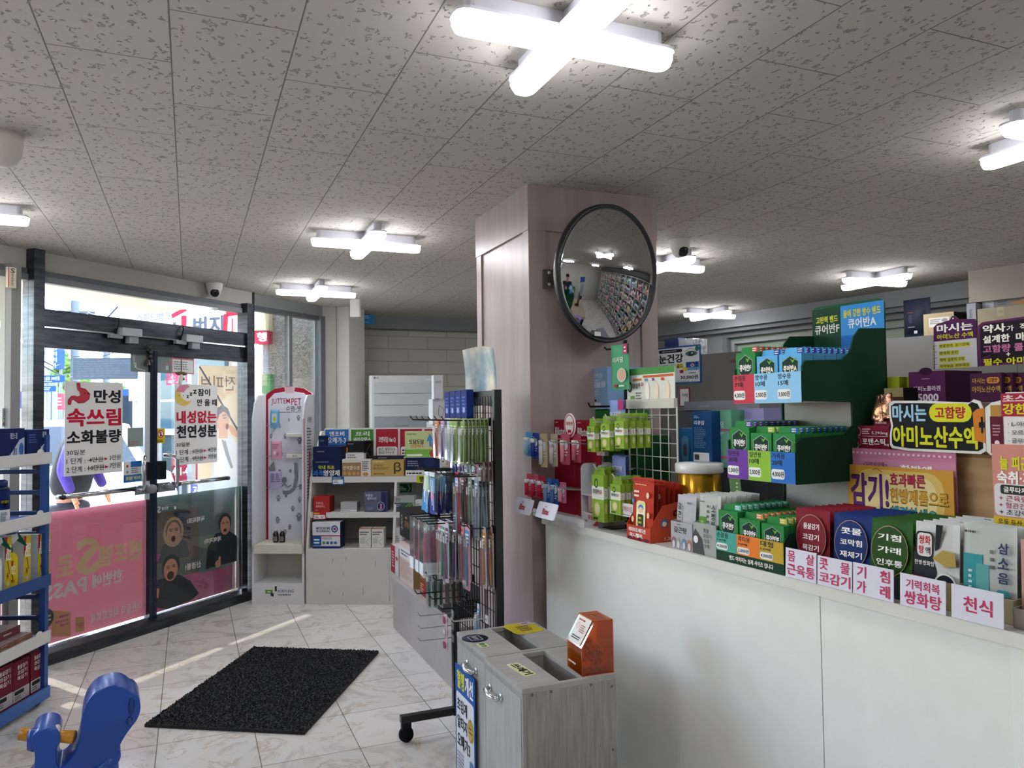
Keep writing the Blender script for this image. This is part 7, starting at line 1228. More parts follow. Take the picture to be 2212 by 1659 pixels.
# ================================================================ COUNTER, RIGHT HALF
def ptray(name, u0, v, w, pcol, lab, items, n, ph, tcol, plab, th=.012, d=.215, pw=.1, trh=.05, n0=.035): prow('pouch_tray', lab, u0, u0+60, v, n0, w, trh, d, tcol, [], n, pw, ph, pcol, items, plab, 'pouches in the '+plab.split(' pouch')[0]+' row', th=th, side=tcol)
def rem(lines, foot='#b8b4b4'):
    it = [('r', 0, 0, 1, .15, foot), ('rr', .05, .12, .5, .17, .02, '#222'), ('c', .5, .58, .44, .34, '#b89a78')]; 
    return it+[('c', .5, .58, .43, .33, lines[0])]+[('t', ln, x0, y-.045, x1, y+.045, Wt, 2) for ln, x0, x1, y in lines[1]]
ptray('t', 1706, 1215, .118, '#7a1f2c', 'dark tray with dark red cold remedy pouches', rem(('#7a1f2c', [('몸살감기', .28, .74, .74), ('코감기', .26, .74, .58), ('목감기', .26, .74, .42)])), 8, .172, '#3c3c40', 'dark red pouch', pw=.108)
ptray('t', 1786, 1232, .122, '#1a2f68', 'dark tray with navy blue cold remedy pouches', rem(('#1a2f68', [('콧물', .24, .78, .76), ('코막힘', .22, .80, .60), ('재채기', .22, .80, .43)]), '#8a9ac0'), 8, .172, '#3c3c40', 'navy blue pouch', pw=.11)
ptray('t', 1866, 1252, .122, '#2c5520', 'dark tray with green cough remedy pouches', rem(('#2a4a1c', [('기침', .22, .78, .76), ('가래', .22, .78, .59), ('인후통', .2, .82, .42)])), 9, .172, '#3c3c40', 'green cough pouch', pw=.11)
ptray('t', 1965, 1275, .112, '#c2c2c0', 'beige carton with black and white ginger tonic pouches', [('r', 0, 0, 1, .22, '#1c1e22'), ('p', [(0, .22), (0, .6), (.35, .75), (.55, .4), (.5, .22)], '#26282e'), ('p', [(.52, .98), (.68, .98), (.6, .7), (.5, .65)], '#1c1e22'), ('rr', .06, .55, .46, .88, .05, '#1c2028'), ('rr', .09, .57, .43, .86, .05, '#d4d0cc'), ('t', '쌍화', .13, .72, .40, .83, '#b02a38', 3), ('t', '탕', .13, .60, .25, .70, '#b02a38', 3), ('t', '액', .28, .60, .40, .69, '#333', 2), ('c', .74, .24, .26, .16, '#d8d8d6'), ('c', .74, .26, .21, .12, '#1e1e26'), ('p', [(.45, .56), (.68, .68), (.95, .66), (.98, .5), (.75, .48)], '#a8904a'), ('t', '한방쌍화탕', .04, .46, .5, .52, Wt, 1), ('r', .04, .26, .26, .32, '#8a2a34')], 7, .178, '#a2946a', 'black and white pouch', pw=.105, trh=.06, n0=.04, th=.014)
ptray('t', 2066, 1300, .12, '#b2b6b2', 'cream carton with grey and teal cough pouches', [('r', .06, .0, .42, .66, '#3a9098'), ('r', .3, .0, .54, .56, '#5aa0a2'), ('m', .08, .88, .4, .93, 1, '#444'), ('t', '삼', .70, .70, .90, .82, '#2c3a60', 2), ('t', '소', .70, .54, .90, .66, '#2c3a60', 2), ('t', '음', .70, .38, .90, .50, '#2c3a60', 2), ('rr', .68, .24, .92, .31, .03, '#3a9098'), ('m', .56, .5, .66, .75, 3, '#555'), ('m', .16, .14, .24, .5, 6, '#cfe4e4')], 6, .188, '#b8b08a', 'grey and teal pouch', pw=.112, trh=.05, n0=.045, th=.016)
ptray('t', 2188, 1322, .12, '#b08a80', 'clear tray with pink and maroon boxes at the right picture edge', [('r', .15, .1, .9, .5, '#8a2440'), ('rr', .2, .62, .9, .9, .1, '#8a2440'), ('m', .3, .2, .6, .4, 3, '#e0c8c8')], 4, .17, '#9a9488', 'pink and maroon pouch', pw=.11, trh=.04, n0=.03, th=.03)
PK = '#b83a5e'
def pcard(u0, u1, v0, v1, items, lab, tilt=-.04): cbd('price_card', u0, u1, v0, v1, -.002, items, lab, 'sign', '#d6d4e2', CZ+.001, .0015, tilt)
pcard(1697, 1763, 1189, 1253, [('t', '몸', .08, .56, .32, .92, PK, 2), ('t', '살', .68, .56, .94, .92, PK, 2), ('t', '근육통', .06, .1, .96, .48, PK, 2)], 'white card with pink 몸살 근육통 under the dark red pouches')
pcard(1766, 1840, 1207, 1270, [('t', '콧', .06, .55, .32, .94, PK, 2), ('t', '물', .68, .55, .94, .92, PK, 2), ('t', '코감기', .06, .1, .96, .48, PK, 2)], 'white card with pink 콧물 코감기 under the navy pouches')
pcard(1843, 1930, 1223, 1292, [('t', '기', .1, .55, .34, .92, PK, 2), ('t', '침', .68, .55, .92, .92, PK, 2), ('t', '가', .1, .08, .34, .46, PK, 2), ('t', '래', .68, .08, .92, .46, PK, 2)], 'white card with pink 기침 가래 under the green pouches')
pcard(1945, 2043, 1247, 1325, [('t', '기력회복', .14, .56, .88, .86, PK, 2), ('t', '쌍화탕', .1, .08, .92, .50, PK, 2)], 'white card with pink 기력회복 쌍화탕')
pcard(2056, 2168, 1272, 1352, [('t', '천식', .24, .26, .80, .72, PK, 2)], 'white card with large pink 천식')
# backing carton and the cold season sign
cb('cardboard_box', 1850, 2320, 978, 1100, .30, .22, 'cardboard', [('r', 0, .97, 1, 1, '#8a6a48')], 'large plain brown cardboard box behind the pouches on the counter'); BZ = fit(1850, 2320, 978, 1100, cpl(.30), CZ); BZ = CZ+BZ[2]
cbd('header_sign', 1834, 2068, 972, 1100, .275, [('r', 0, .82, 1, 1, '#c07a98'), ('t', '<일반의약품>', .16, .66, .40, .76, '#4a3040', 1), ('t', '한방에', .52, .60, .80, .74, Wt, 3)]+[('c', .02+i*.045, .92, .012, .02, '#e0c4d0') for i in range(22)], 'pink header sign with 한방에 rising behind the yellow cold sign', col='#c486a2', zb=1.165)
cbd('cold_sign', 1834, 2062, 1010, 1108, .262, [('r', .0, .0, 1, 1, '#c8943a'), ('rr', .08, .04, .92, .94, .3, '#d8b868'), ('rr', .16, .1, .86, .86, .3, '#e4d096'), ('t', '감기!', .03, .22, .42, .86, '#17121c', 3), ('t', '감기!', .035, .25, .415, .84, '#5a2a78', 2), ('t', '효과빠른', .43, .66, .76, .90, K_, 3), ('t', '효과빠른', .435, .67, .755, .89, '#b02848', 2), ('t', '한방제품으로', .43, .36, .96, .63, K_, 3), ('t', '한방제품으로', .435, .375, .955, .62, '#d09a2a', 2), ('t', '해결하세요', .43, .05, .86, .32, K_, 3), ('t', '해결하세요', .435, .06, .855, .31, '#3a98a4', 2), ('l', [(.26, .92), (.30, .96), (.36, .9)], .002, '#a06a3a')], 'yellow sign with big purple 감기! and coloured Korean lines', col='#c8943a', zb=1.12)
# things standing on the cardboard box
def on(name, u0, u1, v0, v1, n, dep, col, front, label, side=None, right=(), zb=None, cat='box', top=()): return cb(name, u0, u1, v0, v1, n, dep, col, front, label, cat, BZ+.001 if zb is None else zb, side, right, top=top)
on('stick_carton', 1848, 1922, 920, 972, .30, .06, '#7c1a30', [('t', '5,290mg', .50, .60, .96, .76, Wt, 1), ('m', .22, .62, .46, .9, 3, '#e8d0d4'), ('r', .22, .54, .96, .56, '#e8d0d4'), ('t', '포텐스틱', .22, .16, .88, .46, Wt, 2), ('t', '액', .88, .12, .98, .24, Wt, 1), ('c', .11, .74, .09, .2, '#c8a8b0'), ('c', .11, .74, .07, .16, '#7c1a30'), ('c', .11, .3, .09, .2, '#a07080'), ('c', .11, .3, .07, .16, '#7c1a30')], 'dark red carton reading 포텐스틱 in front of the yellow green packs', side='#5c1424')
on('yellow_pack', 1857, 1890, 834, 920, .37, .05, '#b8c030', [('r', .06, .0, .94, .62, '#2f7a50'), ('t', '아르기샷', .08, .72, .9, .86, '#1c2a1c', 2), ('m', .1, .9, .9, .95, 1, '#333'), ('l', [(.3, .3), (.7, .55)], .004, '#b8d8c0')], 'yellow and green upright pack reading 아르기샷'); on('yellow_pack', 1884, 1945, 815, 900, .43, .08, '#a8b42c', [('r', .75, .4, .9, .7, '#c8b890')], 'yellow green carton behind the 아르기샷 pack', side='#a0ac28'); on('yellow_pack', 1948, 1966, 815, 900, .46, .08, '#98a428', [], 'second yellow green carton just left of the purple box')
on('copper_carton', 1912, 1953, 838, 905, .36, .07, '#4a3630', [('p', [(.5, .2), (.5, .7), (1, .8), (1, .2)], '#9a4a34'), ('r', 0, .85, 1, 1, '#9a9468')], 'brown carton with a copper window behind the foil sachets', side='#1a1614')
on('stick_box', 1888, 1926, 894, 925, .325, .03, '#7c1a30', [('m', .1, .55, .9, .9, 2, '#e8c8d0'), ('t', '5,290mg', .15, .12, .85, .4, Wt, 1)], 'small dark red box with 5,290mg behind the carton', zb=BZ+.03)
for i, (u, n) in enumerate(((1882, .312), (1895, .316), (1906, .310))):
    P, w, h, _ = fit(u, u+26, 852, 905, cpl(n)); b = pouch_mesh(w, h, .012, 'copper_foil', n=5); o = b.build('foil_sachet', None, P, rot=(-.05, .25-.2*i, CY+.1*i)); tag(o, ['left', 'middle', 'right'][i]+' crumpled copper foil sachet sticking out of the dark red carton', 'sachet', 'copper foil sachets')
RZ = BZ+fit(1950, 2150, 871, 950, cpl(.41), BZ)[2]+.001
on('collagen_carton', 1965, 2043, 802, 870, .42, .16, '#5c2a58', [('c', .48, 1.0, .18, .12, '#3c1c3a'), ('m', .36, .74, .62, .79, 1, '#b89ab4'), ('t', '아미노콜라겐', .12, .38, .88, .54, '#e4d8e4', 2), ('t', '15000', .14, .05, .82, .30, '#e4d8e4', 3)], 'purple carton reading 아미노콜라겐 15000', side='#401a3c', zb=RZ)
on('carton_riser', 1950, 2290, 871, 950, .41, .16, '#6a5040', [], 'plain brown carton under the purple 아미노콜라겐 box', zb=BZ+.0005)
def cut_sign(name, label, u0, u1, v0, v1, n, outline, items, zb=None, bg='#14161c', rim='#d8d8d4'):
    P, w, h, yaw = fit(u0, u1, v0, v1, cpl(n), zb); b = MB(); pts = [(x*w, y*h) for x, y in outline]; b.prism(pts, 0, .003, rim, 'y')
    cx, cy = w/2, h/2; sx, sy = 1-.008/w*1.6, 1-.008/h*1.6
    b.add([((x-cx)*sx+cx, -.0004, (y-cy)*sy+cy) for x, y in pts], [tuple(range(len(pts)))], bg); b.draw((0, -.0004, 0), (1, 0, 0), (0, 0, 1), w, h, items); return tag(b.build(name, None, P, yaw), label, 'sign')
YE = '#cfcf2a'
cut_sign('amino_sign', 'black cut-out sign with yellow 아미노산수액 and blue 마시는', 1923, 2130, 864, 976, .27, [(0, .1), (.02, .04), (.2, .0), (.95, .0), (1, .06), (1, .78), (.96, .96), (.9, 1), (.86, .94), (.4, .99), (.05, 1), (0, .94), (.0, .7), (.02, .5), (0, .3)], [('t', '마시는', .04, .58, .42, .92, '#9ac4dc', 3), ('rr', .45, .58, .88, .93, .16, YE), ('t', '고함량', .51, .64, .82, .87, '#a82a3c', 3), ('t', '아미노산수액', .04, .08, .93, .50, YE, 3), ('p', [(.90, .25), (.89, .75), (.93, .82), (1, .84), (1, .2)], '#c87a2a'), ('r', .945, .48, 1, .58, '#17181c'), ('r', .965, .38, .985, .68, '#17181c')], zb=BZ+.002)
cut_sign('speed_sign', 'white rimmed red sign with 초스피드 and a small bottle at the right edge', 2131, 2320, 846, 972, .235, [(0, .05), (.05, 0), (1, 0), (1, 1), (.26, 1), (.22, .88), (.08, .84), (0, .76)], [('r', .2, .62, 1, .98, '#a0283c'), ('t', '초스피드', .22, .84, .8, .96, '#e0c8cc', 3), ('t', '강한효과', .22, .65, .8, .82, YE, 3), ('r', .06, .03, .22, .62, '#5c1830'), ('r', .07, .62, .19, .8, '#b0843a'), ('c', .14, .2, .03, .04, '#e8d8dc'), ('m', .09, .3, .2, .5, 4, '#b88a98'), ('t', '· L-아르기닌', .28, .46, .66, .54, '#333', 1), ('t', '· 오르니틴', .28, .33, .60, .41, '#333', 1), ('t', '· 글루타치온', .28, .20, .66, .28, '#333', 1), ('t', '· 타우린 500', .28, .07, .66, .15, '#333', 1)], bg='#dddada', zb=BZ+.003)
cut_sign('purple_sign', 'purple hanging tag sign reading 마시는 아미노산 수액 with highlighted lines', 2018, 2113, 682, 812, .48, [(0, 0), (1, 0), (1, .86), (.96, .9), (.6, .93), (.52, 1), (.46, 1), (.40, .93), (.1, .88), (.02, .82)], [('t', '마시는', .1, .70, .92, .86, Wt, 3), ('t', '아미노산 수액', .1, .57, .92, .67, YE, 2), ('r', .03, .0, 1, .54, '#c8c8ca'), ('c', .49, .955, .02, .014, '#c8c8c8')]+[('r', .14, y-.045, x, y+.045, '#cfcf4a') for x, y in ((.86, .44), (.6, .30), (.74, .17), (.84, .05))]+[('t', s, .16, y-.032, x-.02, y+.032, K_, 1) for s, x, y in (('병중병후, 원기회복', .86, .44), ('면역력 증진', .6, .30), ('체력, 집중력 강화', .74, .17), ('피부보습, 피부재생', .84, .05))]+[('r', .01, .03+i*.06, .1 if i % 2 else .06, .038+i*.06, '#333') for i in range(8)], bg='#4e2050', rim='#4e2050', zb=BZ+.22)
cut_sign('purple_sign', 'large purple sign with 약사가 직접 설계한 cut off by the right edge', 2114, 2340, 680, 812, .45, [(0, 0), (1, 0), (1, 1), (.06, .95), (.01, .88)], [('p', [(0, .14), (.14, .24), (.1, 0), (0, 0)], '#4a1c48'), ('t', '약사', .06, .70, .30, .88, Wt, 3), ('t', '가', .31, .70, .38, .82, Wt, 2), ('t', '직접', .44, .70, .60, .84, Wt, 2), ('t', '설계한', .06, .48, .34, .65, Wt, 3), ('t', '마시는', .40, .48, .68, .65, Wt, 3), ('t', '고함량 콜라겐', .06, .27, .66, .44, '#c0709a', 3), ('t', '+', .30, .18, .34, .26, Wt, 2), ('t', '필수 아미노산', .06, .0, .7, .15, YE, 3)], bg='#1c1420', rim='#5c2454', zb=BZ+.22)
for i in range(4):
    u = 2097+i*24; on('amino_pack', u, u+68, 806, 870, .415+.018*i, .014, '#48203e', [('t', '마시는', .08, .66, .5, .84, '#c09a4a', 2), ('rr', .54, .64, .94, .86, .1, '#c88a3a'), ('t', '고함량', .6, .68, .88, .82, '#3a1c30', 2), ('t', '아미노산수액', .06, .34, .96, .56, '#c09a4a', 2)], ['far', 'second', 'third', 'near'][i]+' purple and orange pack in clear wrap behind the black sign', zb=RZ)
cbd('fatigue_sign', 2148, 2330, 962, 1143, .12, [('r', 0, .0, 1, .28, '#8a2440'), ('r', 0, .28, 1, .37, '#d0b02a'), ('rr', .02, .38, 1.0, .66, .04, '#d4d0d4'), ('t', '늘 피곤하고', .1, .78, .7, .90, YE, 3), ('t', '숙취·피로', .06, .66, .66, .77, Wt, 3), ('rr', .1, .57, .9, .65, .02, '#333'), ('t', '글루타치온', .14, .585, .5, .635, Wt, 2), ('t', '+ 근육량 증가', .08, .51, .66, .56, '#a0344a', 1), ('t', '+ 혈관건강', .08, .45, .5, .5, '#a0344a', 1), ('t', '+ 초강력 피로', .08, .39, .66, .44, '#333', 1), ('t', '운동,등산,골프하세', .06, .295, .66, .355, '#333', 1), ('rr', .04, .08, .46, .2, .03, '#d4d0d4'), ('t', '1병 1만원', .08, .1, .42, .18, '#333', 2)], 'peach and maroon sign with 피곤 and 1병 1만원 at the right edge', col='#c8867c', zb=1.10)
b = MB(); p = onpl(2200, 1100, *cpl(.13)); b.box(-.02, 0, 0, .02, .004, .14, '#c8867c'); b.box(-.02, -.03, 0, .02, .06, .004, '#c8c8c8'); tag(b.build('sign_holder', None, (p.x, p.y, CZ), CY), 'small stand under the peach and maroon sign', 'stand')
# ---- items between the wire stand and the green display
cb('plaster_carton', 1497, 1539, 888, 1003, .30, .12, '#1f4a80', [('t', '리큐덤', .1, .74, .62, .82, '#dfe6f0', 2), ('m', .1, .86, .4, .92, 2, '#a8bcd8'), ('m', .1, .3, .8, .7, 12, '#6a8ab8'), ('rr', .05, .04, .86, .22, .02, '#d8dce0'), ('r', .1, .08, .35, .18, '#444')], 'dark blue carton with fine print behind the gold jar', zb=None, left=[('rr', .5, .1, .8, .5, .05, '#4a6a98')]); cb('plaster_carton', 1468, 1494, 925, 1010, .42, .1, '#2a6a9a', [('rr', .2, .15, .8, .8, .1, '#5a90b8'), ('rr', .35, .3, .65, .6, .04, '#4a5560')], 'teal blue carton with a plaster picture left of the dark blue one', zb=None)
cb('plaster_carton', 1540, 1582, 886, 1010, .34, .12, '#6aa888', [('t', '이지덤', .06, .70, .6, .80, '#dfeae2', 1), ('r', .04, .64, .95, .67, '#b04a6a'), ('m', .1, .56, .7, .62, 2, '#cfe0d4'), ('r', .1, .4, .4, .52, '#c0d4c8'), ('r', .1, .16, .8, .2, '#b04a6a')], 'mint green carton between the dark blue one and the display', zb=None, top=[('r', 0, 0, .6, .5, '#b02a6a')]); cb('plaster_carton', 1597, 1652, 882, 1005, .40, .12, '#9690c4', [('t', '이지덤', .06, .7, .5, .82, '#e0e0f0', 1), ('m', .5, .74, .8, .8, 1, '#b03a6a')], 'lilac carton behind the middle tier of the green display', zb=None, top=[('r', 0, 0, .4, .6, '#b02a6a')])
cb('carton_riser', 1470, 1660, 1012, 1120, .38, .14, '#3a3c40', [], 'dark grey box carrying the plaster cartons behind the gold jar')
cb('label_printer', 1478, 1592, 866, 886, .62, .12, '#8c9096', [('m', .3, .3, .5, .6, 1, '#aab')], 'grey label printer top behind the cartons', zb=None); cb('printer_shelf', 1470, 1600, 886, 1100, .63, .05, '#6a6c70', [], 'grey stand under the label printer', cat='stand')
p = onpl(1513, 1100, *cpl(.2)); P, w, h, _ = fit(1479, 1546, 1000, 1078, cpl(.22)); t = thing('gold_jar', 'gold jar with a white lid behind the red snack tray', 'jar', (P.x+EC.x*w/2, P.y+EC.y*w/2, CZ), CY)
r = w/2; zt = P.z+h-CZ; b = MB(); b.lathe([(r*.9, 0), (r*.93, .01), (r*.93, zt-.035), (r*.85, zt-.028)], '#c8962a|r0.22m0.8', n=28); b.build('jar_body', t); b = MB(); b.lathe([(r, zt-.032), (r*1.02, zt-.03), (r*1.02, zt-.004), (r*.98, zt)], '#dcdcd8|r0.3', n=28); b.build('lid', t)
b = MB(); b.draw((r*.05, -r*.945, zt*.2), (1, 0, 0), (0, 0, 1), r*.8, zt*.4, [('r', 0, 0, 1, 1, '#a8acb8'), ('m', .08, .08, .92, .92, 8, '#556')]); b.build('label', t)
b = MB(); b.prism([(0, 0), (.05, 0), (.035, .12), (-.015, .12)], 0, .003, '#5a7a4a', 'y'); b.draw((0, 0, 0), (1, 0, 0), (0, 0, 1), .035, .12, [('m', .5, .1, .9, .9, 8, '#b8c8a8')]); p = onpl(1582, 1062, *cpl(.2)); tag(b.build('leaning_card', None, (p.x, p.y, CZ+.1), CY), 'narrow green card leaning behind the grey pouch trays', 'card')
b = MB(); b.tube([(0, 0, 0), (0, 0, .10)], .005, '#1b1c20'); 
for k in range(6): a = k*PI/3; b.tube([(0, 0, .07), (.03*math.cos(a), .03*math.sin(a), .045+.01*(k % 2))], [.006, .003], '#1f3a34', 6)
b.blob((0, 0, .105), (.012, .012, .014), '#c8ccc8'); b.lathe([(.03, 0), (.03, .006)], '#1b1c20'); p = onpl(1593, 1070, *cpl(.235)); tag(b.build('small_figurine', None, (p.x, p.y, CZ+.02), CY), 'small dark figurine with a pale head behind the ink brush tray', 'ornament')
# ================================================================ RIGHT BACKGROUND
PA, PBq = Vector((4.42, 6.80, 0)), Vector((5.06, 4.04, 0)); PE = (PBq-PA).normalized(); PN = Vector((-PE.y, PE.x, 0)); PY_ = rel(PE)
ppl = lambda n: (PA+PN*n, PBq+PN*n)
t = thing('partition', 'long grey partition panel between the counter and the windowed wall', 'partition', PA, PY_)
for i, (x0, x1) in enumerate(((0, 1.15), (1.153, 2.35), (2.353, 3.4), (3.403, 4.6), (4.603, 5.8))): b = MB(); b.box(x0, 0, 0, x1, .04, 1.945, '#6c6b69'); b.build('panel', t)
b = MB(); b.box(-.03, -.01, 0, 0, .5, 1.95, '#d4d4d0'); b.build('end_panel', t)
b = MB(); b.draw((1.02, -.001, 1.84), (1, 0, 0), (0, 0, 1), .10, .035, [('t', 'Hos', 0, 0, 1, 1, '#7a2a30', 3)]); b.build('lettering', t)
board('eye_notice', 'blue framed white notice reading 눈건강 슈퍼루테인 골드 with an eye', 'poster', fit(1419, 1515, 748, 829, ppl(-.008)), [('r', 0, 0, 1, 1, '#2a5296'), ('r', .03, .04, .97, .96, '#d4d6da'), ('rr', .06, .84, .60, .93, .04, '#23262e'), ('m', .14, .87, .55, .90, 1, '#ccd'), ('t', '눈건강', .06, .56, .62, .80, K_, 3), ('t', '슈퍼루테인', .06, .42, .44, .52, K_, 2), ('r', .46, .41, .62, .53, '#c8c040'), ('t', '골드', .47, .42, .61, .52, K_, 2), ('t', '30,000원', .55, .10, .94, .22, K_, 2), ('m', .45, .05, .93, .08, 1, '#444'), ('m', .74, .25, .92, .29, 1, '#444'), ('c', .8, .78, .13, .07, '#5a6a74'), ('c', .8, .77, .07, .06, '#2c3a44'), ('c', .82, .79, .02, .02, '#dde'), ('l', [(.66, .84), (.78, .92), (.92, .86)], .004, '#444'), ('r', .68, .34, .96, .56, '#2a4a90'), ('r', .68, .34, .96, .42, '#5a9ac0'), ('c', .82, .47, .04, .04, '#d8d8e0'), ('r', .80, .45, .84, .49, '#b83a3c'), ('c', .93, .90, .045, .07, '#2a6a48'), ('c', .66, .38, .06, .04, '#d8c83a'), ('r', .54, .28, .62, .36, '#a02a3c')], '#2a5296', .004)
board('small_notice', 'small red framed notice under the eye notice', 'sign', fit(1468, 1490, 838, 878, ppl(-.008)), [('r', 0, 0, 1, 1, '#9a2a38'), ('r', .08, .05, .92, .95, '#cfcdd0'), ('t', '멱', .3, .5, .8, .7, '#444', 1)], '#9a2a38', .003)
def pb(name, u0, u1, v0, v1, n, dep, col, front, label, zb=1.946, cat='box', side=None, top=()): return carton(name, label, cat, fit(u0, u1, v0, v1, ppl(n), zb), dep, col, front, side=side, top=top)
for i, (u0, u1, c) in enumerate(((1436, 1465, '#3a4470'), (1466, 1481, '#a4a8ac'), (1482, 1497, '#a8acb0'), (1498, 1513, 'foil'))):
    pb('small_carton', u0, u1, 731+i % 2, 748, .06, .1, c, [('r', 0, 0, 1, .55, '#b8bcc8')]+[('l', [(x/9, .1), (x/9+.03, .8)], .004, '#3a4470') for x in range(1, 9)] if i == 0 else [('m', .2, .3, .8, .6, 1, '#8a8e92')], ['blue striped carton at the left on top of the partition', 'first silver carton on top of the partition', 'second silver carton on top of the partition', 'foil wrapped carton at the right of the silver ones'][i])
P, w, h, _ = fit(1941, 2003, 652, 735, ppl(.05), 1.946); b = pouch_mesh(w, h+.03, .14, '#1e2230', n=8); b.draw((0, -.0705, 0), (1, 0, 0), (0, 0, 1), w, h, [('m', .35, .68, .6, .72, 1, '#7a3a40'), ('m', .4, .4, .55, .64, 6, '#4a4e60'), ('m', .35, .26, .7, .32, 1, '#667'), ('r', .58, .1, .70, .18, '#a8acb4')]); tag(b.build('paper_bag', None, P+PN*.09, PY_-.1), 'dark navy bag standing on top of the partition', 'bag')
pb('storage_carton', 1996, 2062, 676, 732, .06, .3, '#a89878', [('rr', .15, .15, .95, .88, .02, '#8e7e60'), ('rr', .16, .16, .94, .87, .02, '#a89878'), ('r', .18, .38, .85, .8, '#c8c6c0'), ('m', .22, .5, .6, .75, 3, '#777'), ('c', .7, .66, .1, .08, '#8a8a88')], 'brown carton with a delivery label beside the navy bag', side='#2c2620')
pb('storage_carton', 2090, 2110, 655, 732, .06, .2, '#9c9ea2', [('m', .3, .5, .7, .8, 6, '#555')], 'tall narrow silver grey carton between the brown boxes', top=[('r', 0, 0, 1, 1, '#2a2826')]); pb('storage_carton', 2113, 2230, 662, 732, .06, .3, '#a39a82', [('r', .38, .6, .5, 1, '#b4aa8c'), ('m', .4, .75, .5, .85, 2, '#8a8068')], 'beige taped carton on the partition near the right edge')
q = fit(2118, 2230, 630, 660, ppl(.1)); pb('storage_carton', 2122, 2240, 634, 662, .14, .2, '#84868c', [('r', 0, 0, .22, 1, '#b8bcc0'), ('m', .3, .2, .5, .8, 4, '#555'), ('p', [(.5, .3), (.9, .6), (1, .3), (.7, .1)], '#b08a5a')], 'silver and dark boxes with an orange strip on the beige carton', zb=fit(2113, 2230, 662, 732, ppl(.06), 1.946)[2]+1.947)
b = MB(); P, w, h, _ = fit(2093, 2330, 592, 642, ppl(.10)); b.box(0, 0, 0, w, .22, HC-P.z, '#9c968a'); tag(b.build('duct_box', None, P, PY_), 'long beige boxed-in duct under the ceiling at the right edge', 'duct')
# ================================================================ SHELVES THE MIRROR SEES
SHX = PY_; rd = PE; rn = Vector((-PN.x, -PN.y, 0)); so0 = PA+PE*3.7-PN*.36
t = thing('wall_shelves', 'tall white medicine shelves along the right wall, seen only in the round mirror', 'shelves', so0, SHX); WS = 5.0
for i in range(8): b = MB(); b.box(0, 0, .1+i*.29, WS, .3, .115+i*.29, '#c8cac8'); b.build('shelf', t)
for i in range(11): b = MB(); b.box(i*WS/10-.008, 0, 0, i*WS/10+.008, .3, 2.15, '#c8cac8'); b.build('divider', t)
b = MB(); b.box(0, .3, 0, WS, .31, 2.15, '#b4b6b4'); b.build('back_panel', t)
rr = random.Random(21); protos = []
for c, nm in (('#a83240', 'red'), ('#2a4a90', 'blue'), ('#d8d8d4', 'white'), ('#3a7a4a', 'green'), ('#c8a83a', 'yellow'), ('#5a2a60', 'purple'), ('#2a2c34', 'black'), ('#c87a8a', 'pink'), ('#4a90a8', 'teal'), ('#b89a6a', 'tan')):
    b = MB(); b.box(0, 0, 0, 1, 1, 1, c); b.draw((0, 0, 0), (1, 0, 0), (0, 0, 1), 1, 1, [('r', .08, .5, .92, .85, '#d8d8d4' if c != '#d8d8d4' else '#3a5a90'), ('m', .1, .1, .8, .4, 4, '#e0e0dc' if c != '#d8d8d4' else '#444')]); protos.append((b, nm))
fst = {}
rows = ['lowest', 'second', 'third', 'fourth', 'fifth', 'sixth', 'top']
ords = ['first', 'second', 'third', 'fourth', 'fifth', 'sixth', 'seventh', 'eighth', 'ninth', 'tenth']
for r_ in range(7):
    for c_ in range(10):
        x = c_*WS/10+.02
        for k in range(3):
            w_, h_ = rr.uniform(.09, .13), rr.uniform(.13, .25)
            if x+w_ > (c_+1)*WS/10-.02: break
            b, nm = rr.choice(protos); p = so0+rd*x+PN*.03+Vector((0, 0, .1155+r_*.29))
            if nm not in fst: o = fst[nm] = b.build('medicine_carton', None, p, SHX)
            else: o = dup(fst[nm], p)
            o.location = p; o.rotation_euler = (0, 0, SHX); o.scale = (w_, .2, h_); tag(o, '%s carton, %s in bay %s of the %s row of the wall shelves' % (nm, ['left', 'middle', 'right'][k], ords[c_], rows[r_]), 'box', 'cartons on the wall shelves'); x += w_+.012
# the pharmacist behind the counter, and the desk, also seen in the mirror
b = MB(); b.box(0, 0, .72, 1.6, .6, .75, '#b8a890'); b.box(0, .02, 0, .03, .58, .72, '#a8a8a4'); b.box(1.57, .02, 0, 1.6, .58, .72, '#a8a8a4'); b.box(.03, .55, .1, 1.57, .58, .72, '#a8a8a4'); tag(b.build('desk', None, (2.35, .9, 0), -1.2), 'wooden topped desk behind the counter, seen in the round mirror', 'desk')
t = thing('monitor', 'black computer monitor on the desk, seen in the round mirror', 'monitor', (2.95, .2, .751), -1.2+PI); b = MB(); b.box(-.25, -.01, .1, .25, .02, .42, '#17181c|r0.2'); b.build('screen', t); b = MB(); b.box(-.03, .0, .01, .03, .03, .15, '#222'); b.box(-.12, -.06, 0, .12, .1, .01, '#222'); b.build('stand', t)
board('standing_board', 'tall white board with a blue header behind the counter, seen in the round mirror', 'poster', (Vector((3.9, -1.0, 0)), .6, 1.7, 2.6), [('r', 0, .85, 1, 1, '#3a6ab0'), ('m', .1, .5, .9, .8, 6, '#777'), ('r', .1, .3, .5, .45, '#333')], '#c8cccc', .02)
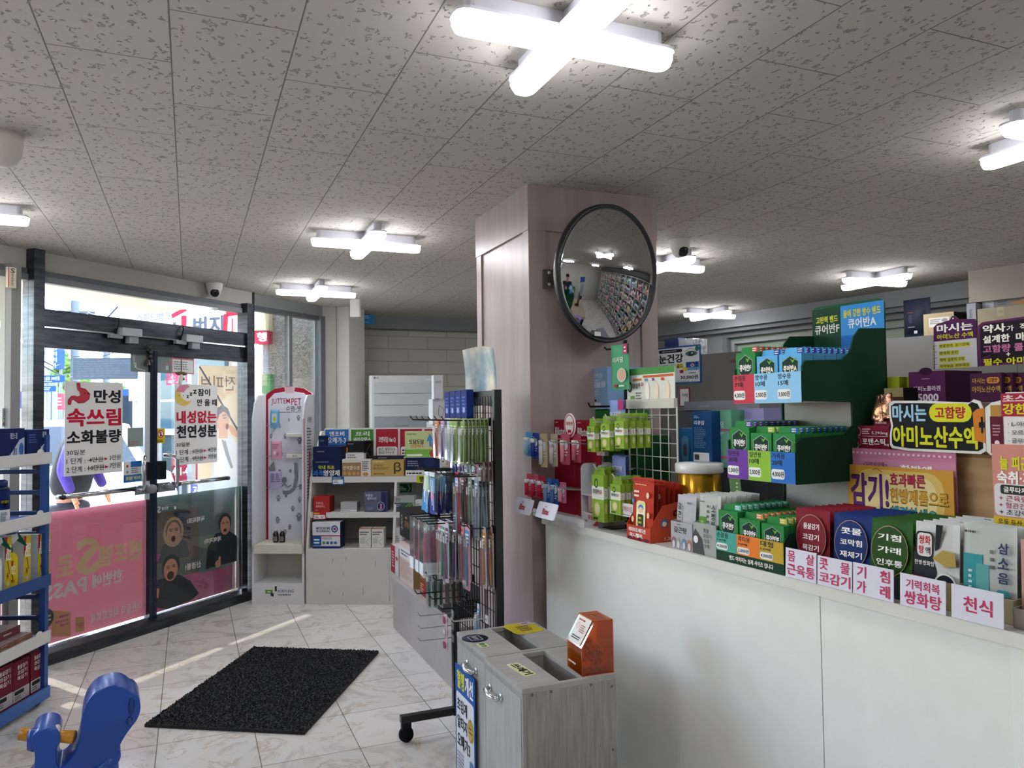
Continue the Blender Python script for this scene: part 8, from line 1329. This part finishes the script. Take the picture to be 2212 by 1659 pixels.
def staff():
    t = thing('person', 'person in dark clothes standing behind the counter, seen in the round mirror', 'person', (2.75, -.95, 0), .2+PI)
    J = [(0, 0, .95, .09, .07), (0, 0, 1.18, .09, .07), (0, 0, 1.38, .10, .07), (0, -.01, 1.48, .05), (0, -.02, 1.55, .05), (0, -.03, 1.63, .08, .095), (0, -.02, 1.72, .06, .075), (-.09, 0, .88, .06), (-.1, -.01, .5, .045), (-.1, .02, .08, .04), (-.1, -.12, .04, .035), (.09, 0, .88, .06), (.1, -.01, .5, .045), (.1, .02, .08, .04), (.1, -.12, .04, .035)]
    skin_body('body', J, [(0, 1), (1, 2), (2, 3), (3, 4), (4, 5), (5, 6), (0, 7), (7, 8), (8, 9), (9, 10), (0, 11), (11, 12), (12, 13), (13, 14)], '#b88a70', t)
    skin_body('shirt', [(0, 0, .95, .155, .125), (0, 0, 1.18, .16, .125), (0, 0, 1.38, .17, .11), (0, 0, 1.46, .08, .07), (-.2, 0, 1.38, .07), (-.26, .0, 1.12, .055), (-.24, -.12, .95, .045), (.2, 0, 1.38, .07), (.26, 0, 1.12, .055), (.24, -.12, .95, .045)], [(0, 1), (1, 2), (2, 3), (2, 4), (4, 5), (5, 6), (2, 7), (7, 8), (8, 9)], '#1e2434', t)
    skin_body('trousers', [(0, 0, .93, .15, .12), (-.09, 0, .8, .1), (-.1, -.01, .5, .08), (-.1, .02, .1, .065), (.09, 0, .8, .1), (.1, -.01, .5, .08), (.1, .02, .1, .065)], [(0, 1), (1, 2), (2, 3), (0, 4), (4, 5), (5, 6)], '#23252c', t)
    b = MB(); b.blob((0, -.015, 1.69), (.095, .105, .09), '#17161a', 14, 9); b.build('hair', t)
    b = MB(); b.blob((-.035, -.118, 1.645), .009, '#222'); b.blob((.035, -.118, 1.645), .009, '#222'); b.blob((0, -.13, 1.62), (.012, .014, .02), '#b88a70'); b.box(-.02, -.122, 1.585, .02, -.112, 1.59, '#8a4a40'); b.build('face', t)
    for s in (-1, 1):
        skin_body('hand', [(.24*s, -.14, .95, .024), (.235*s, -.19, .93, .034, .018)]+[(.235*s+dx, -.19-l, .92-l*.3, .009) for dx, l in ((-.022, .05), (-.007, .062), (.008, .06), (.022, .045))]+[(.235*s-.035*s, -.175, .93, .011), (.235*s-.05*s, -.2, .92, .009)], [(0, 1), (1, 2), (1, 3), (1, 4), (1, 5), (0, 6), (6, 7)], '#b88a70', t)
staff()
